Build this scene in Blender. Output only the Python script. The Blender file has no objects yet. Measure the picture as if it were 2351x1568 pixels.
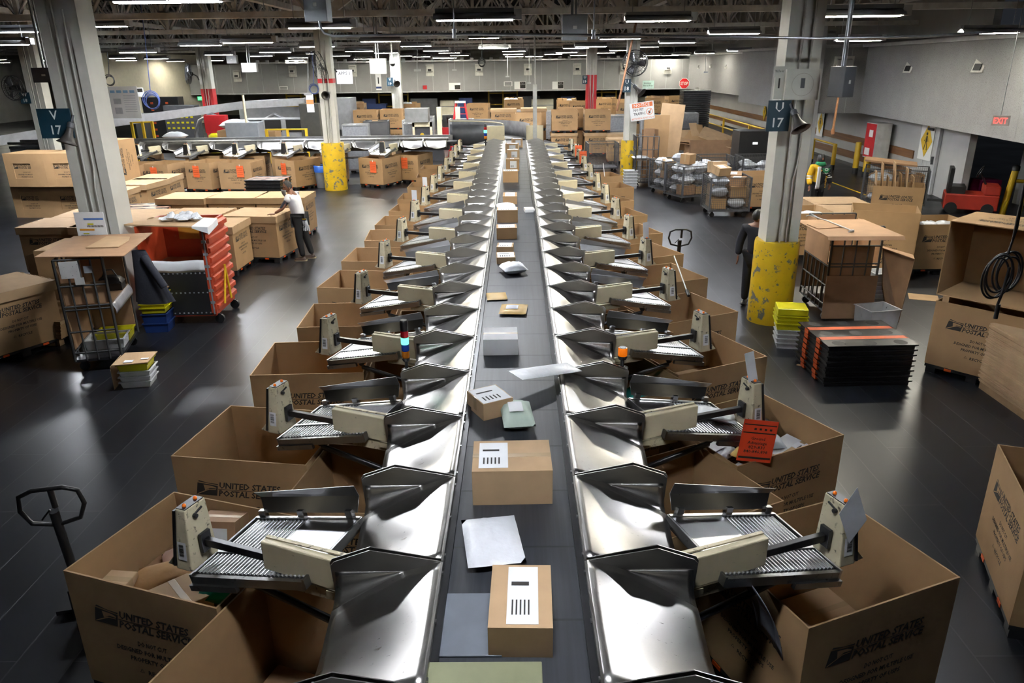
import bpy, math, random
from mathutils import Matrix, Vector
random.seed(11)
SC = bpy.context.scene
COL = SC.collection
PI = math.pi
V = Vector
# ------------------------------------------------------------------ camera
FPX, CX, CY, EYE = 1710.0, 1175.5, 784.0, 4.15
_d = V((1184 - CX, -(149 - CY), -FPX))
_y = _d.normalized()
_p2 = V((2184 - CX, -(149 - 12.5 - CY), -FPX))
_z = _p2.cross(_d).normalized()
if _z.y < 0: _z = -_z
_x = _y.cross(_z)
RM = Matrix((_x, _y, _z))            # camera axes -> world axes
cam_d = bpy.data.cameras.new('camera')
cam_d.sensor_fit = 'HORIZONTAL'; cam_d.sensor_width = 36.0
cam_d.lens = 36.0 * FPX / 2351.0
cam_d.clip_end = 300
cam = bpy.data.objects.new('camera', cam_d)
COL.objects.link(cam)
cam.matrix_world = Matrix.Translation((0, 0, EYE)) @ RM.to_4x4()
SC.camera = cam

def ray(px, py): return RM @ V((px - CX, -(py - CY), -FPX))
def at(px, py, z=0.0):
    """the place on the level plane z that stands at this spot of the photograph"""
    r = ray(px, py); t = (z - EYE) / r.z
    return V((r.x * t, r.y * t, z))
def atY(px, py, Y):
    r = ray(px, py); t = Y / r.y
    return V((r.x * t, Y, EYE + r.z * t))
def Rz(a): return Matrix.Rotation(a, 4, 'Z')
def Rx(a): return Matrix.Rotation(a, 4, 'X')
def Ry(a): return Matrix.Rotation(a, 4, 'Y')
def Tr(*p): return Matrix.Translation(V(p[0]) if len(p) == 1 else V(p))
ORD = ('first second third fourth fifth sixth seventh eighth ninth tenth eleventh twelfth thirteenth fourteenth fifteenth sixteenth '
       'seventeenth eighteenth nineteenth twentieth twenty-first twenty-second twenty-third twenty-fourth twenty-fifth twenty-sixth '
       'twenty-seventh twenty-eighth twenty-ninth thirtieth').split()
# ------------------------------------------------------------------ materials
_M = {}
def mat(name, col, rough=0.6, metal=0.0, var=0.12, vscale=5.0, bump=0.0, bscale=60.0, speck=None, emit=None, stretch=None,
        spec=0.5, speck2=None, trans=0.0, rvar=0.0):
    if name in _M: return _M[name]
    m = bpy.data.materials.new(name); m.use_nodes = True
    nt = m.node_tree; N = nt.nodes; L = nt.links
    b = N['Principled BSDF']
    b.inputs['Roughness'].default_value = rough; b.inputs['Metallic'].default_value = metal
    b.inputs['Specular IOR Level'].default_value = spec
    c = (*col, 1.0)
    b.inputs['Base Color'].default_value = c
    if trans: b.inputs['Transmission Weight'].default_value = trans
    tc = N.new('ShaderNodeTexCoord'); mp = N.new('ShaderNodeMapping')
    L.new(tc.outputs['Object'], mp.inputs['Vector'])
    if stretch: mp.inputs['Scale'].default_value = stretch
    out = None
    if var > 0:
        n = N.new('ShaderNodeTexNoise'); n.inputs['Scale'].default_value = vscale; n.inputs['Detail'].default_value = 5
        L.new(mp.outputs['Vector'], n.inputs['Vector'])
        r = N.new('ShaderNodeMapRange'); r.inputs['From Min'].default_value = 0.3; r.inputs['From Max'].default_value = 0.7
        r.inputs['To Min'].default_value = 1 - var; r.inputs['To Max'].default_value = 1 + var
        L.new(n.outputs['Fac'], r.inputs['Value'])
        mx = N.new('ShaderNodeMix'); mx.data_type = 'RGBA'; mx.blend_type = 'MULTIPLY'; mx.inputs[0].default_value = 1
        mx.inputs[6].default_value = c
        L.new(r.outputs[0], mx.inputs[7]); out = mx.outputs[2]
        if rvar:
            r2 = N.new('ShaderNodeMapRange'); r2.inputs['To Min'].default_value = max(0.02, rough - rvar); r2.inputs['To Max'].default_value = min(1, rough + rvar)
            r2.inputs['From Min'].default_value = 0.3; r2.inputs['From Max'].default_value = 0.7
            L.new(n.outputs['Fac'], r2.inputs['Value']); L.new(r2.outputs[0], b.inputs['Roughness'])
    for sp in (speck, speck2):
        if not sp: continue
        scol, lo, hi, sscale = sp[:4]
        n = N.new('ShaderNodeTexNoise'); n.inputs['Scale'].default_value = sscale; n.inputs['Detail'].default_value = 8; n.inputs['Roughness'].default_value = 0.65
        if len(sp) > 4:
            m2 = N.new('ShaderNodeMapping'); m2.inputs['Scale'].default_value = sp[4]; L.new(tc.outputs['Object'], m2.inputs['Vector']); L.new(m2.outputs['Vector'], n.inputs['Vector'])
        else: L.new(tc.outputs['Object'], n.inputs['Vector'])
        r = N.new('ShaderNodeMapRange'); r.inputs['From Min'].default_value = lo; r.inputs['From Max'].default_value = hi
        L.new(n.outputs['Fac'], r.inputs['Value'])
        mx = N.new('ShaderNodeMix'); mx.data_type = 'RGBA'
        L.new(r.outputs[0], mx.inputs[0])
        if out: L.new(out, mx.inputs[6])
        else: mx.inputs[6].default_value = c
        mx.inputs[7].default_value = (*scol, 1); out = mx.outputs[2]
        if metal > 0.5:
            mm = N.new('ShaderNodeMapRange'); mm.inputs['To Min'].default_value = metal; mm.inputs['To Max'].default_value = 0.1
            L.new(r.outputs[0], mm.inputs['Value']); L.new(mm.outputs[0], b.inputs['Metallic'])
    if out: L.new(out, b.inputs['Base Color'])
    if bump:
        n = N.new('ShaderNodeTexNoise'); n.inputs['Scale'].default_value = bscale; n.inputs['Detail'].default_value = 3
        L.new(mp.outputs['Vector'], n.inputs['Vector'])
        bp = N.new('ShaderNodeBump'); bp.inputs['Strength'].default_value = bump; bp.inputs['Distance'].default_value = 0.02
        L.new(n.outputs['Fac'], bp.inputs['Height']); L.new(bp.outputs['Normal'], b.inputs['Normal'])
    if emit:
        b.inputs['Emission Color'].default_value = (*emit[0], 1); b.inputs['Emission Strength'].default_value = emit[1]
    _M[name] = m
    return m

CARD = mat('cardboard', (.37, .225, .105), .8, var=.08, vscale=3, bump=.05, bscale=30)
CARD2 = mat('cardboard_pale', (.45, .30, .165), .8, var=.08, vscale=4)
CARD3 = mat('cardboard_ruddy', (.33, .19, .10), .75, var=.12, vscale=4)
INK = mat('print_ink', (.018, .015, .012), .7, var=0)
TAPE = mat('packing_tape', (.42, .30, .17), .25, var=.05)
WHITE = mat('white_paper', (.75, .76, .78), .6, var=.05)
POLYW = mat('white_poly', (.72, .74, .78), .35, var=.06, bump=.25, bscale=18)
POLYG = mat('grey_poly', (.36, .38, .42), .35, var=.1, bump=.25, bscale=18)
POLYB = mat('black_poly', (.012, .012, .014), .22, var=.1, bump=.3, bscale=18)
POLYY = mat('yellow_mailer', (.62, .38, .06), .5, var=.08, bump=.1, bscale=20)
KRAFT = mat('kraft_mailer', (.36, .20, .08), .6, var=.1, bump=.15, bscale=16)
GREENP = mat('green_poly', (.0, .16, .10), .4, var=.1, bump=.3, bscale=14)
TEAL = mat('teal_card', (.03, .42, .36), .5, var=.04)
STEEL = mat('brushed_steel', (.50, .49, .47), .33, 1.0, var=.10, vscale=3, rvar=.045, speck=((.16, .13, .09), .655, .72, 7), speck2=((.07, .06, .05), .655, .70, 24, (1, 4, 1)))
STEELC = mat('clean_steel', (.62, .62, .63), .28, 1.0, var=.05, speck=((.06, .05, .04), .70, .74, 16))
STEELD = mat('dull_steel', (.30, .30, .30), .4, 1.0, var=.15, speck=((.05, .04, .03), .6, .7, 20))
ROLL = mat('zinc_roller', (.86, .86, .88), .30, .85, var=.03)
CREAM = mat('cream_paint', (.66, .58, .39), .45, var=.07, vscale=4, speck=((.10, .08, .05), .66, .72, 18, (1, 1, 3)), speck2=((.25, .20, .12), .62, .75, 5))
CREAMD = mat('worn_cream_paint', (.60, .53, .36), .5, var=.1, vscale=8, speck=((.08, .06, .04), .58, .66, 22))
BLACK = mat('black_plastic', (.012, .012, .013), .4, var=.2)
BLACKM = mat('black_metal', (.02, .02, .022), .35, .3, var=.2)
DKGREY = mat('dark_grey_paint', (.06, .063, .07), .45, var=.15)
GREY = mat('grey_paint', (.22, .235, .255), .45, var=.1)
LGREY = mat('light_grey_paint', (.44, .45, .46), .5, var=.1)
BELT = mat('belt_rubber', (.026, .029, .035), .45, var=.25, vscale=3, stretch=(14, .35, 1), bump=.05, bscale=80)
ORANGE = mat('orange_lens', (.75, .16, .01), .3, var=0, emit=((1, .2, .01), .15))
TAGOR = mat('orange_card', (.80, .13, .03), .6, var=.05)
TAGRED = mat('red_card', (.78, .06, .015), .6, var=.05)
COLW = mat('column_paint', (.55, .54, .48), .5, var=.06, vscale=2, speck=((.10, .09, .07), .70, .74, 6, (1, 1, .4)))
YPAINT = mat('chipped_yellow_paint', (.68, .44, .01), .4, var=.08, speck=((.16, .16, .15), .57, .60, 6), speck2=((.03, .03, .03), .66, .69, 16))
YELLOW = mat('yellow_paint', (.68, .43, .015), .45, var=.08)
YPLAS = mat('yellow_plastic', (.62, .56, .01), .35, var=.08)
RED = mat('red_paint', (.50, .015, .02), .45, var=.1)
REDPL = mat('orange_plastic', (.42, .048, .014), .45, var=.12, speck=((.25, .2, .15), .66, .72, 14))
BLUE = mat('blue_plastic', (.012, .035, .15), .4, var=.1)
NAVY = mat('navy_sign', (.006, .032, .052), .5, var=.05)
NAVYC = mat('navy_cloth', (.006, .007, .014), .85, var=.2, bump=.2, bscale=25)
SIGNW = mat('sign_white', (.78, .78, .76), .5, var=.02)
WALLG = mat('acoustic_panel', (.31, .31, .31), .85, var=.05, vscale=2, speck=((.21, .21, .21), .52, .60, 45), bump=.1, bscale=70)
WALLW = mat('wall_paint', (.42, .42, .41), .7, var=.06, vscale=1.2, speck=((.2, .19, .17), .68, .76, 3))
WALLY = mat('wall_cream', (.60, .56, .44), .7, var=.05)
WOOD = mat('wood_bumper', (.17, .075, .025), .5, var=.25, vscale=3, stretch=(1, .2, 4))
PALLETW = mat('pallet_wood', (.32, .20, .10), .8, var=.2)
WIRE = mat('cage_wire', (.11, .11, .11), .45, .6, var=.2)
ALU = mat('aluminium', (.50, .51, .53), .38, .8, var=.1)
ALUP = mat('grey_mesh_panel', (.34, .35, .37), .6, .2, var=.15, vscale=12)
CONDUIT = mat('conduit_zinc', (.42, .43, .45), .35, .8, var=.1)
CEIL = mat('ceiling_dark', (.035, .035, .037), .9, var=.3, vscale=.6)
TRUSS = mat('truss_paint', (.75, .75, .73), .7, var=.15)
TUBE = mat('fluorescent_tube', (.9, .9, .95), .4, var=0, emit=((.90, .94, 1.0), 120.0))
TUBEW = mat('warm_fluorescent_tube', (.9, .9, .85), .4, var=0, emit=((1.0, .95, .80), 105.0))
for _t in (TUBE, TUBEW): _t.cycles.emission_sampling = 'NONE'
REFL = mat('fixture_enamel', (.55, .56, .58), .4, var=.05)
FIXD = mat('fixture_housing', (.10, .10, .105), .5, var=.1)
CABLE = mat('black_cable', (.012, .012, .013), .45, var=.1)
CABLEB = mat('blue_cable', (.04, .07, .24), .45, var=.1)
SKIN = mat('brown_skin', (.20, .085, .045), .5, var=.08)
SHIRT = mat('white_shirt', (.74, .74, .76), .85, var=.04, bump=.15, bscale=9)
TROUS = mat('black_trousers', (.006, .006, .007), .85, var=.2, bump=.2, bscale=10)
SHOE = mat('brown_shoe', (.04, .022, .016), .5, var=.1)
SOLE = mat('tan_sole', (.50, .42, .26), .6, var=.1)
HAIR = mat('greying_hair', (.035, .033, .032), .8, var=.5, vscale=40)
BEARD = mat('grey_beard', (.22, .21, .20), .85, var=.35, vscale=40)
GREENC = mat('green_cloth', (.01, .17, .07), .8, var=.1)
YCLOTH = mat('yellow_cloth', (.68, .40, .01), .8, var=.08, bump=.15, bscale=12)
# ------------------------------------------------------------------ mesh builder
_TXT = {}
def text_geo(s, shear=0.0, bold=0.0, spacing=1.0):
    k = (s, shear, bold, spacing)
    if k not in _TXT:
        cu = bpy.data.curves.new('t', 'FONT'); cu.body = s; cu.size = 1.0; cu.resolution_u = 1
        cu.shear = shear; cu.offset = bold; cu.space_character = spacing; cu.align_x = 'CENTER'
        o = bpy.data.objects.new('t', cu); COL.objects.link(o)
        dg = bpy.context.evaluated_depsgraph_get()
        me = bpy.data.meshes.new_from_object(o.evaluated_get(dg))
        _TXT[k] = ([tuple(v.co) for v in me.vertices], [tuple(p.vertices) for p in me.polygons])
        bpy.data.objects.remove(o); bpy.data.curves.remove(cu); bpy.data.meshes.remove(me)
    return _TXT[k]

class MB:
    def __init__(s): s.v = []; s.f = []; s.m = []; s.s = []
    def add(s, vs, fs, mi=0, M=None, smooth=False):
        n = len(s.v)
        if M is not None: vs = [M @ V(p) for p in vs]
        s.v.extend(tuple(p) for p in vs)
        for f in fs: s.f.append(tuple(i + n for i in f)); s.m.append(mi); s.s.append(smooth)
        return s
    def box(s, x0, y0, z0, x1, y1, z1, mi=0, M=None):
        vs = [(x0, y0, z0), (x1, y0, z0), (x1, y1, z0), (x0, y1, z0), (x0, y0, z1), (x1, y0, z1), (x1, y1, z1), (x0, y1, z1)]
        return s.add(vs, [(3, 2, 1, 0), (4, 5, 6, 7), (0, 1, 5, 4), (1, 2, 6, 5), (2, 3, 7, 6), (3, 0, 4, 7)], mi, M)
    def cb(s, c, d, mi=0, M=None):
        return s.box(c[0] - d[0] / 2, c[1] - d[1] / 2, c[2] - d[2] / 2, c[0] + d[0] / 2, c[1] + d[1] / 2, c[2] + d[2] / 2, mi, M)
    def hexa(s, b, t, mi=0, M=None):
        """b: four bottom corners in order, t: four top corners"""
        return s.add(list(b) + list(t), [(3, 2, 1, 0), (4, 5, 6, 7), (0, 1, 5, 4), (1, 2, 6, 5), (2, 3, 7, 6), (3, 0, 4, 7)], mi, M)
    def poly(s, pts, mi=0, M=None): return s.add(pts, [tuple(range(len(pts)))], mi, M)
    def plate(s, pts, off, mi=0, M=None):
        n = len(pts); off = V(off); a = [V(p) for p in pts]; b = [p + off for p in a]
        fs = [tuple(range(n)), tuple(range(2 * n - 1, n - 1, -1))] + [(i, (i + 1) % n, n + (i + 1) % n, n + i) for i in range(n)]
        return s.add(a + b, fs, mi, M)
    def cyl(s, p0, p1, r0, r1=None, n=12, mi=0, M=None, cap=True, smooth=True):
        p0 = V(p0); p1 = V(p1); r1 = r0 if r1 is None else r1
        d = (p1 - p0); q = d.to_track_quat('Z', 'Y').to_matrix() if d.length > 1e-9 else Matrix.Identity(3)
        vs = []
        for p, r in ((p0, r0), (p1, r1)):
            for i in range(n):
                a = 2 * PI * i / n; vs.append(p + q @ V((r * math.cos(a), r * math.sin(a), 0)))
        s.add(vs, [(i, (i + 1) % n, n + (i + 1) % n, n + i) for i in range(n)], mi, M, smooth)
        if cap: s.add(vs, [tuple(range(n - 1, -1, -1)), tuple(range(n, 2 * n))], mi, M)
        return s
    def tube(s, pts, r, n=6, mi=0, M=None, closed=False, smooth=True):
        P = [V(p) for p in pts]; k = len(P); vs = []; up = V((0, 0, 1))
        T0 = (P[1] - P[0]).normalized()
        nx = T0.cross(up) if abs(T0.z) < .95 else T0.cross(V((1, 0, 0)))
        nx.normalize()
        for i in range(k):
            a = P[i - 1] if (i > 0 or closed) else P[i]; b = P[(i + 1) % k] if (i < k - 1 or closed) else P[i]
            t = (b - a).normalized(); nx = (nx - t * nx.dot(t)).normalized(); ny = t.cross(nx)
            for j in range(n):
                an = 2 * PI * j / n; vs.append(P[i] + (nx * math.cos(an) + ny * math.sin(an)) * r)
        fs = []
        for i in range(k if closed else k - 1):
            for j in range(n):
                a0 = i * n; b0 = ((i + 1) % k) * n
                fs.append((a0 + j, a0 + (j + 1) % n, b0 + (j + 1) % n, b0 + j))
        s.add(vs, fs, mi, M, smooth)
        if not closed: s.add(vs, [tuple(range(n - 1, -1, -1)), tuple(range((k - 1) * n, k * n))], mi, M)
        return s
    def lathe(s, prof, n=20, mi=0, M=None, smooth=True, cap=True):
        vs = []
        for r, z in prof:
            for i in range(n): a = 2 * PI * i / n; vs.append((r * math.cos(a), r * math.sin(a), z))
        k = len(prof)
        s.add(vs, [(i * n + j, i * n + (j + 1) % n, (i + 1) * n + (j + 1) % n, (i + 1) * n + j) for i in range(k - 1) for j in range(n)], mi, M, smooth)
        if cap: s.add(vs, [tuple(range(n - 1, -1, -1)), tuple(range((k - 1) * n, k * n))], mi, M)
        return s
    def grid(s, fn, nu, nv, mi=0, M=None, smooth=True):
        vs = [fn(i / nu, j / nv) for i in range(nu + 1) for j in range(nv + 1)]
        return s.add(vs, [(i * (nv + 1) + j, (i + 1) * (nv + 1) + j, (i + 1) * (nv + 1) + j + 1, i * (nv + 1) + j + 1) for i in range(nu) for j in range(nv)], mi, M, smooth)
    def pillow(s, w, d, h, mi=0, M=None, n=10, jit=.15, seed=0):
        rnd = random.Random(seed)
        jx = [[rnd.uniform(-jit, jit) for _ in range(n + 1)] for _ in range(n + 1)]
        def prof(a): return max(0.0, 1 - abs(2 * a - 1) ** 2.6)
        for sg in (1, -1):
            def fn(a, b, sg=sg):
                t = (prof(a) * prof(b)) ** .55
                q = jx[int(round(a * n))][int(round(b * n))]
                rag = 1 + .03 * q
                return ((a - .5) * w * rag, (b - .5) * d * rag, h / 2 + sg * h / 2 * t * (1 + (q if sg > 0 else 0)))
            s.grid(fn, n, n, mi, M)
        return s
    def text(s, t, cap, M, mi=1, shear=0.0, bold=0.0, spacing=1.0, width=None, align='C'):
        """flat lettering in the XY plane of M, cap height cap, centred (or from the left end)"""
        vs, fs = text_geo(t, shear, bold, spacing)
        if not vs: return s
        x0 = min(v[0] for v in vs); x1 = max(v[0] for v in vs)
        k = cap / .70; kx = k if width is None else width / (x1 - x0)
        ox = -(x0 + x1) / 2 if align == 'C' else -x0
        return s.add([((v[0] + ox) * kx, v[1] * k, 0) for v in vs], fs, mi, M)
    def build(s, name, mats, parent=None, M=None, bevel=0.0, solid=0.0, edge=False):
        me = bpy.data.meshes.new(name)
        me.from_pydata(s.v, [], s.f)
        if not isinstance(mats, (list, tuple)): mats = [mats]
        for m in mats: me.materials.append(m)
        me.polygons.foreach_set('material_index', s.m); me.polygons.foreach_set('use_smooth', s.s)
        me.update()
        o = bpy.data.objects.new(name, me); COL.objects.link(o)
        if parent is not None: o.parent = parent
        if M is not None: o.matrix_local = M
        if solid:
            q = o.modifiers.new('solid', 'SOLIDIFY'); q.thickness = solid; q.offset = -1
        if bevel:
            q = o.modifiers.new('bevel', 'BEVEL'); q.width = bevel; q.segments = 2; q.limit_method = 'ANGLE'; q.angle_limit = .6
        return o

def tag(o, label, cat, group=None):
    o['label'] = label; o['category'] = cat
    if group: o['group'] = group
    return o
def thing(name, label, cat, M=None, group=None):
    o = bpy.data.objects.new(name, None); COL.objects.link(o); o.empty_display_size = .1
    if M is not None: o.matrix_world = M
    return tag(o, label, cat, group)
def struct(o): o['kind'] = 'structure'; return o
_KIDS = {}
def dup(root, M, label=None, group=None, skip=()):
    """copy a thing with copies of its parts and their sub-parts"""
    r = root.copy(); COL.objects.link(r); r.matrix_world = M
    if label: r['label'] = label
    if group: r['group'] = group
    if root not in _KIDS: _KIDS[root] = [(c, [(g, None) for g in c.children]) for c in root.children]
    for c, gs in _KIDS[root]:
        if c.name.split('.')[0] in skip: continue
        k = c.copy(); COL.objects.link(k); k.parent = r; k.matrix_parent_inverse = c.matrix_parent_inverse
        for g, _ in gs:
            q = g.copy(); COL.objects.link(q); q.parent = k
    return r
# ================================================================== the sorter
ZB = 1.62; XL = -.432; XR = .36; Y0 = at(1012.3, 1289.5, ZB).y; PCH = .892
NCH = 28
def fz(u): return ZB - (.28 * u + .17 * u * u)
def make_chute(sd, label):
    """folded steel chute; root on the floor under the corner nearest the belt; sd -1 pours to the left"""
    t = thing('sorting_chute', label, 'chute')
    UC, UD, VD, UM = .197, .563, -.13, .585
    def vd(u): return 0 if u < UC else VD * (u - UC) / (UD - UC)
    mb = MB()
    def bas(a, b):
        u = a * UM; v0 = vd(u); v1 = -PCH + .03; v = v0 + (v1 - v0) * b
        sag = -.045 * math.sin(PI * b) * a + .012 * math.sin(2.2 * PI * b + 1) * a
        return (sd * u, v, fz(u) + sag)
    mb.grid(bas, 14, 12)
    zc = fz(UC)
    def fil(a, b):
        u = UC + (UM - UC) * a; g = b * PI / 2
        return (sd * u, vd(u) * (1 - math.cos(g)), zc + (fz(u) - zc) * math.sin(g))
    mb.grid(fil, 10, 7)
    mb.box(0, -PCH + .004, ZB - .05, -sd * .012, -.004, ZB + .004) if sd < 0 else mb.box(-.012, -PCH + .004, ZB - .05, 0, -.004, ZB + .004)
    mb.build('basin', STEEL, t, solid=.005)
    f = MB()
    pts = [(0, 0, ZB), (sd * .385, 0, ZB + .075), (sd * .585, 0, ZB + .002), (sd * .605, 0, ZB - .02), (sd * .605, 0, zc), (sd * UC, 0, zc)]
    f.plate(pts, (0, .006, 0), 0)
    f.build('fin', STEEL, t)
    w = MB(); q = -PCH + .022
    pts = [(0, q, ZB), (sd * .385, q, ZB + .082), (sd * .60, q, ZB + .006), (sd * .615, q, ZB - .02), (sd * .60, q, fz(.6) - .02)] + [(sd * u, q, fz(u) - .01) for u in (.5, .4, .3, .2, .1)]
    w.plate(pts, (0, .006, 0), 0)
    w.build('side_wall', STEEL, t)
    b = MB()
    for v in (-.08, -.45, -.82):
        b.cb((sd * -.014, v, ZB - .012), (.012, .02, .012))
    b.build('rim_bolts', STEELC, t)
    return t
chL = make_chute(-1, 'x'); chR = make_chute(1, 'x')
usedL = usedR = False
for k in range(NCH + 1):
    n = k - 1
    Y = Y0 + n * PCH
    for sd, src in ((-1, chL), (1, chR)):
        lab = 'folded steel chute on the %s of the belt, %s along from the near end' % ('left' if sd < 0 else 'right', ORD[k])
        M = Tr(XL if sd < 0 else XR, Y, 0)
        if k == 0:
            src.matrix_world = M; src['label'] = lab; src['group'] = 'steel chutes along the main belt'
        else: dup(src, M, lab, 'steel chutes along the main belt')
# the belt itself
t = thing('belt_sorter', 'long grey sorting belt running down the middle between the chutes', 'conveyor belt', Tr(0, 0, 0))
YE = Y0 + (NCH - .2) * PCH
b = MB()
y = 1.2; k = 0
while y < YE:
    b.box(XL + .05, y, ZB - .09, XR - .05, y + .585, ZB - .06, 0)
    b.box(XL + .05, y + .585, ZB - .095, XR - .05, y + .60, ZB - .0605, 1)
    y += .60; k += 1
b.build('belt', [BELT, mat('belt_seam', (.016, .018, .02), .5)], t)
for s_, x in ((-1, XL + .03), (1, XR - .03)):
    r = MB(); r.box(x - .02, 1.2, ZB - .2, x + .02, YE, ZB - .035); r.build('side_rail', BLACKM, t)
f = MB()
f.box(XL + .02, 1.2, ZB - .3, XR - .02, YE, ZB - .12)
f.build('bed', DKGREY, t)
for i in range(8):
    yy = 2.0 + i * 3.5
    l = MB()
    for x in (XL + .1, XR - .1): l.box(x - .05, yy, 0, x + .05, yy + .08, ZB - .2)
    l.box(XL + .1, yy, .3, XR - .1, yy + .06, .36)
    l.build('trestle', DKGREY, t)
# roller tables -----------------------------------------------------
def tbl_frame(sd):
    e = V((sd * .936, .35, 0)).normalized()
    IF = V((sd * .60, .694, 1.43)); e = (e * .84 + V((0, 0, -.185))).normalized()
    a = V((-sd * -.22, -.975, 0)); a = V((sd * .22, -.975, 0)).normalized()
    nz = e.cross(a).normalized()
    if nz.z < 0: nz = -nz
    a = (a - e * a.dot(e)).normalized()
    return Matrix((( e.x, a.x, nz.x, IF.x), (e.y, a.y, nz.y, IF.y), (e.z, a.z, nz.z, IF.z), (0, 0, 0, 1)))
TL, TW = .86, .59
_rm = None
def make_table(sd, label, single=True):
    global _rm
    t = thing('roller_table', label, 'roller table')
    M = tbl_frame(sd)
    fr = MB()
    fr.box(0, -.025, -.05, TL, 0, .008, 0, M); fr.box(0, TW, -.07, TL, TW + .03, -.01, 1, M)
    fr.box(0, .355, -.03, TL, .385, .006, 0, M)
    fr.box(TL - .004, -.025, -.06, TL + .012, TW + .03, .004, 0, M); fr.box(-.012, -.025, -.06, .004, TW + .03, .004, 1, M)
    fr.box(0, 0, -.06, TL, TW, -.045, 1, M)
    fr.box(TL - .35, TW + .02, -.10, TL + .02, TW + .05, -.06, 1, M)
    fr.build('frame', [STEELC, STEELD], t)
    if single:
        if _rm is None:
            r = MB(); r.cyl((0, 0, 0), (0, .335, 0), .0115, n=10); o = r.build('r', ROLL); r1 = o.data; bpy.data.objects.remove(o)
            r = MB(); r.cyl((0, 0, 0), (0, .185, 0), .0115, n=10); o = r.build('r', ROLL); r2 = o.data; bpy.data.objects.remove(o)
            _rm = (r1, r2)
        xs = [(.42 + .031 * i, .01, 0) for i in range(14)] + [(.03 + .031 * i, .395, 1) for i in range(27)]
        for x, y, q in xs:
            o = bpy.data.objects.new('roller', _rm[q]); COL.objects.link(o); o.parent = t
            o.matrix_local = M @ Tr(x, y, -.012)
    else:
        r = MB()
        for i in range(14): r.cyl((.42 + .031 * i, .01, -.012), (.42 + .031 * i, .345, -.012), .0115, n=6, M=M)
        for i in range(27): r.cyl((.03 + .031 * i, .395, -.012), (.03 + .031 * i, .58, -.012), .0115, n=6, M=M)
        o = r.build('roller_bed', ROLL, t)
    s = MB(); s.box(.01, .0, -.012, .405, .352, .002, 0, M); s.build('slide_plate', STEELC, t)
    g = MB()
    g.plate([(.02, -.03, .03), (TL * .92, -.03, .03), (TL * .95, -.07, .13), (.0, -.07, .13)], (0, -.004, .002), 0, M)
    g.plate([(.0, -.07, .13), (TL * .95, -.07, .13), (TL * .98, -.05, .175), (.0, -.05, .215)], (0, -.004, .0), 0, M)
    gp_ = g.build('guard_panel', STEELC, t)
    h = MB()
    for x in (.06, .45, TL - .08): h.box(x, -.05, -.01, x + .05, -.015, .05, 0, M)
    h.build('guard_bracket', STEELC, gp_)
    k = MB()
    p = M @ V((.55, TW * .75, -.06)); q = V((sd * .35, .05, 1.0))
    k.tube([p, p + V((0, 0, -.12)), q], .025, 6); k.tube([M @ V((.4, .1, -.06)), V((sd * .3, .5, 1.05))], .025, 6)
    k.cyl(p + V((0, -.05, -.06)), p + V((0, .05, -.06)), .03, n=10)
    k.build('support_arm', BLACKM, t)
    return t
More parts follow.
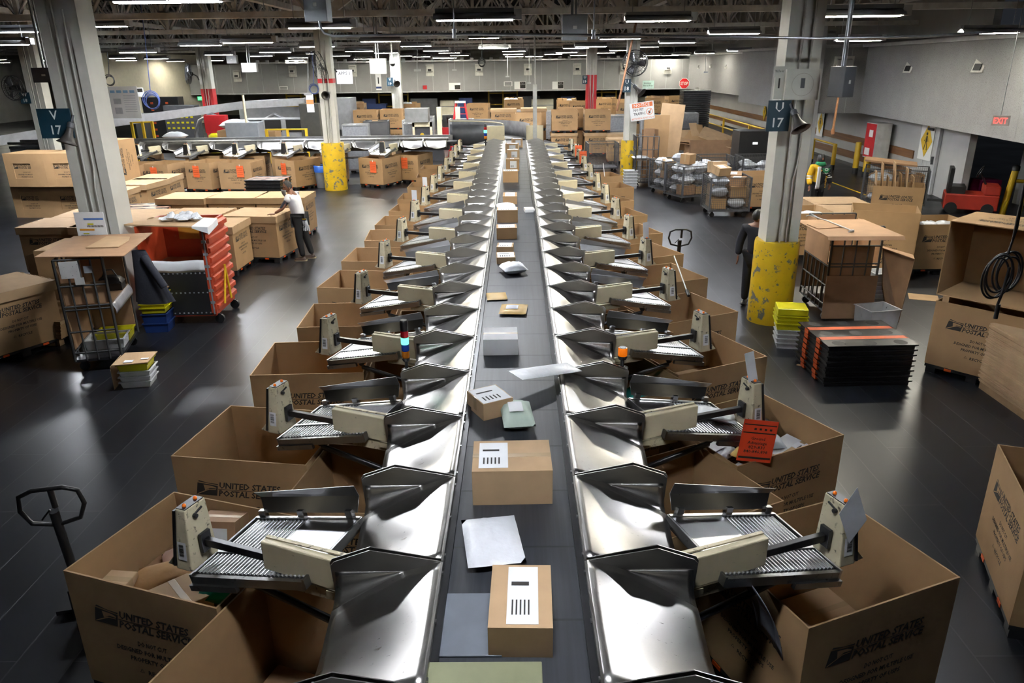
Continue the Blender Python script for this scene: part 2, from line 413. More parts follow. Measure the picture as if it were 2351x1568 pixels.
def make_arm(sd, label):
    t = thing('control_boom', label, 'control arm')
    e = V((sd * .936, .35, 0)).normalized(); a = V((-e.y * sd, e.x * sd, 0))   # a points away from the table (towards the near end)
    a = -a if a.y > 0 else a
    P = V((sd * .587, .085, 0)); L = .53
    M = Matrix(((e.x, a.x, 0, P.x), (e.y, a.y, 0, P.y), (0, 0, 1, 0), (0, 0, 0, 1)))
    c = MB()
    c.hexa([(-.03, 0, 1.345), (-.03, -.05, 1.345), (L, -.05, 1.375), (L, 0, 1.375)], [(-.03, 0, 1.555), (-.03, -.05, 1.555), (L, -.05, 1.565), (L, 0, 1.565)], 0, M)
    c.build('arm_cover', CREAM, t, bevel=.008)
    c = MB(); c.box(-.03, -.07, 1.563, L - .005, -.045, 1.572, 0, M); c.box(-.04, -.06, 1.26, L * .7, -.02, 1.33, 0, M); c.box(-.04, .0, 1.30, .1, .006, 1.34, 0, M); c.build('cover_lip', CREAMD, t)
    c = MB(); c.box(L - .02, -.045, 1.425, L + .46, -.005, 1.475, 0, M); c.box(L + .43, -.065, 1.385, L + .455, .015, 1.515, 0, M)
    c.build('arm_bar', BLACKM, t, bevel=.004)
    # the post: tapered housing hanging at the arm's end
    X = L + .46
    h = MB()
    h.hexa([(X, .10, 1.30), (X, -.13, 1.30), (X + .12, -.13, 1.30), (X + .12, .10, 1.30)], [(X + .015, .06, 1.70), (X + .015, -.11, 1.70), (X + .09, -.11, 1.70), (X + .09, .06, 1.70)], 0, M)
    ph_ = h.build('post_housing', CREAMD, t, bevel=.008)
    k = MB()
    k.hexa([(X + .12, .104, 1.32), (X + .12, -.13, 1.32), (X + .135, -.13, 1.32), (X + .135, .104, 1.32)], [(X + .09, .064, 1.69), (X + .09, -.11, 1.69), (X + .106, -.11, 1.69), (X + .106, .064, 1.69)], 0, M)
    k.box(X + .02, -.10, 1.70, X + .088, .05, 1.706, 0, M)
    k.build('button_strip', BLACK, ph_)
    for yy in (.02, -.07):
        o = MB(); o.lathe([(.011, 0), (.012, .008), (.008, .015), (0.001, .018)], 10, M=M @ Tr(X + .052, yy, 1.706)); o.build('indicator_lamp', ORANGE, ph_)
    lb = MB()
    # barcode sticker on the side that faces the near end
    def sf(u, z):  # point on the near face
        k2 = (z - 1.30) / .40
        return V((X + .06 + u, .10 - .04 * k2 + .0025, z))
    lb.add([sf(-.032, 1.37), sf(.032, 1.37), sf(.032, 1.49), sf(-.032, 1.49)], [(0, 1, 2, 3)], 0, M)
    z = 1.395; rnd = random.Random(3)
    while z < 1.475:
        w = rnd.choice((.002, .003, .005))
        p = [sf(-.014, z), sf(.022, z), sf(.022, z + w), sf(-.014, z + w)]
        lb.add([q + V((0, .0012, 0)) for q in p], [(0, 1, 2, 3)], 1, M); z += w + rnd.choice((.002, .003, .004))
    lb.build('barcode_label', [WHITE, INK], ph_)
    d = MB(); d.hexa([(X + .12, .08, 1.30), (X + .12, -.08, 1.30), (X + .19, -.08, 1.31), (X + .19, .08, 1.31)], [(X + .12, .08, 1.305), (X + .12, -.08, 1.305), (X + .195, -.08, 1.318), (X + .195, .08, 1.318)], 0, M)
    d.plate([(X + .12, .085, 1.30), (X + .195, .085, 1.31), (X + .12, .085, 1.40)], (0, -.004, 0), 0, M)
    d.build('foot_plate', CREAMD, ph_)
    l = MB(); l.cyl((X + .014, .0, 1.64), (X + .014, -.07, 1.66), .008, n=8, M=M); l.cyl((X + .01, 0, 1.64), (X - .012, 0, 1.64), .014, n=10, M=M)
    l.build('latch_knob', BLACK, ph_)
    return t, M, X
NST = 14; PROT = {}
armM = {}
for sd in (-1, 1):
    side = 'left' if sd < 0 else 'right'
    ts = make_table(sd, 'x', True); tf = make_table(sd, 'x', False)
    am, MA, XA = make_arm(sd, 'x'); armM[sd] = (MA, XA); PROT[sd] = (tf, am)
    firstf = True
    for i in range(NST):
        M = Tr(XL if sd < 0 else XR, Y0 + 2 * i * PCH, 0)
        lt = 'roller table sloping down from the %s side of the belt, %s from the near end' % (side, ORD[i])
        la = 'cream control arm and post %s of the belt, %s from the near end' % (side, ORD[i])
        gt = 'roller tables along the main belt'; ga = 'control arms along the main belt'
        rot = Rz(random.uniform(-.03, .03)) if i > 0 else Matrix.Identity(4)
        if i == 0: ts.matrix_world = M; ts['label'] = lt; ts['group'] = gt
        elif i < 3: dup(ts, M, lt, gt)
        elif firstf: tf.matrix_world = M; tf['label'] = lt; tf['group'] = gt; firstf = False
        else: dup(tf, M, lt, gt)
        if i == 0: am.matrix_world = M; am['label'] = la; am['group'] = ga
        else: dup(am, M, la, ga)
def card_on_post(sd, i, label, w=.11, h=.24, lean=.3, m=None, name='route_card'):
    MA, XA = armM[sd]
    M = Tr(XL if sd < 0 else XR, Y0 + 2 * i * PCH, 0) @ MA
    b = MB(); c = M @ V((XA + .05, .0, 1.70))
    b.box(-w / 2, -.002, 0, w / 2, .002, h)
    o = b.build(name, m or WHITE, None, Tr(c) @ Rz(.35 * sd + (.25 if sd > 0 else 0)) @ Rx(lean))
    return tag(o, label, 'card')
# a few posts carry a card
b = MB(); w = .10
b.plate([(0, 0, 0), (.075, 0, .17), (.0, 0, .36), (-.075, 0, .18)], (0, .004, 0), 0)
MA, XA = armM[1]
o = b.build('route_card', mat('tin_card', (.6, .62, .66), .35, .6), None, Tr(Tr(XR, Y0, 0) @ MA @ V((XA - .0, .14, 1.50))) @ Rz(-.30) @ Rx(-.1))
tag(o, 'grey diamond shaped card leaning on the nearest right control post', 'card')
card_on_post(1, 1, 'thin printed card standing on the second right control post', lean=-.3)
card_on_post(1, 4, 'thin white card standing on the fifth right control post', lean=-.1)
card_on_post(-1, 6, 'white card standing on the seventh left control post', lean=.0, h=.2)
card_on_post(-1, 7, 'white card standing on the eighth left control post', lean=.0, h=.2)
# big red route card clipped to the second right post
M = Tr(XR, Y0 + 2 * PCH, 0) @ armM[1][0]
b = MB(); W_, H_ = .30, .36
b.box(-W_ / 2, -.002, -H_, W_ / 2, .002, 0, 0)
fm = Matrix(((1, 0, 0, 0), (0, 0, -1, -.0035), (0, 1, 0, 0), (0, 0, 0, 1)))
for k_, (tx, cap, zz, wd) in enumerate((('Ground', .026, -.17, .12), ('Advantage', .026, -.208, .17), ('829-831', .026, -.246, .14), ('840-846,898', .026, -.284, .21))):
    b.text(tx, cap, Tr(0, 0, zz) @ fm, 1, bold=.012, width=wd)
b.box(-.14, -.0035, -.115, .14, -.0025, -.105, 1); b.box(-.14, -.0035, -.045, .14, -.0025, -.036, 1); b.box(-.14, -.0035, -.335, .14, -.0025, -.318, 1)
for k_ in range(4): b.box(-.05 + .045 * k_, -.0035, -.085, -.03 + .045 * k_, -.0025, -.068, 1)
o = b.build('route_tag', [TAGRED, INK], None, M @ Tr(armM[1][1] + .10, .13, 1.42) @ Rz(.0) @ Rx(.10) @ Ry(-.12) )
o.matrix_world = Tr(M @ V((armM[1][1] + .07, .135, 1.40))) @ Rz(.12) @ Rx(-.12) @ Ry(.16)
tag(o, 'big red route card reading Ground Advantage hanging from a right control post', 'card')
def orange_tag(loc, rz, label, w=.14, h=.3, lean=0):
    b = MB(); b.box(-w / 2, -.002, -h, w / 2, .002, 0, 0)
    for k_ in range(4): b.box(-w * .38, -.0035, -h * (.22 + .17 * k_) - .012, w * .38, -.0025, -h * (.22 + .17 * k_), 1)
    b.box(-.008, -.004, -.02, .008, .004, .04, 2)
    o = b.build('route_tag', [TAGOR, mat('tag_print', (.35, .05, .01), .7, var=0), WHITE], None, Tr(loc) @ Rz(rz) @ Rx(lean))
    return tag(o, label, 'card', 'orange route tags')
for i, yy in ((11, .0), (12, .1)):
    M = Tr(XR, Y0 + 2 * i * PCH, 0) @ armM[1][0]
    orange_tag(M @ V((armM[1][1] + .12, .13, 1.66)), .3, 'orange route tag hanging on the %s right control post' % ORD[i], .24, .42, lean=-.1)
# signal towers
def tower(M, cols, label, s=1.0):
    t = thing('signal_tower', label, 'signal light', M)
    b = MB(); b.cyl((0, 0, -.12), (0, 0, .10), .014 * s, n=10); b.lathe([(.045 * s, 0), (.045 * s, .02), (.02 * s, .03)], 14); b.lathe([(.026 * s, .10), (.035 * s, .12), (.035 * s, .135)], 14)
    b.build('mast', BLACK, t)
    z = .135
    for nm, m in cols:
        q = MB(); q.lathe([(.031 * s, z), (.034 * s, z + .008), (.034 * s, z + .055 * s), (.031 * s, z + .062 * s)], 16); q.build(nm, m, t); z += .062 * s
    if len(cols) > 1:
        q = MB(); q.lathe([(.033 * s, z), (.034 * s, z + .09), (.028 * s, z + .1)], 16); q.build('cap', BLACK, t)
    else:
        q = MB(); q.lathe([(.026 * s, z), (.025 * s, z + .006)], 16); q.build('cap', WHITE, t)
    return t
LR = mat('red_lens', (.45, .01, .015), .25, var=0); LG = mat('green_lens', (.05, .7, .35), .3, var=0, emit=((.1, 1, .5), 2.2))
LB = mat('blue_lens', (.01, .05, .35), .25, var=0); LA = mat('amber_lens', (.65, .2, .01), .25, var=0); LAL = mat('amber_lens_clear', (.85, .19, .01), .2, var=0, emit=((1, .2, 0), .35))
p = atY(934, 852, Y0 + 3 * PCH + .25)
tower(Tr(p), [('amber_light', LA), ('blue_light', LB), ('green_light', LG), ('red_light', LR)], 'four colour signal tower with lit green lamp beside a left chute', 1.05)
p = atY(1428, 848, Y0 + 3 * PCH + .25)
tower(Tr(p), [('amber_light', LAL)], 'orange beacon on a black stem beside a right chute', 1.25)
p = at(1115, 328, 1.62)
tower(Tr(p.x, p.y, 1.62), [('amber_light', LA), ('blue_light', LB), ('green_light', LG), ('red_light', LR)], 'small signal tower at the far end of the left chutes', 1.6)
# ---- far bend of the belt
t = thing('belt_bend', 'curved grey guarded bend where the belt turns left at its far end', 'conveyor bend', Tr(0, 0, 0))
cx_, cy_ = -2.6, YE
b = MB()
def arc(r, z0, z1, a0, a1, n=24, th=.03):
    def fn(a, c): g = a0 + (a1 - a0) * a; return (cx_ + r * math.cos(g), cy_ + r * math.sin(g), z0 + (z1 - z0) * c)
    b.grid(fn, n, 1)
arc(3.1, 1.2, 2.12, 0, PI / 2); b.build('outer_guard', mat('smoked_guard', (.10, .10, .105), .6, .0, var=.3), t, solid=.02)
b = MB(); arc(2.1, 1.2, 2.0, .15, PI / 2); b.build('inner_guard', DKGREY, t, solid=.02)
b = MB()
def bend(a, c): g = PI / 2 * a; r = 2.2 + .8 * c; return (cx_ + r * math.cos(g), cy_ + r * math.sin(g), 1.54)
b.grid(bend, 16, 1); b.build('curved_belt', BELT, t, solid=.05)
b = MB()
for z in (2.12, 1.7):
    b.tube([(cx_ + 2.12 * math.cos(g), cy_ - .0 + 2.12 * math.sin(g), z) for g in [PI / 2 * i / 12 for i in range(13)]], .025)
b.build('guard_rail', CREAM, t)
for x0, x1 in ((XL - .66, XL), (XR, XR + .62)):
    q = MB(); q.box(x0, YE - .1, 1.5, x1, YE - .02, 2.08); q.build('end_panel', CREAM, t)
t = thing('drive_cabinet', 'grey and cream drive cabinet where the two belts meet', 'machine cabinet', Tr(0, 0, 0))
c0 = at(1010, 372, 0)
cy2 = c0.y + .5
b = MB(); b.box(-5.05, cy2 - .3, 1.75, -4.0, cy2 + .5, 2.35); b.build('hood', mat('hood_grey', (.23, .23, .22), .5, .2), t)
b = MB(); b.box(-4.75, cy2 - .2, .75, -3.85, cy2 - .1, .95); b.box(-4.75, cy2 - .2, 1.55, -3.85, cy2 - .1, 1.75); b.box(-4.75, cy2 - .2, .75, -4.65, cy2 - .1, 1.75); b.box(-3.95, cy2 - .2, .75, -3.85, cy2 - .1, 1.75); b.box(-3.6, cy2 - .3, .6, -3.4, cy2 - .1, 2.4); b.box(-2.75, cy2 - .3, .6, -2.55, cy2 - .1, 2.4)
b.build('door_frame', CREAM, t)
b = MB(); b.box(-4.65, cy2 - .12, .95, -3.95, cy2 - .1, 1.55); b.box(-4.9, cy2 - .05, 0, -3.4, cy2 + .5, .75); b.build('dark_window', mat('dark_mesh', (.05, .05, .055), .4), t)
b = MB(); b.box(-2.5, cy2 - .15, .75, -1.0, cy2 - .1, 1.7); b.build('mesh_guard', mat('dark_mesh', (.05, .05, .055), .4), t)
b = MB(); b.box(-2.55, cy2 - .2, 1.68, -1.0, cy2 - .12, 1.76); b.box(-2.55, cy2 - .2, .7, -1.0, cy2 - .12, .78); b.build('guard_rail', CREAM, t)
for x in (-4.3, -2.65):
    q = MB(); q.box(x - .06, cy2 - .38, .8, x + .06, cy2 - .3, 1.1); q.build('sensor_post', CREAM, t)
    q = MB(); q.cyl((x, cy2 - .40, 1.2), (x, cy2 - .32, 1.2), .09, n=14); q.build('sensor_eye', YELLOW, t)
# ================================================================== light fixtures
FX = [(1000,1180,43,0),(262,508,0,0),(178,290,53,0),(-10,103,72,0),(-50,65,101,0),(662,806,62,1),(1437,1584,46,1),(1628,1742,76,0),(1888,2068,34,1),(2208,2335,74,3),
 (414,508,103,0),(512,626,96,1),(688,768,106,0),(275,358,119,1),(252,310,134,1),(268,314,143,1),(333,386,137,0),(384,423,145,0),(471,534,125,0),(478,505,139,0),
 (596,668,119,0),(575,625,128,0),(662,708,132,0),(664,694,144,1),(712,738,123,0),(828,920,94,1),(793,857,117,1),(767,800,128,0),(860,914,121,0),(815,850,139,1),
 (920,990,105,0),(972,1030,116,1),(918,958,128,0),(947,988,130,1),(1007,1056,121,0),(1034,1076,127,0),(1002,1026,133,1),(1013,1045,135,0),(1076,1146,80,1),(1100,1167,110,0),
 (1153,1207,117,1),(1155,1201,124,1),(1163,1198,132,0),(1212,1240,132,1),(1258,1283,124,1),(1293,1352,110,0),(1320,1392,106,0),(1276,1325,120,0),(1318,1345,132,0),(1377,1470,88,0),
 (1400,1450,115,1),(1367,1412,121,1),(1470,1512,107,0),(1514,1595,97,0),(1477,1515,132,1),(1523,1552,129,0),(1543,1583,126,1),(1595,1640,122,1),(1670,1725,116,0),(1773,1806,109,1),
 (1920,2020,99,3),(188,224,138,0),(70,120,140,0),(-20,15,137,0),(-15,20,155,0)]
_fx = {}
def make_fixture(warm):
    t = thing('fluorescent_fixture', 'x', 'ceiling light')
    m = TUBEW if warm in (1, 3) else TUBE
    for y in (-.055, .055):
        b = MB(); b.cyl((-.60, y, 0), (.60, y, 0), .032, n=8); b.build('tube', m, t)
    b = MB()
    def prof(a, c):
        g = (c - .5) * 2
        return ((a - .5) * 1.30, g * .16, .085 - .10 * g * g)
    b.grid(prof, 1, 8); b.build('reflector', REFL, t, solid=.006)
    ld = bpy.data.lights.new('lamp', 'AREA'); ld.shape = 'RECTANGLE'; ld.size = 1.2; ld.size_y = .22; ld.energy = (118, 108, 44, 30, 9)[warm]
    ld.color = (1.0, .95, .80) if warm in (1, 3) else (.90, .94, 1.0)
    lo = bpy.data.objects.new('lamp', ld); COL.objects.link(lo); lo.parent = t; lo.location = (0, 0, -.03)
    b = MB(); b.box(-.62, -.06, .085, .62, .06, .15); b.build('housing', FIXD, t)
    b = MB(); b.box(.62, -.10, -.02, .74, .08, .13); b.build('end_box', LGREY, t)
    b = MB(); b.cyl((-.5, 0, .15), (-.5, 0, 3.6), .008, n=6); b.cyl((.5, 0, .15), (.5, 0, 3.6), .008, n=6); b.build('hanger_rod', CONDUIT, t)
    return t
LIGHTS = []
for i, (x0, x1, y, wm) in enumerate(FX):
    Y = 8.0
    for _ in range(40):
        a = atY(x0, y, Y); b_ = atY(x1, y, Y); Y *= 1.24 / (a - b_).length
    if Y > 58: Y = 52.0 + 1.3 * (i % 8); a = atY(x0, y, Y); b_ = atY(x1, y, Y)
    c = (a + b_) / 2
    LIGHTS.append((c.x, c.y, min(max(c.z, 4.7), 5.2), 3 if Y > 46 else wm))
# two unseen fixtures added overhead, placed and dimmed to light cream covers and right column
for x, y, k in ((-.1, 2.4, 2), (4.6, 8.0, 4)):
    LIGHTS.append((x, y, 4.9, k))
order = sorted(range(len(LIGHTS)), key=lambda i: LIGHTS[i][1])
def near_word(x, y):
    ln = 'left of the belt' if x < -2 else ('right of the belt' if x > 2 else 'over the belt')
    return ln
cnt = {}; HIDDEN_N = 13
for i in order:
    x, y, z, wm = LIGHTS[i]
    ln = near_word(x, y); cnt[ln] = cnt.get(ln, 0) + 1
    kk = cnt[ln] - 1
    lab = '%s fluorescent light hung %s, %s nearest of that side' % ('warm' if wm in (1, 3) else 'cool', ln, ORD[kk]) if kk < 30 else '%s fluorescent light hung %s, far back row' % ('warm' if wm in (1, 3) else 'cool', ln)
    M = Tr(x, y, z)
    if wm not in _fx:
        _fx[wm] = make_fixture(wm); q = _fx[wm]; q.matrix_world = M; q['label'] = lab; q['group'] = 'hanging fluorescent lights'
    else: dup(_fx[wm], M, lab, 'hanging fluorescent lights')
FLOORM = bpy.data.materials.new('dark_plank_floor'); FLOORM.use_nodes = True
nt = FLOORM.node_tree; N = nt.nodes; L = nt.links; bs = N['Principled BSDF']; bs.inputs['Specular IOR Level'].default_value = .4
tc = N.new('ShaderNodeTexCoord'); mp = N.new('ShaderNodeMapping'); mp.inputs['Rotation'].default_value = (0, 0, PI / 2)
L.new(tc.outputs['Object'], mp.inputs['Vector'])
bk = N.new('ShaderNodeTexBrick'); bk.inputs['Scale'].default_value = 1.0; bk.offset = .37
bk.inputs['Brick Width'].default_value = 3.2; bk.inputs['Row Height'].default_value = .42; bk.inputs['Mortar Size'].default_value = .006
bk.inputs['Color1'].default_value = (.008, .0085, .011, 1); bk.inputs['Color2'].default_value = (.012, .013, .016, 1); bk.inputs['Mortar'].default_value = (.03, .03, .033, 1)
L.new(mp.outputs['Vector'], bk.inputs['Vector'])
ns = N.new('ShaderNodeTexNoise'); ns.inputs['Scale'].default_value = .6; ns.inputs['Detail'].default_value = 2
L.new(tc.outputs['Object'], ns.inputs['Vector'])
mr = N.new('ShaderNodeMapRange'); mr.inputs['From Min'].default_value = .3; mr.inputs['From Max'].default_value = .7; mr.inputs['To Min'].default_value = .285; mr.inputs['To Max'].default_value = .37
L.new(ns.outputs['Fac'], mr.inputs['Value']); L.new(mr.outputs[0], bs.inputs['Roughness'])
L.new(bk.outputs['Color'], bs.inputs['Base Color'])
bp = N.new('ShaderNodeBump'); bp.inputs['Strength'].default_value = .35; bp.inputs['Distance'].default_value = .01
n2 = N.new('ShaderNodeTexNoise'); n2.inputs['Scale'].default_value = 5; n2.inputs['Detail'].default_value = 4; L.new(tc.outputs['Object'], n2.inputs['Vector'])
ad = N.new('ShaderNodeMath'); ad.operation = 'MULTIPLY_ADD'; ad.inputs[1].default_value = -1.2
L.new(bk.outputs['Fac'], ad.inputs[0]); 
m3 = N.new('ShaderNodeMath'); m3.operation = 'MULTIPLY'; m3.inputs[1].default_value = .12; L.new(n2.outputs['Fac'], m3.inputs[0]); ad.inputs[2].default_value = 0
L.new(ad.outputs[0], bp.inputs['Height']); L.new(bp.outputs['Normal'], bs.inputs['Normal'])
b = MB(); b.box(-45, -6, -.1, 32, 75, 0)
struct(b.build('floor', FLOORM))
b = MB(); b.box(-45, -6, 8.6, 32, 75, 8.7)
struct(b.build('ceiling', CEIL))
# ================================================================== cardboard mail boxes
GW, GD, GH, PAL = 1.22, 1.02, .92, .13
def face_M(kind, w, d, h):
    """print frame on a wall: x right, y up (0 at the rim), z outward"""
    e = .0012
    if kind == 'F': return Matrix(((1, 0, 0, 0), (0, 0, -1, -d / 2 - e), (0, 1, 0, h), (0, 0, 0, 1)))
    if kind == 'B': return Matrix(((-1, 0, 0, 0), (0, 0, 1, d / 2 + e), (0, 1, 0, h), (0, 0, 0, 1)))
    if kind == 'R': return Matrix(((0, 0, 1, w / 2 + e), (1, 0, 0, 0), (0, 1, 0, h), (0, 0, 0, 1)))
    return Matrix(((0, 0, -1, -w / 2 - e), (-1, 0, 0, 0), (0, 1, 0, h), (0, 0, 0, 1)))
def add_print(mb, M, k=1.0, top=-.22, ink=1, card=0):
    sh = Matrix(((1, .22, 0, 0), (0, 1, 0, 0), (0, 0, 1, 0), (0, 0, 0, 1)))
    L_ = M @ Tr(-.43 * k, top - .14 * k, 0) @ sh @ Matrix.Diagonal((.19 * k, .14 * k, 1, 1))
    mb.poly([(0, 0, 0), (1, 0, 0), (1, .70, 0), (0, .86, 0)], ink, L_)
    mb.poly([(.02, .93, 0), (1, .76, 0), (1, .84, 0), (.5, .88, 0), (.06, 1.02, 0)], ink, L_)
    u = Tr(0, 0, .0006)
    mb.poly([(.30, .73, 0), (.72, .68, 0), (.93, .58, 0), (.93, .50, 0), (.84, .52, 0), (.62, .53, 0), (.40, .34, 0)], card, L_ @ u)
    mb.poly([(.92, .46, 0), (.92, .42, 0), (.60, .40, 0), (.06, .03, 0), (.02, .06, 0), (.56, .45, 0)], card, L_ @ u)
    mb.text('UNITED STATES', .057 * k, M @ Tr(-.205 * k, top - .062 * k, 0), ink, shear=.22, bold=.03, width=.56 * k, align='L')
    mb.box(-.22 * k, top - .076 * k, 0, .36 * k, top - .071 * k, .0004, ink, M)
    mb.text('POSTAL SERVICE', .057 * k, M @ Tr(-.225 * k, top - .14 * k, 0), ink, shear=.22, bold=.03, width=.60 * k, align='L')
    for s_, z, wd in (('DO NOT CUT', -.26, .24), ('DESIGNED FOR MULTIPLE USE', -.33, .62), ('PROPERTY OF USPS', -.40, .42), ('RECYCLE', -.50, .21)):
        mb.text(s_, .036 * k, M @ Tr((.02 if s_ != 'RECYCLE' else .04) * k, top + z * k, 0), ink, shear=.15, bold=.026, width=wd * k)
    c = M @ Tr(-.115 * k, top - .482 * k, 0); r = .022 * k
    for i in range(3):
        a0, a1 = PI / 2 + 2 * PI * i / 3, PI / 2 + 2 * PI * (i + 1) / 3
        p = [V((math.cos(a0), math.sin(a0), 0)) * r, V((math.cos(a1), math.sin(a1), 0)) * r]
        mb.poly([p[0], p[1], p[1] * .68, p[0] * .68], ink, c)
_boxme = {}
def box_mesh(kind):
    """kind: open / closed / plain"""
    if kind in _boxme: return _boxme[kind]
    w, d, h = GW, GD, GH
    mb = MB(); t_ = .012
    for x0, y0, x1, y1 in ((-w / 2, -d / 2, w / 2, -d / 2 + t_), (-w / 2, d / 2 - t_, w / 2, d / 2), (-w / 2, -d / 2 + t_, -w / 2 + t_, d / 2 - t_), (w / 2 - t_, -d / 2 + t_, w / 2, d / 2 - t_)):
        mb.box(x0, y0, 0, x1, y1, h, 0)
    mb.box(-w / 2 + t_, -d / 2 + t_, 0, w / 2 - t_, d / 2 - t_, .012, 0)
    if kind != 'plain':
        for f in 'FBRL': add_print(mb, face_M(f, w, d, h), 1.0 if f in 'FB' else .88)
    o = mb.build('x', [CARD, INK]); _boxme[kind] = o.data; bpy.data.objects.remove(o)
    return _boxme[kind]
def lid_mesh():
    if 'lid' in _boxme: return _boxme['lid']
    w, d = GW + .07, GD + .07; mb = MB(); s = .15
    rnd = random.Random(4)
    mb.box(-w / 2, -d / 2, -.012, w / 2, d / 2, 0, 0)
    for x0, y0, x1, y1 in ((-w / 2, -d / 2, w / 2, -d / 2 + .008), (-w / 2, d / 2 - .008, w / 2, d / 2)): mb.box(x0, y0, -s, x1, y1, -.012, 0)
    for x0, x1 in ((-w / 2, -w / 2 + .008), (w / 2 - .008, w / 2)):
        mb.box(x0, -d / 2 + .008, -s, x1, d / 2 - .008, -.012, 0)
        for i in range(5):
            y = -d / 2 + .12 + i * .19; mb.box(x0 - .004, y, -.01, x1 + .004, y + .09, .006, 0)
    o = mb.build('x', [mat('cardboard_lid', (.42, .275, .145), .8, var=.06)]); _boxme['lid'] = o.data; bpy.data.objects.remove(o)
    return _boxme['lid']
def pallet_mesh():
    if 'pal' in _boxme: return _boxme['pal']
    mb = MB(); w, d = GW - .01, GD - .01
    mb.box(-w / 2, -d / 2, .085, w / 2, d / 2, PAL - .002, 0)
    for x in (-w / 2 + .08, 0, w / 2 - .08):
        for y in (-d / 2 + .08, 0, d / 2 - .08): mb.cb((x, y, .045), (.13, .13, .09), 0)
    for x in (-.3, .3):
        for y in (-d / 2 - .003, d / 2 + .003): mb.cb((x, y, .10), (.09, .006, .035), 1)
    for y in (-.25, .25):
        for x in (-w / 2 - .003, w / 2 + .003): mb.cb((x, y, .10), (.006, .09, .035), 1)
    o = mb.build('x', [BLACK, mat('orange_rubber', (.75, .10, .01), .5, var=.05)]); _boxme['pal'] = o.data; bpy.data.objects.remove(o)
    return _boxme['pal']
def link(me, name, parent=None, M=None):
    o = bpy.data.objects.new(name, me); COL.objects.link(o)
    if parent is not None: o.parent = parent
    if M is not None: o.matrix_local = M
    return o
def gaylord(M, label, lid=False, kind='closed', pallet=True, group='cardboard mail boxes', plabel=None):
    """M: floor point under the middle of the box, x along its wide front"""
    if pallet:
        p = link(pallet_mesh(), 'pallet', None, M); tag(p, plabel or ('black plastic pallet under the ' + ' '.join(label.split()[:11])), 'pallet', 'pallets under mail boxes')
        M = M @ Tr(0, 0, PAL)
    t = thing('mail_box', label, 'cardboard box', M, group)
    link(box_mesh('plain' if kind == 'plain' else 'closed'), 'box_body', t)
    if lid: link(lid_mesh(), 'lid', t, Tr(0, 0, GH + .014))
    return t
def frame(corner, yaw, w=GW, d=GD, which='FL', z=0.0):
    """pose of a box from the ground position of one of its corners"""
    sx = {'L': 1, 'R': -1}[which[1]]; sy = {'F': 1, 'B': -1}[which[0]]
    q = Rz(yaw) @ V((sx * w / 2, sy * d / 2, 0))
    return Tr(corner.x + q.x, corner.y + q.y, z) @ Rz(yaw)
def edge_yaw(a, b): d = b - a; return math.atan2(d.y, d.x)
RIM = GH + PAL
# -- outer boxes under the left control posts: near-left corner and far-left corner of each rim in the photograph
LB_ = [((145, 1310), (400, 1128)), ((392, 1047), (530, 930)), ((573, 862), (631, 785)), ((681, 752), (722, 694)), ((727, 660), (783, 617)), ((783, 600), (820, 566)),
       ((836, 553), (853, 520)), ((860, 517), (892, 487)), ((892, 485), (905, 458)), ((912, 458), (930, 434)), ((935, 430), (948, 410)), ((955, 408), (968, 390)), ((965, 388), (978, 372))]
BOXM = {}
lname = ['empty open mail box', 'open mail box']
for i, (a, b) in enumerate(LB_):
    A = at(*a, RIM); B = at(*b, RIM)
    yaw = edge_yaw(A, B) - PI / 2 if i < 8 else random.uniform(-.08, .08)
    M = frame(A, yaw, which='FL')
    BOXM['L%d' % i] = M
    gaylord(M, 'open cardboard mail box under the %s left control post from the near end' % ORD[i], group='open boxes along the main belt')
RB_ = [((2205, 1325), (1935, 1145)), ((1938, 998), (1750, 903)), ((1762, 818), (1625, 755)), ((1695, 715), (1580, 668)), ((1626, 638), (1545, 605)), ((1570, 583), (1480, 550)),
       ((1522, 535), (1450, 505)), ((1487, 493), (1420, 470)), ((1456, 460), (1400, 445)), ((1456, 430), (1400, 412)), ((1430, 404), (1385, 388))]
for i, (a, b) in enumerate(RB_):
    A = at(*a, RIM); B = at(*b, RIM)
    yaw = edge_yaw(A, B) - PI / 2 if i < 9 else .25
    M = frame(A, yaw, which='FR')
    BOXM['R%d' % i] = M
    gaylord(M, 'open cardboard mail box under the %s right control post from the near end' % ORD[i], group='open boxes along the main belt')
# -- inner boxes straight under the chute mouths, each beside its outer box
for i in range(11):
    for sd in (-1, 1):
        if sd > 0 and i == 0: continue
        if ('L%d' if sd < 0 else 'R%d') % i not in BOXM: continue
        o = BOXM[('L%d' if sd < 0 else 'R%d') % i]
        off = (1.26, (-.62, -.62, -.42)[min(i, 2)], 0) if sd < 0 else (-1.26, -.55 if i < 2 else -.30, 0)
        M = o @ Tr(off); BOXM[('l%d' if sd < 0 else 'r%d') % i] = M
        gaylord(M, 'open cardboard mail box beneath the %s chute mouths, %s from the near end' % ('left' if sd < 0 else 'right', ORD[i if sd < 0 else i - 1]), group='inner boxes under the chutes')
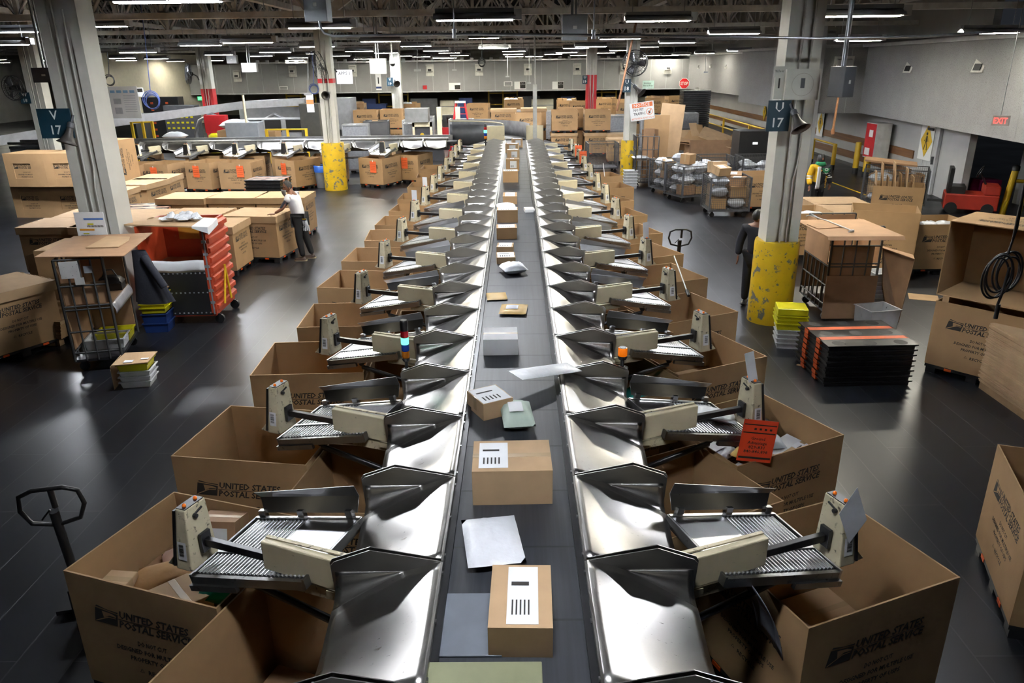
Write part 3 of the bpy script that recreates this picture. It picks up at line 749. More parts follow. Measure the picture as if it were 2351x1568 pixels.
# -- lidded boxes on the left floor: near-right or near-left corner of the lid top, yaw from the lid's front edge
LT = RIM + .014
def lidded(a, b, label, anchor='FL', z=LT, **k):
    A = at(*a, z); B = at(*b, z); yaw = edge_yaw(A, B)
    M = frame(A if anchor[1] == 'L' else B, yaw, GW + .07, GD + .07, anchor)
    return gaylord(M, label, lid=True, group='lidded mail boxes on the left floor', **k), M
lidded((515, 496), (632.7, 498), 'lidded mail box the man leans his hand on', 'FR')
lidded((420, 523), (533, 522), 'lidded mail box behind the orange container, nearest of its row', 'FR')
lidded((593, 455), (698.8, 454), 'lidded mail box just behind the man in the white shirt', 'FR')
lidded((483.6, 455), (584.5, 455), 'lidded mail box in the back row, middle of three', 'FR')
lidded((367, 457), (467, 457), 'lidded mail box in the back row beside the steel column', 'FR')
lidded((389, 497), (498, 497), 'lidded mail box in the middle row behind the orange container', 'FR')
lidded((276, 500), (369, 499), 'lidded mail box mostly hidden behind the black pallet stack', 'FR')
lidded((33, 523), (152.7, 522), 'lidded mail box with its logo showing, left of the leaning column foot', 'FL')
lidded((152.7, 523), (270, 522), 'lidded mail box half hidden behind the column foot', 'FL')
lidded((117, 500), (225, 498), 'lidded mail box behind the logo box left of the column', 'FL')
def corner_box(c, r, label, z=LT, lid=True, which='FL', pallet=True, group='lidded mail boxes on the left floor', base=0.0, kind='closed', long=True):
    """c: near corner, r: a point on the edge that runs off to its right"""
    A = at(*c, z); B = at(*r, z); yaw = edge_yaw(A, B)
    if not long:
        M = frame(A, yaw, GD, GW, 'FL') @ Rz(PI / 2)
    else: M = frame(A, yaw, which='FL')
    M = Tr(0, 0, base) @ M
    return gaylord(M, label, lid=lid, pallet=pallet, group=group, kind=kind), M
corner_box((268, 444), (323, 426), 'lidded box right of the column, nearest of the slanting row')
corner_box((334, 424), (380, 412), 'lidded box right of the column, second of the slanting row')
corner_box((381, 411), (421, 397), 'lidded box right of the column, last of the slanting row')
# the block of four sleeved boxes
def sleeved(fl, fr, z, base, label):
    A = at(*fl, z); B = at(*fr, z); yaw = edge_yaw(A, B)
    M = Tr(0, 0, base) @ frame(A, yaw, which='FL')
    t = thing('sleeved_box', label, 'cardboard box', M, 'block of sleeved boxes left of the column')
    w, d, h = GW, GD, .95
    b = MB(); b.box(-w / 2 + .01, -d / 2 + .01, 0, w / 2 - .01, d / 2 - .01, h - .02, 0); add_print(b, face_M('F', w - .02, d - .02, h), .95, top=-.30)
    b.build('box_body', [CARD, INK], t)
    b = MB()
    b.box(-w / 2 - .01, -d / 2 - .01, h - .28, w / 2 + .01, d / 2 + .01, h, 0)
    b.box(-w / 2 - .01, -d / 2 - .008, 0, -w / 2 + .25, d / 2, h - .28, 0); b.box(w / 2 - .42, -d / 2 - .008, 0, w / 2 + .01, d / 2, h - .28, 0)
    b.box(-w / 2 + .25, -d / 2 - .006, 0, w / 2 - .42, -d / 2 + .03, .24, 0)
    b.build('sleeve', CARD, t)
    return M
zb_ = .96
sleeved((23, 426), (107, 426), zb_, 0, 'sleeved cardboard box at the lower left of the four box block')
sleeved((112, 426), (195, 425), zb_, 0, 'sleeved cardboard box at the lower right of the four box block')
sleeved((5, 352), (87.5, 352), 1.92, .96, 'sleeved cardboard box at the upper left of the four box block')
sleeved((96, 352), (179, 351), 1.92, .96, 'sleeved cardboard box at the upper right of the four box block')
# box laid on its side on top, right of the column
A = at(268, 415, 1.0); t, M = corner_box((276, 436), (314, 424), 'plain mail box at the back carrying the sideways box', z=1.0, lid=False, pallet=False)
B_ = frame(at(274, 417, 1.02), edge_yaw(at(274, 417, 1.02), at(314, 409, 1.02)), .92, 1.02, 'FL')
t = thing('mail_box', 'mail box laid on its side so its printing runs upward', 'cardboard box', Tr(0, 0, .98) @ B_ @ Tr(GH / 2, 0, GW / 2) @ Ry(-PI / 2), 'lidded mail boxes on the left floor')
link(box_mesh('closed'), 'box_body', t)
# big box at the left edge of the picture
corner_box((-75, 690), (33, 664), 'lidded mail box cut off by the left picture edge')
# ---------------------------------------------------------------- second sorter along the back left
YB = 29.3
SX1 = atY(975, 312, YB).x; nq = 15
for k in range(nq):
    dup(chL, Tr(SX1 - k * PCH, YB, -.10) @ Rz(PI / 2), 'steel chute of the back belt, %s from its right end' % ORD[k], 'steel chutes of the back belt')
    if k % 2 == 1:
        M = Tr(SX1 - k * PCH, YB, -.10) @ Rz(PI / 2)
        dup(PROT[-1][0], M, 'roller table of the back belt, %s from its right end' % ORD[k // 2], 'roller tables of the back belt')
        dup(PROT[-1][1], M, 'control arm and post of the back belt, %s from its right end' % ORD[k // 2], 'control arms of the back belt')
t = thing('back_belt', 'grey belt running across the hall behind its own row of chutes', 'conveyor belt', Tr(0, 0, 0))
b = MB(); b.box(SX1 - 16, YB + .02, 1.35, SX1 + 1.2, YB + .75, 1.44); b.build('belt', BELT, t)
b = MB(); b.tube([(SX1 - 16, YB + .02, 1.55), (SX1 + .9, YB + .02, 1.55)], .05, 8); b.box(SX1 - 16, YB + .75, 1.2, SX1 + 1, YB + .82, 1.62); b.build('front_rail', STEELD, t)
b = MB(); b.box(SX1 - 16, YB + .05, 1.12, SX1 + .9, YB + .7, 1.34); b.build('bed', DKGREY, t)
for i in range(6):
    x = SX1 - 1 - i * 2.8; b = MB(); b.box(x, YB + .6, 0, x + .08, YB + .68, 1.2); b.build('trestle', DKGREY, t)

BB = [((674.6, 370), (724.6, 363), 'third'), ((574.6, 373.8), (610, 364), 'fourth'), ((479, 374.6), (525.5, 365.7), 'fifth'), ((383, 378), (434.5, 368), 'sixth'), ((876.6, 365), (918, 356.7), 'second'), ((958.5, 356.7), (991.4, 349), 'first'), ((318, 380), (360, 370), 'seventh')]
for c, r, nm in BB:
    t, M = corner_box(c, r, 'open mail box under the back belt, %s from its right end' % nm, z=RIM, lid=False, group='open boxes under the back belt', long=(nm not in ('fourth',)))
    if nm in ('first', 'second', 'third', 'fourth', 'fifth', 'sixth'):
        # orange tag on the left-hand face (the box's left side)
        p = M @ V((-GW / 2 - .02, .05 if nm != 'second' else -.12, RIM - .10)) if nm not in ('fourth',) else M @ V((-.2, GD/2 + .02, RIM - .1))
        d = M.to_3x3() @ V((-1, 0, 0)) if nm not in ('fourth',) else M.to_3x3() @ V((0, 1, 0))
        orange_tag(p, math.atan2(d.y, d.x) + PI / 2, 'orange route tag on the back belt box, %s from its right end' % nm, .26, .40)
for i, (px, w) in enumerate(((648, 0), (742, 0), (555, 0), (450, 0))):
    p = at(px, 362, RIM); M = Tr(p.x, p.y + 1.0, 0) @ Rz(.1)
    gaylord(M, 'open mail box tucked behind the tagged boxes, %s of that back row' % ORD[i], group='open boxes tucked under the back belt')
# ================================================================== the hall
def atX(px, py, X):
    r = ray(px, py); t = X / r.x
    return V((X, r.y * t, EYE + r.z * t))
def wall_strip(name, pts, z0, z1, m, th=.12, kind=True):
    b = MB()
    for (xa, ya), (xb, yb) in zip(pts, pts[1:]):
        d = V((xb - xa, yb - ya, 0)); n = V((-d.y, d.x, 0)).normalized() * th
        b.hexa([(xa, ya, z0), (xb, yb, z0), (xb + n.x, yb + n.y, z0), (xa + n.x, ya + n.y, z0)], [(xa, ya, z1), (xb, yb, z1), (xb + n.x, yb + n.y, z1), (xa + n.x, ya + n.y, z1)])
    o = b.build(name, m)
    if kind: struct(o)
    return o
YW = 62.0
zt = atY(1170, 140, YW).z; zb = atY(1170, 207, YW).z
wall_strip('wall_back', [(14.6, 74), (-45, 74)], 0, 8.6, mat('far_wall', (.30, .27, .22), .8, var=.3, vscale=.5))
b = MB(); xL = atY(390, 190, YW).x
b.box(xL, YW, zb, 13.8, YW + .3, zt)
x = xL
while x < 13.5: b.box(x, YW - .012, zb, x + .03, YW, zt, 1); x += 1.22
b.box(xL, YW - .05, zb - .08, 13.8, YW + .35, zb, 1)
struct(b.build('wall_upper_back', [WALLG, LGREY]))
wall_strip('wall_left', [(atY(385, 190, 58).x, 64), (atY(200, 190, 50).x, 48)], 0, 5.2, WALLY)
wall_strip('wall_far_left', [(-44, 74), (-44, -6)], 0, 8.6, WALLW)
wall_strip('wall_front', [(-45, -5.9), (32, -5.9)], 0, 8.6, mat('dark_grey_wall', (.06, .06, .065), .8))
# right wall: low wall, then the jutting lookout gallery above
low = [(13.3, 22.6), (13.6, 24.5), (14.05, 32), (14.3, 44), (14.4, 74)]
wall_strip('wall_right', [(x, y) for x, y in low], 0, 8.6, WALLW, th=-.2)
wall_strip('wall_right_near', [(16, -6), (16, 22.6)], 0, 8.6, mat('dark_blue_wall', (.03, .05, .09), .7), th=-.2)
gz = 2.25
def gal(pts, name):
    b = MB()
    for (xa, ya), (xb, yb) in zip(pts, pts[1:]):
        d = V((xb - xa, yb - ya, 0)); n = V((d.y, -d.x, 0)).normalized() * .25
        b.hexa([(xa, ya, gz), (xb, yb, gz), (xb + n.x, yb + n.y, gz), (xa + n.x, ya + n.y, gz)], [(xa, ya, 4.62), (xb, yb, 4.62), (xb + n.x, yb + n.y, 4.62), (xa + n.x, ya + n.y, 4.62)])
        L_ = d.length; u = d.normalized(); q = 0
        while q < L_:
            c = V((xa, ya, 0)) + u * q; k = -n.normalized() * .006
            b.hexa([(c.x + k.x, c.y + k.y, gz), (c.x + k.x + u.x * .02, c.y + k.y + u.y * .02, gz), (c.x + u.x * .02, c.y + u.y * .02, gz), (c.x, c.y, gz)], [(c.x + k.x, c.y + k.y, 4.62), (c.x + k.x + u.x * .02, c.y + k.y + u.y * .02, 4.62), (c.x + u.x * .02, c.y + u.y * .02, 4.62), (c.x, c.y, 4.62)], 1)
            q += 1.22
        b.hexa([(xa, ya, 4.62), (xb, yb, 4.62), (xb + n.x * 2, yb + n.y * 2, 4.62), (xa + n.x * 2, ya + n.y * 2, 4.62)], [(xa, ya, 4.72), (xb, yb, 4.72), (xb + n.x * 2, yb + n.y * 2, 4.72), (xa + n.x * 2, ya + n.y * 2, 4.72)], 1)
    struct(b.build(name, [WALLG, LGREY]))
# order so the inside faces -x
gal([(13.75, 61.9), (13.75, 40.0)], 'wall_gallery_far')
gal([(11.6, 40.0), (11.6, 30.2), (13.55, 30.2)][:2], 'wall_gallery_side')
gal([(11.6, 30.2), (13.55, 30.1)], 'wall_gallery_front') if False else None
b = MB(); b.box(11.6, 30.2, gz, 13.7, 30.45, 4.62); b.box(11.6, 30.19, gz, 11.62, 30.2, 4.62, 1); b.box(12.7, 30.19, gz, 12.72, 30.2, 4.62, 1); b.box(11.5, 30.1, 4.62, 13.7, 30.6, 4.72, 1); struct(b.build('wall_gallery_front', [WALLG, LGREY]))
gal([(13.55, 30.3), (12.4, 18.8), (11.6, 9.5)], 'wall_gallery_near')
b = MB(); b.box(13.5, 9, gz - .05, 16.2, 30.2, gz); struct(b.build('wall_gallery_soffit', mat('soffit_dark', (.06, .06, .065), .8)))
# lookout windows in the galleries
def lookout(px, py, w, h, label, face='X', X=13.75):
    if face == 'Y': c = atY(px, py, YW - .02); rot = 0
    elif face == 'F': c = atY(px, py, 30.15); rot = 0
    else:
        c = atX(px, py, X); rot = -PI / 2
    M = Tr(c) @ Rz(rot)
    t = thing('lookout_hood', label, 'lookout hood', M, 'lookout hoods on the gallery walls')
    b = MB(); b.box(-w / 2, -.03, -h / 2, w / 2, 0, h / 2); b.hexa([(-w * .36, -.30, -h * .12), (w * .36, -.30, -h * .12), (w * .36, -.02, -h * .16), (-w * .36, -.02, -h * .16)], [(-w * .36, -.16, h * .36), (w * .36, -.16, h * .36), (w * .36, -.02, h * .42), (-w * .36, -.02, h * .42)]); b.build('hood', mat('hood_cream', (.62, .61, .56), .5), t)
    b = MB(); b.hexa([(-w * .22, -.312, -h * .07), (w * .22, -.312, -h * .07), (w * .22, -.29, -h * .07), (-w * .22, -.29, -h * .07)], [(-w * .22, -.27, h * .10), (w * .22, -.27, h * .10), (w * .22, -.25, h * .10), (-w * .22, -.25, h * .10)]); b.build('slot', BLACK, t)
    return t
for i, px in enumerate((672, 810, 987, 1100, 1212, 1325, 1432, 1533, 545 + 0)):
    lookout(px, (162 if px > 600 else 172) - (px - 900) * .008, .62, .85, 'cream lookout hood on the back gallery wall, %s in hanging order' % ORD[i], 'Y')
for i, (px, py) in enumerate(((1612, 153), (1640, 151), (1676, 152), (1718, 152), (1765, 150))):
    lookout(px, py, .6, .95, 'cream lookout hood on the right gallery, %s from the back corner' % ORD[i], 'X')
lookout(1935, 160, .75, .95, 'cream lookout hood on the short gallery face behind the column', 'F')
def gx(Y): return 12.4 + (13.55 - 12.4) * (Y - 18.8) / 11.5 if Y > 18.8 else 11.6 + .8 * (Y - 9.5) / 9.3
for px, py, nm in ((2103, 158, 'left one'), (2268, 155, 'right one')):
    X = 13.0
    for _ in range(20): c = atX(px, py, X); X = gx(c.y)
    t = lookout(px, py, .72, 1.0, 'boxy cream lookout hood on the near right gallery, %s' % nm, 'X', X - .03)
# wooden bumper rails on the right wall
def along(pts, z0, z1, th, m, name, kind='trim'):
    b = MB()
    for (xa, ya), (xb, yb) in zip(pts, pts[1:]): b.hexa([(xa - th, ya, z0), (xb - th, yb, z0), (xb, yb, z0), (xa, ya, z0)], [(xa - th, ya, z1), (xb - th, yb, z1), (xb, yb, z1), (xa, ya, z1)])
    return struct(b.build(name, m))
zr = atX(1900, 325, 14.1).z
w2 = [(13.72, 26.4), (14.05, 32), (14.3, 44), (14.4, 60)]
along(w2, .95, 1.22, .05, WOOD, 'trim_1'); along(w2, .32, .60, .05, WOOD, 'trim_2'); along(w2, 0, .12, .03, BLACK, 'baseboard_right')
# floor line
b = MB(); b.box(11.45, 14, 0, 11.53, 50, .004); struct(b.build('floor_line', YELLOW))
# white painted pilaster block behind the near right column
b = MB(); p = atY(1895, 400, 27.8); b.box(11.0, 30.0, 0, 11.6, 30.6, 8.6); struct(b.build('wall_pilaster', WALLW))
# door in the right wall
M = Tr(13.66, 25.2, 0) @ Rz(PI / 2 - math.atan2(.3, 1.9) * 0 - .15)
t = thing('door_1', 'pale exit door with narrow window at the right wall', 'door', M); t['kind'] = 'structure'
b = MB(); b.box(-.5, .0, 0, .5, .05, 2.1); lf_ = b.build('leaf', mat('door_grey', (.44, .45, .44), .5), t)
b = MB(); b.box(-.58, -.02, 0, -.5, .07, 2.16); b.box(.5, -.02, 0, .58, .07, 2.16); b.box(-.58, -.02, 2.1, .58, .07, 2.18); b.build('door_frame', LGREY, t)
b = MB(); b.box(-.02, .048, 1.05, .18, .058, 1.65); b.build('window_trim', GREY, lf_)
b = MB(); b.box(.02, .056, 1.1, .14, .064, 1.6); b.build('pane', mat('pane', (.5, .45, .4), .2), lf_)
b = MB(); b.box(-.1, .05, 1.98, .35, .13, 2.06); b.box(-.4, .05, .95, -.36, .12, 1.2); b.build('closer_and_handle', DKGREY, lf_)
# ---- pictures, signs on walls
def flat(px0, py0, px1, py1, Y, name, label, cat, m=SIGNW, th=.02, group=None, face=None):
    """a thin board facing the camera side at depth Y; returns object-builder frame"""
    a = atY(px0, py1, Y); c = atY(px1, py0, Y); a2 = atY(px0, py0, Y)
    w = c.x - a.x; h = c.z - a.z
    return V(((a.x + c.x) / 2, Y, (a.z + c.z) / 2)), abs(w), abs(h)
FM = Matrix(((1, 0, 0, 0), (0, 0, -1, 0), (0, 1, 0, 0), (0, 0, 0, 1)))
def board(c, w, h, name, label, cat, m, texts=(), bars=(), rot=0, th=.02, m2=INK, group=None, extra=()):
    b = MB(); b.box(-w / 2, 0, -h / 2, w / 2, th, h / 2, 0)
    for tx, cap, x, z, wd in texts: b.text(tx, cap, Tr(x, -.003, z) @ FM, 1, bold=.012, width=wd)
    for x0, z0, x1, z1, mi in bars: b.box(x0, -.003, z0, x1, -.0005, z1, mi)
    o = b.build(name, [m, m2] + list(extra), None, Tr(c) @ Rz(rot))
    return tag(o, label, cat, group)
def px_board(px0, py0, px1, py1, Y, *a, **k):
    c, w, h = flat(px0, py0, px1, py1, Y, 0, 0, 0)
    return c, w, h
# grid signs
def grid_sign(px0, py0, px1, py1, Y, l1, l2, label, rot=0):
    c, w, h = px_board(px0, py0, px1, py1, Y)
    return board(c, w, h, 'grid_sign', label, 'sign', NAVY, [(l1, h * .30, 0, h * .14, None), (l2, h * .30, 0, -h * .36, None)], m2=SIGNW, rot=rot)
grid_sign(97, 249, 158, 318, 11.72, 'V', '17', 'dark blue grid sign V 17 on the left column', rot=.0)
grid_sign(1758, 230, 1818, 302, 11.70, 'U', '17', 'dark blue grid sign U 17 on the right column')
grid_sign(1430, 181, 1449, 212, 27.5, 'U', '18', 'dark blue grid sign U 18 beside the fan column')
grid_sign(1337, 173, 1349, 193, 43.2, 'U', '19', 'small dark blue grid sign U 19 on the red footed column')
grid_sign(889, 178, 902, 198, 43.2, 'V', '19', 'small dark blue grid sign V 19 on the far white column')
grid_sign(49, 212, 66, 238, 27.5, 'W', '18', 'dark blue grid sign W 18 behind the left fan')
# stop signs
def stop(px, py, Y, r_px, label):
    c = atY(px, py, Y); r = (atY(px + r_px, py, Y) - c).length
    b = MB(); p = lambda k, i: (k * r * math.cos(PI / 8 + i * PI / 4), 0, k * r * math.sin(PI / 8 + i * PI / 4))
    b.plate([p(1.08, i) for i in range(8)], (0, .02, 0), 1)
    b.plate([V(p(.99, i)) + V((0, -.004, 0)) for i in range(8)], (0, .004, 0), 0)
    b.text('STOP', r * .62, Tr(0, -.008, -r * .31) @ FM, 1, bold=.02, width=r * 1.5)
    o = b.build('stop_sign', [mat('sign_red', (.55, .01, .015), .4, var=.02), SIGNW], None, Tr(c)); return tag(o, label, 'sign')
stop(1571, 191.5, 58, 11.5, 'red STOP sign hanging clear in front of the back wall')
stop(1604, 218.5, 60, 10.5, 'red STOP sign half covered by a hanging white board')
c, w, h = px_board(1594, 201, 1604, 227, 55); board(c, w, h, 'hanging_board', 'narrow white board hanging over the second STOP sign', 'sign', SIGNW)
# notice on U18
c, w, h = px_board(1446, 234, 1503, 276, 27.3)
b = MB(); b.box(-w / 2, 0, -h / 2, w / 2, .02, h / 2, 0); b.box(-w * .40, -.003, h * .22, w * .45, 0, h * .46, 2)
b.text('NOTICE', h * .17, Tr(0, -.006, h * .26) @ FM, 0, bold=.01, width=w * .66)
b.text('NO PIT', h * .15, Tr(-w * .14, -.004, h * .02) @ FM, 1, bold=.01, width=w * .42); b.text('TRAFFIC', h * .15, Tr(-w * .12, -.004, -h * .20) @ FM, 1, bold=.01, width=w * .5)
b.text('BETWEEN APBS 3 & 4', h * .10, Tr(0, -.004, -h * .44) @ FM, 2, width=w * .9)
n_ = 20; cc = (w * .30, -h * .07); R_ = h * .19
for i in range(n_):
    a0, a1 = 2 * PI * i / n_, 2 * PI * (i + 1) / n_
    b.poly([(cc[0] + R_ * math.cos(a0), -.005, cc[1] + R_ * math.sin(a0)), (cc[0] + R_ * math.cos(a1), -.005, cc[1] + R_ * math.sin(a1)), (cc[0] + .85 * R_ * math.cos(a1), -.005, cc[1] + .85 * R_ * math.sin(a1)), (cc[0] + .85 * R_ * math.cos(a0), -.005, cc[1] + .85 * R_ * math.sin(a0))], 2)
b.poly([(cc[0] - R_ * .6, -.005, cc[1] - R_ * .7), (cc[0] - R_ * .45, -.005, cc[1] - R_ * .75), (cc[0] + R_ * .65, -.005, cc[1] + R_ * .65), (cc[0] + R_ * .5, -.005, cc[1] + R_ * .75)], 2)
b.box(cc[0] - R_ * .3, -.004, cc[1] - R_ * .55, cc[0] + R_ * .15, -.001, cc[1] + R_ * .2, 1); b.box(cc[0] + R_ * .2, -.004, cc[1] - R_ * .55, cc[0] + R_ * .3, -.001, cc[1] + R_ * .5, 1)
o = b.build('notice_sign', [SIGNW, INK, mat('notice_orange', (.72, .17, .05), .5, var=.02)], None, Tr(c) @ Ry(-.13)); tag(o, 'white NOTICE NO PIT TRAFFIC sign tilted on the U 18 column', 'sign')
c, w, h = px_board(1475, 185, 1502, 204, 60)
board(c, w, h, 'hanging_sign', 'pale green sign reading Incoming Parcel Post', 'sign', mat('sign_mint', (.42, .60, .56), .5), [('Incoming', h * .2, -w * .1, h * .12, w * .6), ('Parcel Post', h * .2, -w * .02, -h * .2, w * .8)])
c, w, h = px_board(774, 160, 808, 193, 30)
board(c, w, h, 'hanging_sign', 'white hanging sign reading APPS 1 beside the lit column', 'sign', mat('sign_paper', (.5, .5, .5), .6), [('APPS 1', h * .24, -w * .02, h * .14, w * .72)], [(-w * .42, -h * .16, w * .42, -h * .12, 2), (-w * .42, -h * .38, w * .42, -h * .34, 2)], extra=(LGREY,))
for i, (x0, y0, x1, y1) in enumerate(((1031, 190, 1057, 207), (1181, 187, 1207, 205), (1268, 187, 1294, 205))):
    c, w, h = px_board(x0, y0, x1, y1, YW - .06)
    board(c, w, h, 'wall_poster', 'small black and white poster on the back gallery wall, %s of three' % ORD[i], 'poster', SIGNW, [('Empty', h * .14, w * .25, h * .25, w * .3), ('Equipment', h * .14, w * .25, h * .05, w * .38)], [(0, -h * .4, w * .48, h * .45, 2)] if i else [(0, -h * .4, w * .48, h * .2, 2)], m2=SIGNW, extra=(INK,))
for i, (x0, y0, x1, y1) in enumerate(((1157, 187, 1176, 198), (642, 198, 660, 206))):
    c, w, h = px_board(x0, y0, x1, y1, YW - .06)
    o = board(c, w, h, 'wall_vent', 'dark louvred vent in the back gallery wall, %s' % ('centre one' if i == 0 else 'left one'), 'vent', SIGNW, (), [(-w * .42, -h * .38 + h * .19 * k, w * .42, -h * .38 + h * .19 * k + h * .12, 1) for k in range(4)])
c, w, h = px_board(971, 196, 980, 205, YW - .06); board(c, w, h, 'fire_sign', 'small red square sign on the back gallery wall', 'sign', RED)
# posters on the right gallery
def xboard(px0, py0, px1, py1, X, name, label, cat, m, texts=(), bars=(), extra=(), m2=INK):
    a = atX(px0, (py0 + py1) / 2, X); c = atX(px1, (py0 + py1) / 2, X); w = abs(a.y - c.y); h = (atX((px0 + px1) / 2, py0, X) - atX((px0 + px1) / 2, py1, X)).length
    m_ = (a + c) / 2
    return board(m_, w, h, name, label, cat, m, [(t_, cp * h, x * w, z * h, wd * w if wd else None) for t_, cp, x, z, wd in texts], [(x0 * w, z0 * h, x1 * w, z1 * h, k) for x0, z0, x1, z1, k in bars], rot=-PI / 2, extra=extra, m2=m2)
xboard(1627, 167, 1654, 206, 13.7, 'wall_poster', 'blue safety poster with orange foot on the right gallery', 'poster', mat('poster_blue', (.07, .08, .28), .5), [('Remember: "Safety is earned,', .07, 0, .22, .8), ('no accident is perfect!"', .07, 0, .0, .7)], [(-.48, -.42, .48, -.12, 2), (-.48, .44, .48, .49, 3)], extra=(mat('poster_orange', (.7, .3, .03), .5), YELLOW), m2=SIGNW)
xboard(1684, 169, 1709, 205, 13.7, 'wall_calendar', 'dark blue headed calendar sheet on the right gallery', 'poster', mat('poster_navy', (.03, .04, .10), .5), (), [(-.42 + .15 * k, -.22, -.30 + .15 * k, .26, 1) for k in range(6)] + [(-.48, -.44, .48, -.30, 1)], m2=SIGNW)
# diamond walk signs on the low right wall
def wall_x(px, py):
    X = 14.0
    for _ in range(15):
        c = atX(px, py, X); Y = c.y
        X = 14.05 + (14.3 - 14.05) * (Y - 32) / 12 if Y > 32 else 13.6 + .45 * (Y - 24.5) / 7.5
    return atX(px, py, X)
for i, (px, py, r_, sh) in enumerate(((2132, 323, .36, 1), (1887, 283, .33, 1), (1707, 247, .33, 1), (1657, 238, .33, 1), (1758, 258, .33, 0), (1632, 233, .33, 1))):
    c = wall_x(px, py) - V((.07, 0, 0))
    b = MB()
    if sh: b.box(-.46, 0, -.62, .46, .01, .80, 2); b.box(-.35, -.002, .56, .35, 0, .62, 1); b.box(-.3, -.002, .48, .3, 0, .53, 1)
    b.plate([(0, -.006, -.52), (.40, -.006, 0), (0, -.006, .52), (-.40, -.006, 0)], (0, .006, 0), 0)
    # walking figure
    b.cyl((0, -.012, .22), (0, -.006, .22), .05, n=12, mi=1)
    for p in ([(-.03, .16), (.05, .16), (.06, -.05), (-.05, -.05)], [(.02, -.05), (.06, -.05), (.13, -.30), (.08, -.30)], [(-.05, -.05), (0, -.05), (-.07, -.30), (-.12, -.30)], [(.04, .15), (.07, .12), (.15, -.02), (.11, -.02)], [(-.03, .15), (-.06, .11), (-.15, -.02), (-.11, -.03)]):
        b.poly([(x, -.009, z) for x, z in p], 1)
    o = b.build('walk_sign', [YELLOW, INK, SIGNW], None, Tr(c) @ Rz(-PI / 2 - .05) @ Matrix.Diagonal((r_ / .36, 1, r_ / .36, 1)))
    tag(o, 'yellow diamond walking sign on the right wall, %s' % ('nearest and largest', 'beside the tall pipe', 'near the wooden bumper middle', 'next beyond the middle one', 'just left of the near column', 'closest to the back corner')[i], 'sign')
# red hose cabinet
c = wall_x(2040, 345); M = Tr(c.x - .30, c.y, 0) @ Rz(-PI / 2)
t = thing('hose_cabinet', 'red and white hose cabinet on the right wall', 'fire cabinet', M)
b = MB(); b.box(-.42, -.45, .75, .42, .1, 2.0); b.build('cabinet', mat('cabinet_white', (.55, .55, .53), .5), t)
b = MB(); b.box(-.425, -.43, .78, -.42, .05, 1.97); b.box(-.40, -.458, .78, .40, -.45, 1.97); hd_ = b.build('door', RED, t)
for x0, z0, x1, z1 in ((-.1, 1.5, .2, 1.75), (-.3, .85, .1, 1.1)): b = MB(); b.box(x0, -.465, z0, x1, -.458, z1); b.build('sticker', SIGNW, hd_)
# exit sign
c = atY(2297, 277, 17.6)
b = MB(); b.box(-.17, 0, -.11, .17, .06, .11, 0); b.text('EXIT', .13, Tr(0, -.004, -.065) @ FM, 1, bold=.01, width=.27)
tag(b.build('exit_sign', [mat('exit_box', (.6, .55, .52), .5), mat('exit_red', (.9, .05, .04), .4, var=0, emit=((1, .06, .05), 2.0))], None, Tr(c) @ Rz(-.75)), 'lit red EXIT sign hung under the right gallery', 'sign')
b = MB(); b.tube([c + V((0, .03, .11)), c + V((0, .03, 2.4))], .008); tag(b.build('sign_conduit', CONDUIT), 'thin conduit dropping to the red EXIT sign', 'pipe')
c = atY(460, 226, 55); b = MB(); b.box(-.2, 0, -.13, .2, .06, .13); b.text('EXIT', .16, Tr(0, -.004, -.08) @ FM, 1, bold=.01, width=.3)
tag(b.build('exit_sign', [mat('exit_green_box', (.05, .3, .12), .4, emit=((.1, 1, .35), .6)), mat('exit_green', (.6, 1, .7), .4, var=0, emit=((.3, 1, .5), 1.0))], None, Tr(c)), 'lit green EXIT sign by the red footed left column', 'sign')
# ---- steel columns
def hcol(mb, w, d, z0, z1, mi=0, t_=.03):
    mb.box(-w / 2, -d / 2, z0, -w / 2 + t_, d / 2, z1, mi); mb.box(w / 2 - t_, -d / 2, z0, w / 2, d / 2, z1, mi)
    mb.box(-w / 2 + t_, -d / 2 + .06, z0, w / 2 - t_, -d / 2 + .09, z1, mi)
    mb.box(-w / 2 + t_, -d / 2, z0, -w / 2 + .15, -d / 2 + t_, z1, mi); mb.box(w / 2 - .15, -d / 2, z0, w / 2 - t_, -d / 2 + t_, z1, mi)
def column(x, y, w, label, red=None, guard=None, brace=True, gname='column_guard', whiteband=False):
    M = Tr(x, y, 0); t = thing('steel_column', label, 'column', M); t['kind'] = 'structure'
    b = MB(); hcol(b, w, w * .8, 0, 8.6); b.build('shaft', COLW, t)
    b = MB()
    b.tube([(-.05, -w * .4 - .02, .6), (-.05, -w * .4 - .02, 6)], .018); b.tube([(.06, -w * .4 - .02, .6), (.06, -w * .4 - .02, 2.4), (.1, -w * .4 - .02, 2.7), (.1, -w * .4 - .02, 5)], .015)
    b.build('conduit', COLW, t)
    if brace:
        b = MB()
        for s_ in (-1, 1): b.hexa([(s_ * .1, -.1, 5.6), (s_ * .1, .1, 5.6), (s_ * .1, .1, 5.95), (s_ * .1, -.1, 5.95)], [(s_ * 3.2, -.1, 7.6), (s_ * 3.2, .1, 7.6), (s_ * 3.2, .1, 7.95), (s_ * 3.2, -.1, 7.95)])
        b.build('knee_brace', TRUSS, t)
    if red:
        b = MB(); hcol(b, w + .02, w * .8 + .02, red[0], red[1]); b.build('red_band', RED, t)
    if guard:
        r, h = guard
        b = MB(); b.lathe([(r, 0), (r, h - .05), (r * .97, h)], 28, cap=True); b.build(gname, YPAINT, t)
    return t
cV17 = column(-6.80, 12.25, .60, 'big white steel column on the left carrying the V 17 sign', brace=False)
cU17 = column(4.30, 12.15, .52, 'big white steel column on the right carrying the U 17 sign', guard=(.36, 1.40), brace=False)
p = atY(765, 250, 27.8)
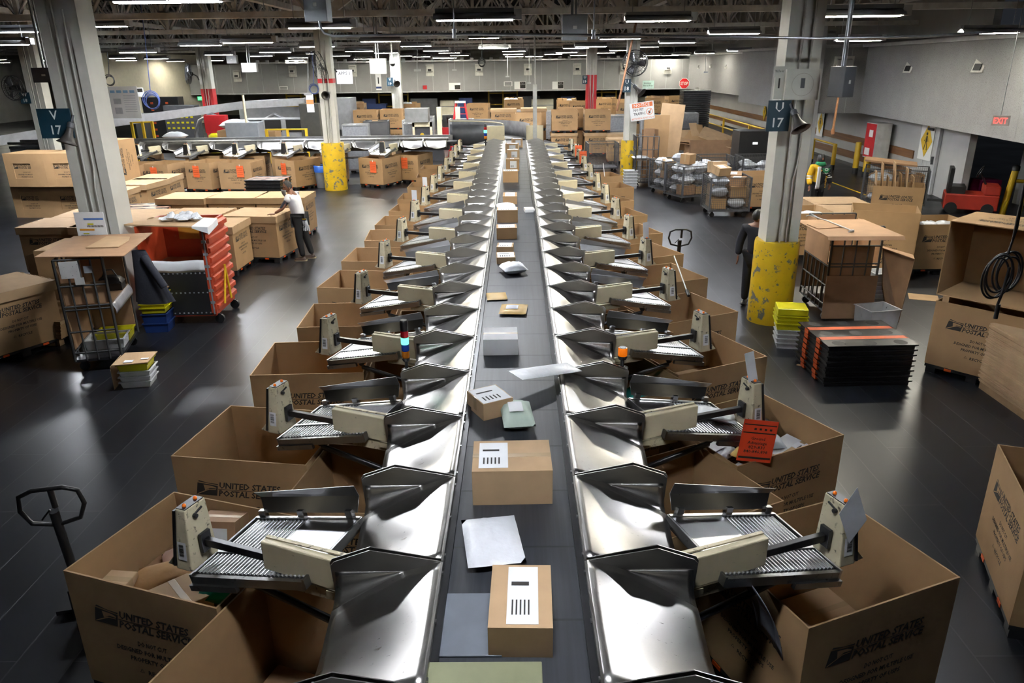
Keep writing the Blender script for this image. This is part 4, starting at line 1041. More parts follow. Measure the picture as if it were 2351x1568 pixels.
cV18 = column(p.x, 27.2, .50, 'white steel column lit from above behind the left boxes', red=(atY(760, 190, 27.5).z, atY(760, 180, 27.5).z), guard=(.40, 1.65))
cU18 = column(4.10, 27.9, .42, 'white steel column carrying the U 18 sign and a fan', guard=(.30, 1.55))
p = atY(1357, 200, 43.7); column(p.x, 43.7, .55, 'far steel column with tall red foot, right of the belt end', red=(0, atY(1357, 172, 43.5).z))
p = atY(913, 230, 43.7); column(p.x, 43.7, .55, 'far white steel column behind the back belt with V 19 sign', guard=(.42, 1.35))
p = atY(480, 220, 43.7); column(p.x, 43.7, .62, 'far steel column with red foot, left of the back belt', red=(0, atY(480, 204, 43.4).z))
p = atY(95, 240, 27.8); column(p.x, 27.8, .55, 'white steel column behind the left grille fan')
# clock board on the U17 column
c, w, h = px_board(1800, 158, 1886, 230, 11.78)
b = MB(); b.box(-w / 2, 0, -h / 2, w / 2, .06, h / 2, 0); b.box(-.03, -.006, -.05, .03, 0, .09, 2)
for i in range(36):
    a0, a1 = 2 * PI * i / 36, 2 * PI * (i + 1) / 36; r0, r1 = h * .36, h * .375
    b.poly([(r0 * math.cos(a0), -.002, r0 * math.sin(a0)), (r1 * math.cos(a0), -.002, r1 * math.sin(a0)), (r1 * math.cos(a1), -.002, r1 * math.sin(a1)), (r0 * math.cos(a1), -.002, r0 * math.sin(a1))], 1)
tag(b.build('clock_board', [COLW, mat('ring_mark', (.38, .36, .30), .7), DKGREY], None, Tr(c)), 'cream clock mounting board without its clock on the right column', 'clock board')
c, w, h = px_board(1775, 177, 1800, 228, 11.72); board(c, w, h, 'side_board', 'narrow cream board beside the empty clock board', 'board', COLW, (), [(-.012, 0, .012, .14, 1)])
c, w, h = px_board(1777, 152, 1803, 177, 11.72); board(c, w, h, 'clock_label', 'small cream label reading Official Time Clock', 'sign', COLW, [('"Official Time Clock"', h * .22, 0, -h * .05, w * .9)])
# horn speakers
def horn(c, d, s, label):
    q = V(d).to_track_quat('Z', 'Y').to_matrix().to_4x4(); M = Tr(c) @ q
    t = thing('horn_speaker', label, 'horn speaker', M)
    b = MB(); b.lathe([(.05 * s, -.1 * s), (.055 * s, 0), (.07 * s, .08 * s), (.12 * s, .18 * s), (.17 * s, .23 * s)], 20, cap=False); b.build('bell', mat('horn_brown', (.045, .04, .035), .5), t, solid=.006)
    b = MB(); b.lathe([(.04 * s, -.15 * s), (.06 * s, -.13 * s), (.06 * s, -.05 * s)], 16); b.build('driver', DKGREY, t)
    b = MB(); b.box(-.015, -.015, -.28 * s, .015, .015, -.1 * s); b.build('bracket', DKGREY, t)
horn(atY(1828, 270, 11.5), (.25, -.5, -.75), .85, 'brown horn speaker on the right column')
horn(atY(160, 300, 11.5), (-.25, -.3, -.95), .85, 'brown horn speaker under the V 17 sign')
horn(atY(1462, 203, 27.3), (.5, -.4, -.5), 1.1, 'black horn speaker on the U 18 column')
horn(atY(752, 216, 26.6), (-.1, -.9, -.2), .9, 'black horn speaker on the lit left column')
horn(atY(908, 188, 43.1), (.3, -.6, -.3), 1.1, 'small horn speaker on the far V 19 column')
# fans
def fan(c, d, r, label):
    q = V(d).to_track_quat('Z', 'Y').to_matrix().to_4x4(); M = Tr(c) @ q
    t = thing('wall_fan', label, 'fan', M)
    b = MB()
    for z in (-.07, .07): b.tube([(r * math.cos(2 * PI * i / 32), r * math.sin(2 * PI * i / 32), z) for i in range(32)], .012, 5, closed=True)
    for rr in (.35, .7): b.tube([(rr * r * math.cos(2 * PI * i / 28), rr * r * math.sin(2 * PI * i / 28), .10) for i in range(28)], .007, 4, closed=True)
    for i in range(28):
        a = 2 * PI * i / 28; b.tube([(.12 * r * math.cos(a), .12 * r * math.sin(a), .11), (.7 * r * math.cos(a), .7 * r * math.sin(a), .10), (r * math.cos(a), r * math.sin(a), .07), (r * math.cos(a), r * math.sin(a), -.07), (.2 * r * math.cos(a), .2 * r * math.sin(a), -.12)], .005, 4)
    b.build('cage', BLACKM, t)
    for i in range(3):
        k = MB(); a = 2 * PI * i / 3
        def bl(u, v, a=a):
            rr = r * (.15 + .75 * u); an = a + (v - .5) * (.9 - .2 * u); return (rr * math.cos(an), rr * math.sin(an), (v - .5) * .10)
        k.grid(bl, 5, 4); k.build('blade', mat('fan_blade', (.10, .10, .11), .4, .5), t, solid=.004)
    b = MB(); b.lathe([(.06, -.25), (.10, -.22), (.10, -.08), (.05, .1), (.045, .13)], 16); b.build('motor', BLACK, t)
    b = MB(); b.tube([(0, 0, -.22), (0, -.1, -.45), (0, -.3, -.55)], .03, 6); b.build('bracket', BLACKM, t)
fan(atY(1458, 145, 27.2), (.05, -1, -.05), .42, 'black grille fan facing the camera on the U 18 column')
fan(atY(733, 155, 27.2), (-.85, -.5, -.25), .55, 'grille fan turned to the left on the lit column')
fan(atY(432, 169, 43.0), (-.9, -.6, .1), .52, 'small black fan on the far red footed column')
fan(atY(30, 202, 27.2), (-.25, -1, -.05), .40, 'black grille fan hung before the leftmost column')
# ---- ceiling trusses
def truss(Y, idx):
    t = thing('roof_truss', 'grey lattice roof truss above the lights, %s from the camera' % ORD[idx], 'roof truss', Tr(0, Y, 0), 'roof trusses')
    x0, x1 = -40.0, 14.3; z0, z1 = 5.35, 8.1
    for nm, z in (('lower_chord', z0), ('upper_chord', z1)):
        b = MB(); b.box(x0, -.1, z - .07, x1, .1, z + .07); b.build(nm, TRUSS, t)
    b = MB(); n = int((x1 - x0) / 1.7); dx = (x1 - x0) / n; zm = (z0 + z1) / 2
    for i in range(n + 1):
        x = x0 + dx * i; b.box(x - .05, -.06, z0, x + .05, .06, z1)
        if i < n:
            for a, c in ((z0, z1), (z1, z0)): b.tube([(x, 0, a), (x + dx, 0, c)], .05, 4)
    b.build('lattice', TRUSS, t)
for i, Y in enumerate((19.5, 27.8, 35.7, 43.7, 51.5, 59.5)): truss(Y, i)
for i, x in enumerate((-33, -24, -15, -6.7, 4.2, 11.5)):
    t = thing('roof_girder', 'long lattice girder running away under the roof, %s from the left' % ORD[i], 'roof truss', Tr(x, 0, 0), 'roof girders')
    b = MB(); b.box(-.1, 5, 5.75, .1, 74, 5.9); b.box(-.1, 5, 8.3, .1, 74, 8.45); b.build('chords', TRUSS, t)
    b = MB(); y = 5
    while y < 73: b.tube([(0, y, 5.8), (0, y + 1.6, 8.4), (0, y + 3.2, 5.8)], .05, 4); b.box(-.04, y - .04, 5.8, .04, y + .04, 8.4); y += 3.2
    b.build('lattice', TRUSS, t)
# cable tray in front of the back gallery top
b = MB(); b.box(-20, 61.2, zt + .02, 10, 61.6, zt + .12)
for i in range(40): b.box(-20 + i * .75, 61.15, zt + .0, -19.75 + i * .75, 61.2, zt + .28, 1)
tag(b.build('cable_tray', [ALU, LGREY]), 'silver cable tray along the top of the back gallery', 'cable tray')
# overhead conduit with hangers
pts = [atY(px, py, 10.5) for px, py in ((733, 48), (735, 62), (745, 76), (765, 83), (1070, 78), (1550, 83), (1880, 88), (2120, 84), (2420, 62))]
b = MB(); b.tube(pts, .018, 8); 
for px, py in ((1043, 78), (1363, 80)): q = atY(px, py, 10.5); b.tube([q, q + V((0, 0, 3.9))], .008); b.cyl(q + V((0, 0, -.05)), q + V((0, 0, .06)), .03, n=8)
tag(b.build('overhead_conduit', CONDUIT), 'long grey conduit crossing overhead near the camera', 'pipe')
def ebox(px0, py0, px1, py1, Y, label, m=GREY, d=.25, rot=0, pipe=True):
    c, w, h = px_board(px0, py0, px1, py1, Y); t = thing('panel_box', label, 'electrical box', Tr(c) @ Rz(rot))
    b = MB(); b.box(-w / 2, 0, -h / 2, w / 2, d, h / 2); b.build('housing', m, t, bevel=.01)
    b = MB(); b.box(-w * .08, -.004, -h * .06, w * .08, 0, h * .06); b.build('sticker', SIGNW, t)
    if pipe:
        b = MB(); b.tube([(-w * .1, d / 2, h / 2), (-w * .1, d / 2, h / 2 + 3)], .03); b.tube([(w * .05, d / 2, h / 2), (w * .05, d / 2, h / 2 + 3)], .02); b.build('riser', CONDUIT, t)
ebox(700, -30, 745, 50, 10.6, 'grey electrical box above the left of the overhead conduit', GREY, .3)
ebox(1291, 32, 1350, 93, 14.5, 'grey electrical box hung over the belt', GREY, .3)
ebox(1930, 152, 1972, 224, 11.0, 'dark grey electrical box hung right of the U 17 column', DKGREY, .3, rot=.35)
ebox(850, 134, 885, 170, 26, 'pale grey electrical box hung beside the far V 19 column', LGREY, .2)
ebox(77, 155, 122, 190, 17, 'dark grey electrical box hung left of the V 17 column', DKGREY, .3)
ebox(521, 126, 541, 146, 38, 'small grey box hung before the back wall, left one', LGREY)
ebox(556, 144, 587, 166, 37, 'pale box hung before the back wall, right one', LGREY)
# rusty drop pipe at the right
b = MB(); b.tube([atY(1955, 40, 15), atY(1912, 300, 15), atY(1912, 306, 15)], .022, 8); b.cyl(atY(1912, 296, 15), atY(1912, 308, 15), .035, n=10)
tag(b.build('drop_pipe', mat('rusty_pipe', (.20, .09, .04), .6)), 'rusty drop pipe hanging right of the near column', 'pipe')
b = MB(); b.tube([atY(1466, 25, 26), atY(1416, 255, 26)], .035, 8)
tag(b.build('drop_pipe', mat('rusty_pipe', (.20, .09, .04), .6)), 'long brown pipe leaning down left of the U 18 column', 'pipe')
b = MB(); b.tube([atY(1228, 322, YE - .5), atY(1228, 140, YE - .5), atY(1226, -40, YE - .5)], .03, 8); b.box(atY(1228, 300, YE - .5).x - .07, YE - .6, 1.6, atY(1228, 300, YE - .5).x + .07, YE - .55, 3.5)
tag(b.build('post', mat('post_pale', (.45, .45, .42), .5)), 'pale post standing at the far right end of the belt', 'post')
# hanging cable coils
def coil(c, r, label, m, up=None, n=5, tilt=.1, th=.012):
    b = MB()
    for i in range(n):
        rr = r * (1 - .05 * i); b.tube([c + V((rr * math.cos(a) * (1 - .1 * (i % 2)), .02 * i - .04 + tilt * .1 * math.sin(a), -r + rr * math.sin(a) - .02 * i)) for a in [2 * PI * k / 28 for k in range(28)]], th, 6, closed=True)
    if up is not None: b.tube([c, c.lerp(up, .5) + V((.02, 0, 0)), up], th, 6)
    return tag(b.build('cable_coil', m), label, 'cable')
c = atY(2316, 592, 7.6)
b = MB()
top = atY(2362, 395, 7.6)
for i, (r, dx, dz) in enumerate(((.23, -.06, 0), (.21, -.05, .03), (.22, -.07, -.03), (.21, .08, .04), (.19, .09, .0), (.22, .07, .02))):
    b.tube([c + V((dx + r * .62 * math.cos(a), .02 * i, -.20 + dz + r * math.sin(a))) for a in [2 * PI * k / 32 for k in range(32)]], .011, 7, closed=True)
b.tube([c + V((0, .03, 0)), c + V((.02, .03, .18)), top + V((0, .02, 0)), top + V((.1, 0, .6))], .012, 7); b.tube([c + V((0.01, .05, 0)), c + V((.05, .05, .3)), top + V((.02, .05, 0)), top + V((.15, 0, .6))], .012, 7)
b.tube([c + V((.03, .0, -.1)), c + V((0, -.02, -.38)), c + V((-.02, -.02, -.50)), c + V((-.01, -.02, -.58))], .014, 7); b.cyl(c + V((-.01, -.02, -.50)), c + V((-.01, -.02, -.66)), .022, n=10)
tag(b.build('cable_coil', CABLE), 'large black cable coil hanging over the right cardboard stack', 'cable')
coil(atY(345, 208, 24), .26, 'blue and black cable coil hanging left of the lit column', CABLEB, atY(318, -30, 24))
coil(atY(250, 171, 24), .15, 'small black cable coil hanging behind the V 17 column', CABLE, atY(246, 120, 24), 3)
coil(atY(720, 192, 27), .16, 'small blue cable coil beside the lit left column', CABLEB, atY(716, 120, 27), 3)
coil(atY(1106, 133, 30), .14, 'small black cable coil hanging over the belt', CABLE, atY(1106, 60, 30), 4)
c = atY(901, 146, 26); b = MB(); b.lathe([(.10, .0), (.10, .10), (.06, .16)], 16, 0); b.lathe([(.002, -.09), (.06, -.07), (.095, 0)], 16, 1); b.tube([(0, 0, .15), (0, 0, 3)], .025, 8, 0)
tag(b.build('dome_camera', [LGREY, BLACK], None, Tr(c)), 'dark dome camera on a rod before the far V 19 column', 'camera')
# thin drop rods with small boxes
for i, (px, y0, y1, Y) in enumerate(((958, -10, 160, 30), (1165, 125, 175, 50), (1215, 90, 190, 50), (1620, 120, 165, 45), (1043, 80, 160, 45), (707, 130, 215, 27))):
    a = atY(px, y1, Y); q = atY(px, y0, Y); b = MB(); b.tube([a, q], .015, 6); b.box(a.x - .12, Y - .05, a.z - .06, a.x + .12, Y + .05, a.z + .02)
    tag(b.build('drop_rod', LGREY), 'thin drop rod with a small end piece, %s from the belt line' % ORD[i], 'rod')
# ================================================================== parcels
BODY = {'card': CARD2, 'kraft': CARD, 'dark': CARD3, 'white': mat('white_carton', (.70, .70, .70), .6, var=.04), 'teal': TEAL, 'grey': POLYG}
def parcel(M, w, d, h, label, body='card', lab=(-.3, -.3, .35, .35), group=None, name='parcel_box', tape=True, front=False):
    b = MB(); b.box(-w / 2, -d / 2, 0, w / 2, d / 2, h, 0)
    if tape: b.box(-w / 2 - .001, -.025, .25 * h, w / 2 + .001, .025, h + .001, 1)
    if lab:
        b.box(w * lab[0], d * lab[1], h, w * lab[2], d * lab[3], h + .002, 2)
        x0, x1, y0, y1 = w * lab[0], w * lab[2], d * lab[1], d * lab[3]
        for k in range(5): b.box(x0 + (x1 - x0) * (.15 + .13 * k), y0 + (y1 - y0) * .15, h + .002, x0 + (x1 - x0) * (.2 + .13 * k), y0 + (y1 - y0) * .4, h + .0028, 3)
        b.box(x0 + (x1 - x0) * .12, y0 + (y1 - y0) * .65, h + .002, x0 + (x1 - x0) * .7, y0 + (y1 - y0) * .72, h + .0028, 3)
    if front:
        b.box(-w * .2, -d / 2 - .002, h * .25, w * .3, -d / 2, h * .85, 2)
        for k in range(5): b.box(-w * .15 + .05 * w * k, -d / 2 - .003, h * .32, -w * .13 + .05 * w * k, -d / 2 - .002, h * .5, 3)
    o = b.build(name, [BODY[body], TAPE, WHITE, INK], None, M, bevel=.004)
    return tag(o, label, 'parcel', group)
def bag(M, w, d, h, label, m=None, lab=True, group=None, seed=0, name='poly_mailer', text=None):
    b = MB(); b.pillow(w, d, h, 0, n=10, seed=seed)
    if lab:
        z = h * .93
        b.grid(lambda a, c: ((a - .5) * w * .45 - .05 * w, (c - .5) * d * .4, h * .5 + h * .5 * ((1 - abs(2 * (.3 + .4 * a) - 1) ** 2.6) * (1 - abs(2 * (.3 + .4 * c) - 1) ** 2.6)) ** .55 * 1.16 + .002), 4, 4, 1)
    if text:
        rnd = random.Random(5)
        for k, (x, y) in enumerate(((-.3, -.2), (-.28, .12), (0, -.08), (.02, .24), (.28, -.22), (.27, .1), (-.02, -.34))):
            b.text(text, .045, Tr(x * w, y * d, h * 1.08) @ Rz(.3 if k % 2 else 1.2), 2, bold=.005)
    o = b.build(name, [m or POLYW, WHITE, WHITE], None, M); return tag(o, label, 'parcel', group)
BZ = ZB - .06
def on_belt(px, py, h, yaw=0.0, extra=0.0):
    p = at(px, py, BZ + h + extra); return Tr(p.x, p.y, BZ + extra) @ Rz(yaw)
g = 'parcels riding the belt'
parcel(on_belt(1175, 1045, .24, .02), .50, .40, .24, 'wide brown parcel on the belt with a white label on its left half', lab=(-.42, -.4, -.05, .42), group=g)
bag(on_belt(1130, 1225, .09, .15), .32, .46, .09, 'long white mailer on the belt before the wide brown parcel', group=g, lab=False, seed=3)
parcel(on_belt(1196, 1365, .17, -.02), .30, .46, .17, 'tall brown parcel with a white label stripe, second nearest on the belt', lab=(-.22, -.45, .28, .46), group=g, tape=False)
parcel(on_belt(1110, 1590, .03, .0), .52, .36, .03, 'flat olive envelope nearest the camera on the belt', 'grey', None, group=g, tape=False).data.materials[0] = mat('olive_card', (.22, .23, .13), .6)
parcel(on_belt(1080, 1430, .01, .0), .32, .44, .012, 'thin grey flat lying beside the striped brown parcel', 'grey', None, group=g, tape=False).data.materials[0] = mat('slate_card', (.13, .15, .18), .5)
bag(on_belt(1187, 940, .10, .1), .24, .44, .12, 'pale green soft parcel on the belt', mat('pale_green_poly', (.48, .58, .50), .5, var=.05), group=g, seed=4)
parcel(on_belt(1124, 905, .14, .5), .26, .30, .14, 'brown edged white parcel turned cornerwise on the belt', 'card', (-.47, -.47, .47, .47), group=g)
parcel(on_belt(1149, 765, .16, .02), .33, .36, .16, 'large white topped parcel in the middle of the belt', 'white', None, group=g)
p = at(1252, 826, 1.78)
bag(Tr(p.x + .0, p.y, 1.66) @ Rz(.55) @ Ry(.10), .62, .24, .035, 'white envelope sliding off the belt onto a right chute', m=POLYW, lab=False, group=g, seed=5, name='envelope')
bag(on_belt(1140, 677, .03, .1), .24, .30, .03, 'plain yellow mailer on the belt', POLYY, lab=False, group=g, seed=6, name='padded_mailer')
bag(on_belt(1179, 705, .05, -.08), .30, .36, .05, 'yellow mailer with a wide white label on the belt', POLYY, group=g, seed=7, name='padded_mailer')
bag(on_belt(1178, 606, .12, .3), .32, .34, .14, 'plump white bag on the belt', group=g, seed=8, lab=False)
parcel(on_belt(1161, 585, .09, .05), .26, .32, .09, 'small white topped carton just beyond the plump bag', 'card', (-.45, -.45, .45, .45), group=g)
parcel(on_belt(1160, 562, .10, -.05), .24, .28, .10, 'small tan carton behind another small carton', 'card', (-.4, -.45, .4, .45), group=g)
parcel(on_belt(1163, 519, .18, .03), .32, .30, .18, 'brown cube parcel with square white top label', 'kraft', (-.4, -.4, .4, .4), group=g)
parcel(on_belt(1165, 479, .22, .0), .36, .30, .22, 'brown parcel with a white bag like top in the upper belt', 'kraft', (-.45, -.45, .45, .45), group=g)
bag(on_belt(1161, 466, .10, .1), .36, .30, .10, 'white mailer directly behind a brown parcel', group=g, seed=9, lab=False)
parcel(on_belt(1215, 478, .06, .1), .18, .26, .06, 'small white carton at the right edge of the belt', 'white', None, group=g)
parcel(on_belt(1171, 446, .16, .0), .28, .5, .16, 'narrow brown carton with a long white label', 'kraft', (-.35, -.45, .35, .45), group=g)
parcel(on_belt(1172, 391, .26, .0), .36, .34, .26, 'brown parcel with white top, fifth from the far bend', 'kraft', (-.45, -.45, .45, .45), group=g)
parcel(on_belt(1177, 364, .30, .0), .34, .34, .30, 'plain brown cube parcel, fourth from the far bend', 'kraft', (-.2, -.2, .1, .2), group=g, front=True)
parcel(on_belt(1178, 343, .28, .1), .34, .34, .28, 'labelled brown cube parcel, third from the far bend', 'card', (-.4, -.4, .4, .4), group=g, front=True)
parcel(on_belt(1176, 329, .28, -.1), .40, .34, .28, 'labelled brown parcel, second from the far bend', 'card', (-.4, -.4, .4, .4), group=g, front=True)
parcel(on_belt(1187, 318, .28, .1), .34, .34, .28, 'labelled brown parcel at the start of the far bend', 'card', (-.4, -.4, .4, .4), group=g, front=True)
# ------------------------------------------------ what lies in the open boxes
def inbox(k, x, y, z, rz=0, rx=0, ry=0): return BOXM[k] @ Tr(x, y, PAL + .013 + z) @ Rz(rz) @ Rx(rx) @ Ry(ry)
def base_layer(k, h, where):
    for i, (x, y) in enumerate(((-.28, -.23), (.28, -.23), (-.28, .23), (.28, .23))):
        parcel(inbox(k, x, y, 0), .52, .43, h, 'large brown carton at the bottom of %s' % where, ('card', 'kraft', 'dark', 'card')[i], None, 'large cartons at the bottom of ' + where)
w0 = 'the nearest left box'
base_layer('L0', .55, w0)
parcel(inbox('L0', -.02, .28, .56, .25, -.25), .30, .24, .34, 'upright brown parcel with white label in the nearest left box', 'dark', None, front=True)
bag(inbox('L0', .33, .0, .57, .4, -.15), .46, .52, .20, 'green printed soft parcel under the nearest left roller table', GREENP, lab=False, seed=12, text='J.CREW')
parcel(inbox('L0', .10, -.28, .56, -.5), .34, .30, .17, 'brown carton with tape at the front of the nearest left box', 'card', None)
bag(inbox('L0', -.16, -.10, .66, .5, .2, -.2), .46, .24, .07, 'kraft bubble mailer with dark marks tilted in the nearest left box', KRAFT, lab=False, seed=13, name='padded_mailer')
parcel(inbox('L0', -.44, -.28, .56, .2), .20, .18, .15, 'small brown carton in the left corner of the nearest left box', 'card', None)
bag(inbox('L0', -.28, -.34, .56, .2), .24, .18, .06, 'crumpled white mailer in the nearest left box', seed=14)
bag(inbox('L0', -.24, .14, .56, .8), .30, .26, .14, 'pinkish wrapped parcel in the nearest left box', mat('pink_wrap', (.40, .24, .18), .5), lab=False, seed=15)
w1 = 'the near box under the left chute mouth'
base_layer('l0', .20, w1)
parcel(inbox('l0', -.12, -.15, .2, .4, .5), .24, .04, .30, 'white flat standing in the near box under the left chute', 'white', None)
parcel(inbox('l0', .12, -.05, .2, .2), .22, .18, .12, 'red and white carton in the near box under the left chute', 'white', None).data.materials[0] = mat('red_carton', (.40, .04, .03), .5)
base_layer('l1', .22, 'the second box under the left chutes')
parcel(inbox('l1', .25, .25, .22, .1), .26, .16, .16, 'small brown carton with a white lid under the second left chute', 'kraft', (-.5, -.5, .5, .5))
w3 = 'the fourth left box'
base_layer('L3', .42, w3)
bag(inbox('L3', -.36, -.22, .43, .2), .40, .30, .20, 'shiny white bag at the left of the fourth left box', group=None, seed=20)
parcel(inbox('L3', -.02, .0, .43, .5, .2), .34, .26, .22, 'brown carton leaning among white bags in the fourth left box', 'card', (-.3, -.3, .1, .2))
parcel(inbox('L3', .30, .05, .43, -.2, -.15), .42, .30, .26, 'big taped carton at the right of the fourth left box', 'card', (.1, -.4, .45, .3))
bag(inbox('L3', .02, -.3, .43, .8), .36, .30, .14, 'crumpled white mailer at the front of the fourth left box', seed=21)
bag(inbox('L3', .48, -.25, .43, .8), .24, .36, .10, 'glossy black mailer in the fourth left box', POLYB, lab=False, seed=22)
for q, (k, n_) in enumerate((('L5', 4), ('L6', 5), ('L7', 3), ('L8', 3))):
    wn = 'the %s left box' % ORD[int(k[1:])]
    base_layer(k, .50, wn)
    rnd = random.Random(40 + q)
    for i in range(n_):
        bag(inbox(k, -.42 + .84 * i / max(1, n_ - 1), rnd.uniform(-.3, .25), .51, rnd.uniform(0, 3)), rnd.uniform(.28, .38), rnd.uniform(.22, .3), rnd.uniform(.08, .15), 'white mailer on top inside %s' % wn, POLYW if i % 3 else POLYG, group='mailers inside ' + wn, seed=60 + i + q * 7)
# right boxes
w4 = 'the second right box'
base_layer('R1', .60, w4)
it = [(.05, .2, .62, .5, POLYB, .42, .34, .10, 'black mailer with white label on the heap in the second right box', True), (-.05, -.08, .66, .4, POLYY, .34, .26, .06, 'yellow mailer on the heap in the second right box', True),
      (.32, .05, .62, 1.2, POLYG, .40, .16, .12, 'grey rolled bag on the heap in the second right box', False), (.44, .3, .62, .9, POLYG, .3, .2, .1, 'grey mailer by the far wall of the second right box', False),
      (-.28, .1, .62, .2, POLYW, .34, .3, .10, 'white mailer by the post in the second right box', True), (.15, -.34, .62, .2, GREENP, .3, .2, .08, 'dark green soft parcel at the front of the second right box', False), (-.34, -.3, .62, .3, POLYW, .36, .28, .05, 'white envelope under the red route card', False)]
for i, (x, y, z, rz, m, w, d, h, lb, la) in enumerate(it): bag(inbox('R1', x, y, z, rz), w, d, h, lb, m, la, seed=80 + i)
parcel(inbox('R1', .38, -.16, .61, .25, .1), .44, .36, .04, 'large white flat with barcode on the heap in the second right box', 'white', (.1, -.4, .4, .1))
parcel(inbox('R1', -.02, -.30, .61, .2), .24, .16, .10, 'small tan carton beneath the yellow mailer', 'card', None)
if 'r2' in BOXM:
    base_layer('r2', .48, 'the second box under the right chutes')
    parcel(inbox('r2', .25, .05, .50, .4, .25), .42, .34, .12, 'bright teal carton in a box under the right chutes', 'teal', None, tape=False)
    parcel(inbox('r2', -.02, .30, .5, .3), .26, .22, .2, 'small golden brown carton behind the teal one', 'kraft', None)
    bag(inbox('r2', -.28, .3, .5, .6), .34, .3, .16, 'grey bag behind the teal carton', POLYG, lab=False, seed=90)
    bag(inbox('r2', -.4, -.1, .5, .6), .3, .3, .1, 'white mailer left of the teal carton', seed=91)
    bag(inbox('r2', -.30, -.34, .5, .2), .3, .2, .05, 'yellow mailer at the edge under the right chutes', POLYY, lab=False, seed=92)
base_layer('R2', .45, 'the third right box')
parcel(inbox('R2', -.1, -.1, .46, .15, .1), .34, .26, .13, 'brown carton with a white label in the third right box', 'card', (-.2, -.4, .45, .4))
bag(inbox('R2', -.38, .0, .46, .3), .34, .24, .06, 'yellow mailer in the third right box', POLYY, seed=93)
base_layer('R0', .16, 'the nearest right box')
bag(inbox('R0', .05, -.25, .17, .2, -.2), .34, .44, .06, 'grey mailer with white label in the nearest right box', POLYG, seed=94)
parcel(inbox('R0', -.25, .12, .17, .3), .42, .36, .12, 'flattened brown carton in the nearest right box', 'dark', None)
M = Tr(XR, Y0, 0)
b = MB(); b.grid(lambda a, c: (.0 + .02 * math.sin(PI * c), .30 * a, -.42 * c + .05 * math.sin(PI * a)), 6, 6)
tag(b.build('clear_sheet', mat('smoke_film', (.22, .22, .26), .2, .2), None, M @ Tr(1.02, .05, 1.27) @ Ry(-.35) @ Rz(.2), solid=.004), 'grey film sheet hanging from the nearest right roller table', 'sheet')
M = Tr(XR, Y0 + 2 * PCH, 0) @ tbl_frame(1)
bag(M @ Tr(.66, .34, .012) @ Rz(.5), .34, .26, .07, 'white bag with red print lying on the second right roller table', lab=False, seed=95)
p = at(590, 352, 1.45); bag(Tr(p.x, YB - .95, 1.30) @ Rz(.2) @ Rx(.2), .62, .5, .2, 'big white bag lying on a back belt roller table', lab=False, seed=96)
# sloped wire deflectors at the near end
for sd, X in ((-1, XL), (1, XR)):
    b = MB(); Y = Y0 - 2.02 * PCH + .55
    x = X + sd * .34
    b.box(x - .004, Y, 1.50, x + .004, Y + .012, 2.02); b.box(x - sd * .18 - .004, Y - .12, 1.50, x - sd * .18 + .004, Y - .108, 1.86)
    b.tube([(x, Y, 1.66), (x - sd * .18, Y - .11, 1.72)], .008, 6); b.tube([(x, Y, 1.60), (x - sd * .18, Y - .11, 1.66)], .008, 6)
    b.box(x - .02, Y, 1.5, x + .02, Y + .012, 1.8)
    b.plate([(x, Y + .01, 1.50), (x + sd * .3, Y + .05, 1.40), (x + sd * .3, Y + .05, 1.52), (x, Y + .01, 1.60)], (0, .004, 0))
    tag(b.build('deflector_bracket', STEELD), 'pointed steel deflector bracket on the nearest %s chute' % ('left' if sd < 0 else 'right'), 'bracket')
# ------------------------------------------------ wire cages on the right
_cage = {}
def cage_meshes(w, d, h):
    k = (w, d, h)
    if k in _cage: return _cage[k]
    out = {}
    def keep(nm, b, m): o = b.build(nm, m); out[nm] = o.data; bpy.data.objects.remove(o)
    b = MB(); b.box(-w / 2, -d / 2, .17, w / 2, d / 2, .22)
    for x in (-w / 2, w / 2):
        for y in (-d / 2, d / 2): b.cb((x, y, .17 + h / 2), (.045, .045, h))
    keep('frame', b, DKGREY)
    def panel(L_):
        b = MB(); n = int(L_ / .055)
        for i in range(n + 1): x = -L_ / 2 + L_ * i / n; b.box(x - .003, -.003, .2, x + .003, .003, .17 + h)
        m = int(h / .055)
        for i in range(m + 1): z = .22 + (h - .05) * i / m; b.box(-L_ / 2, -.003, z - .003, L_ / 2, .003, z + .003)
        b.box(-L_ / 2, -.012, .17 + h - .02, L_ / 2, .012, .17 + h + .005)
        return b
    keep('long_panel', panel(w), WIRE); keep('short_panel', panel(d), WIRE)
    b = MB(); b.cyl((0, -.02, .07), (0, .02, .07), .07, n=12); b.box(-.03, -.03, .09, .03, .03, .17); keep('caster', b, BLACKM)
    _cage[k] = out
    return out
def wire_cage(M, label, w=1.1, d=.9, h=.95, group=None):
    t = thing('wire_cage', label, 'wire cage cart', M, group); me = cage_meshes(w, d, h)
    link(me['frame'], 'frame', t)
    link(me['long_panel'], 'mesh_panel', t, Tr(0, -d / 2, 0)); link(me['long_panel'], 'mesh_panel', t, Tr(0, d / 2, 0))
    link(me['short_panel'], 'mesh_panel', t, Tr(-w / 2, 0, 0) @ Rz(PI / 2)); link(me['short_panel'], 'mesh_panel', t, Tr(w / 2, 0, 0) @ Rz(PI / 2))
    for x in (-w / 2 + .1, w / 2 - .1):
        for y in (-d / 2 + .1, d / 2 - .1): link(me['caster'], 'caster', t, Tr(x, y, 0))
    return t
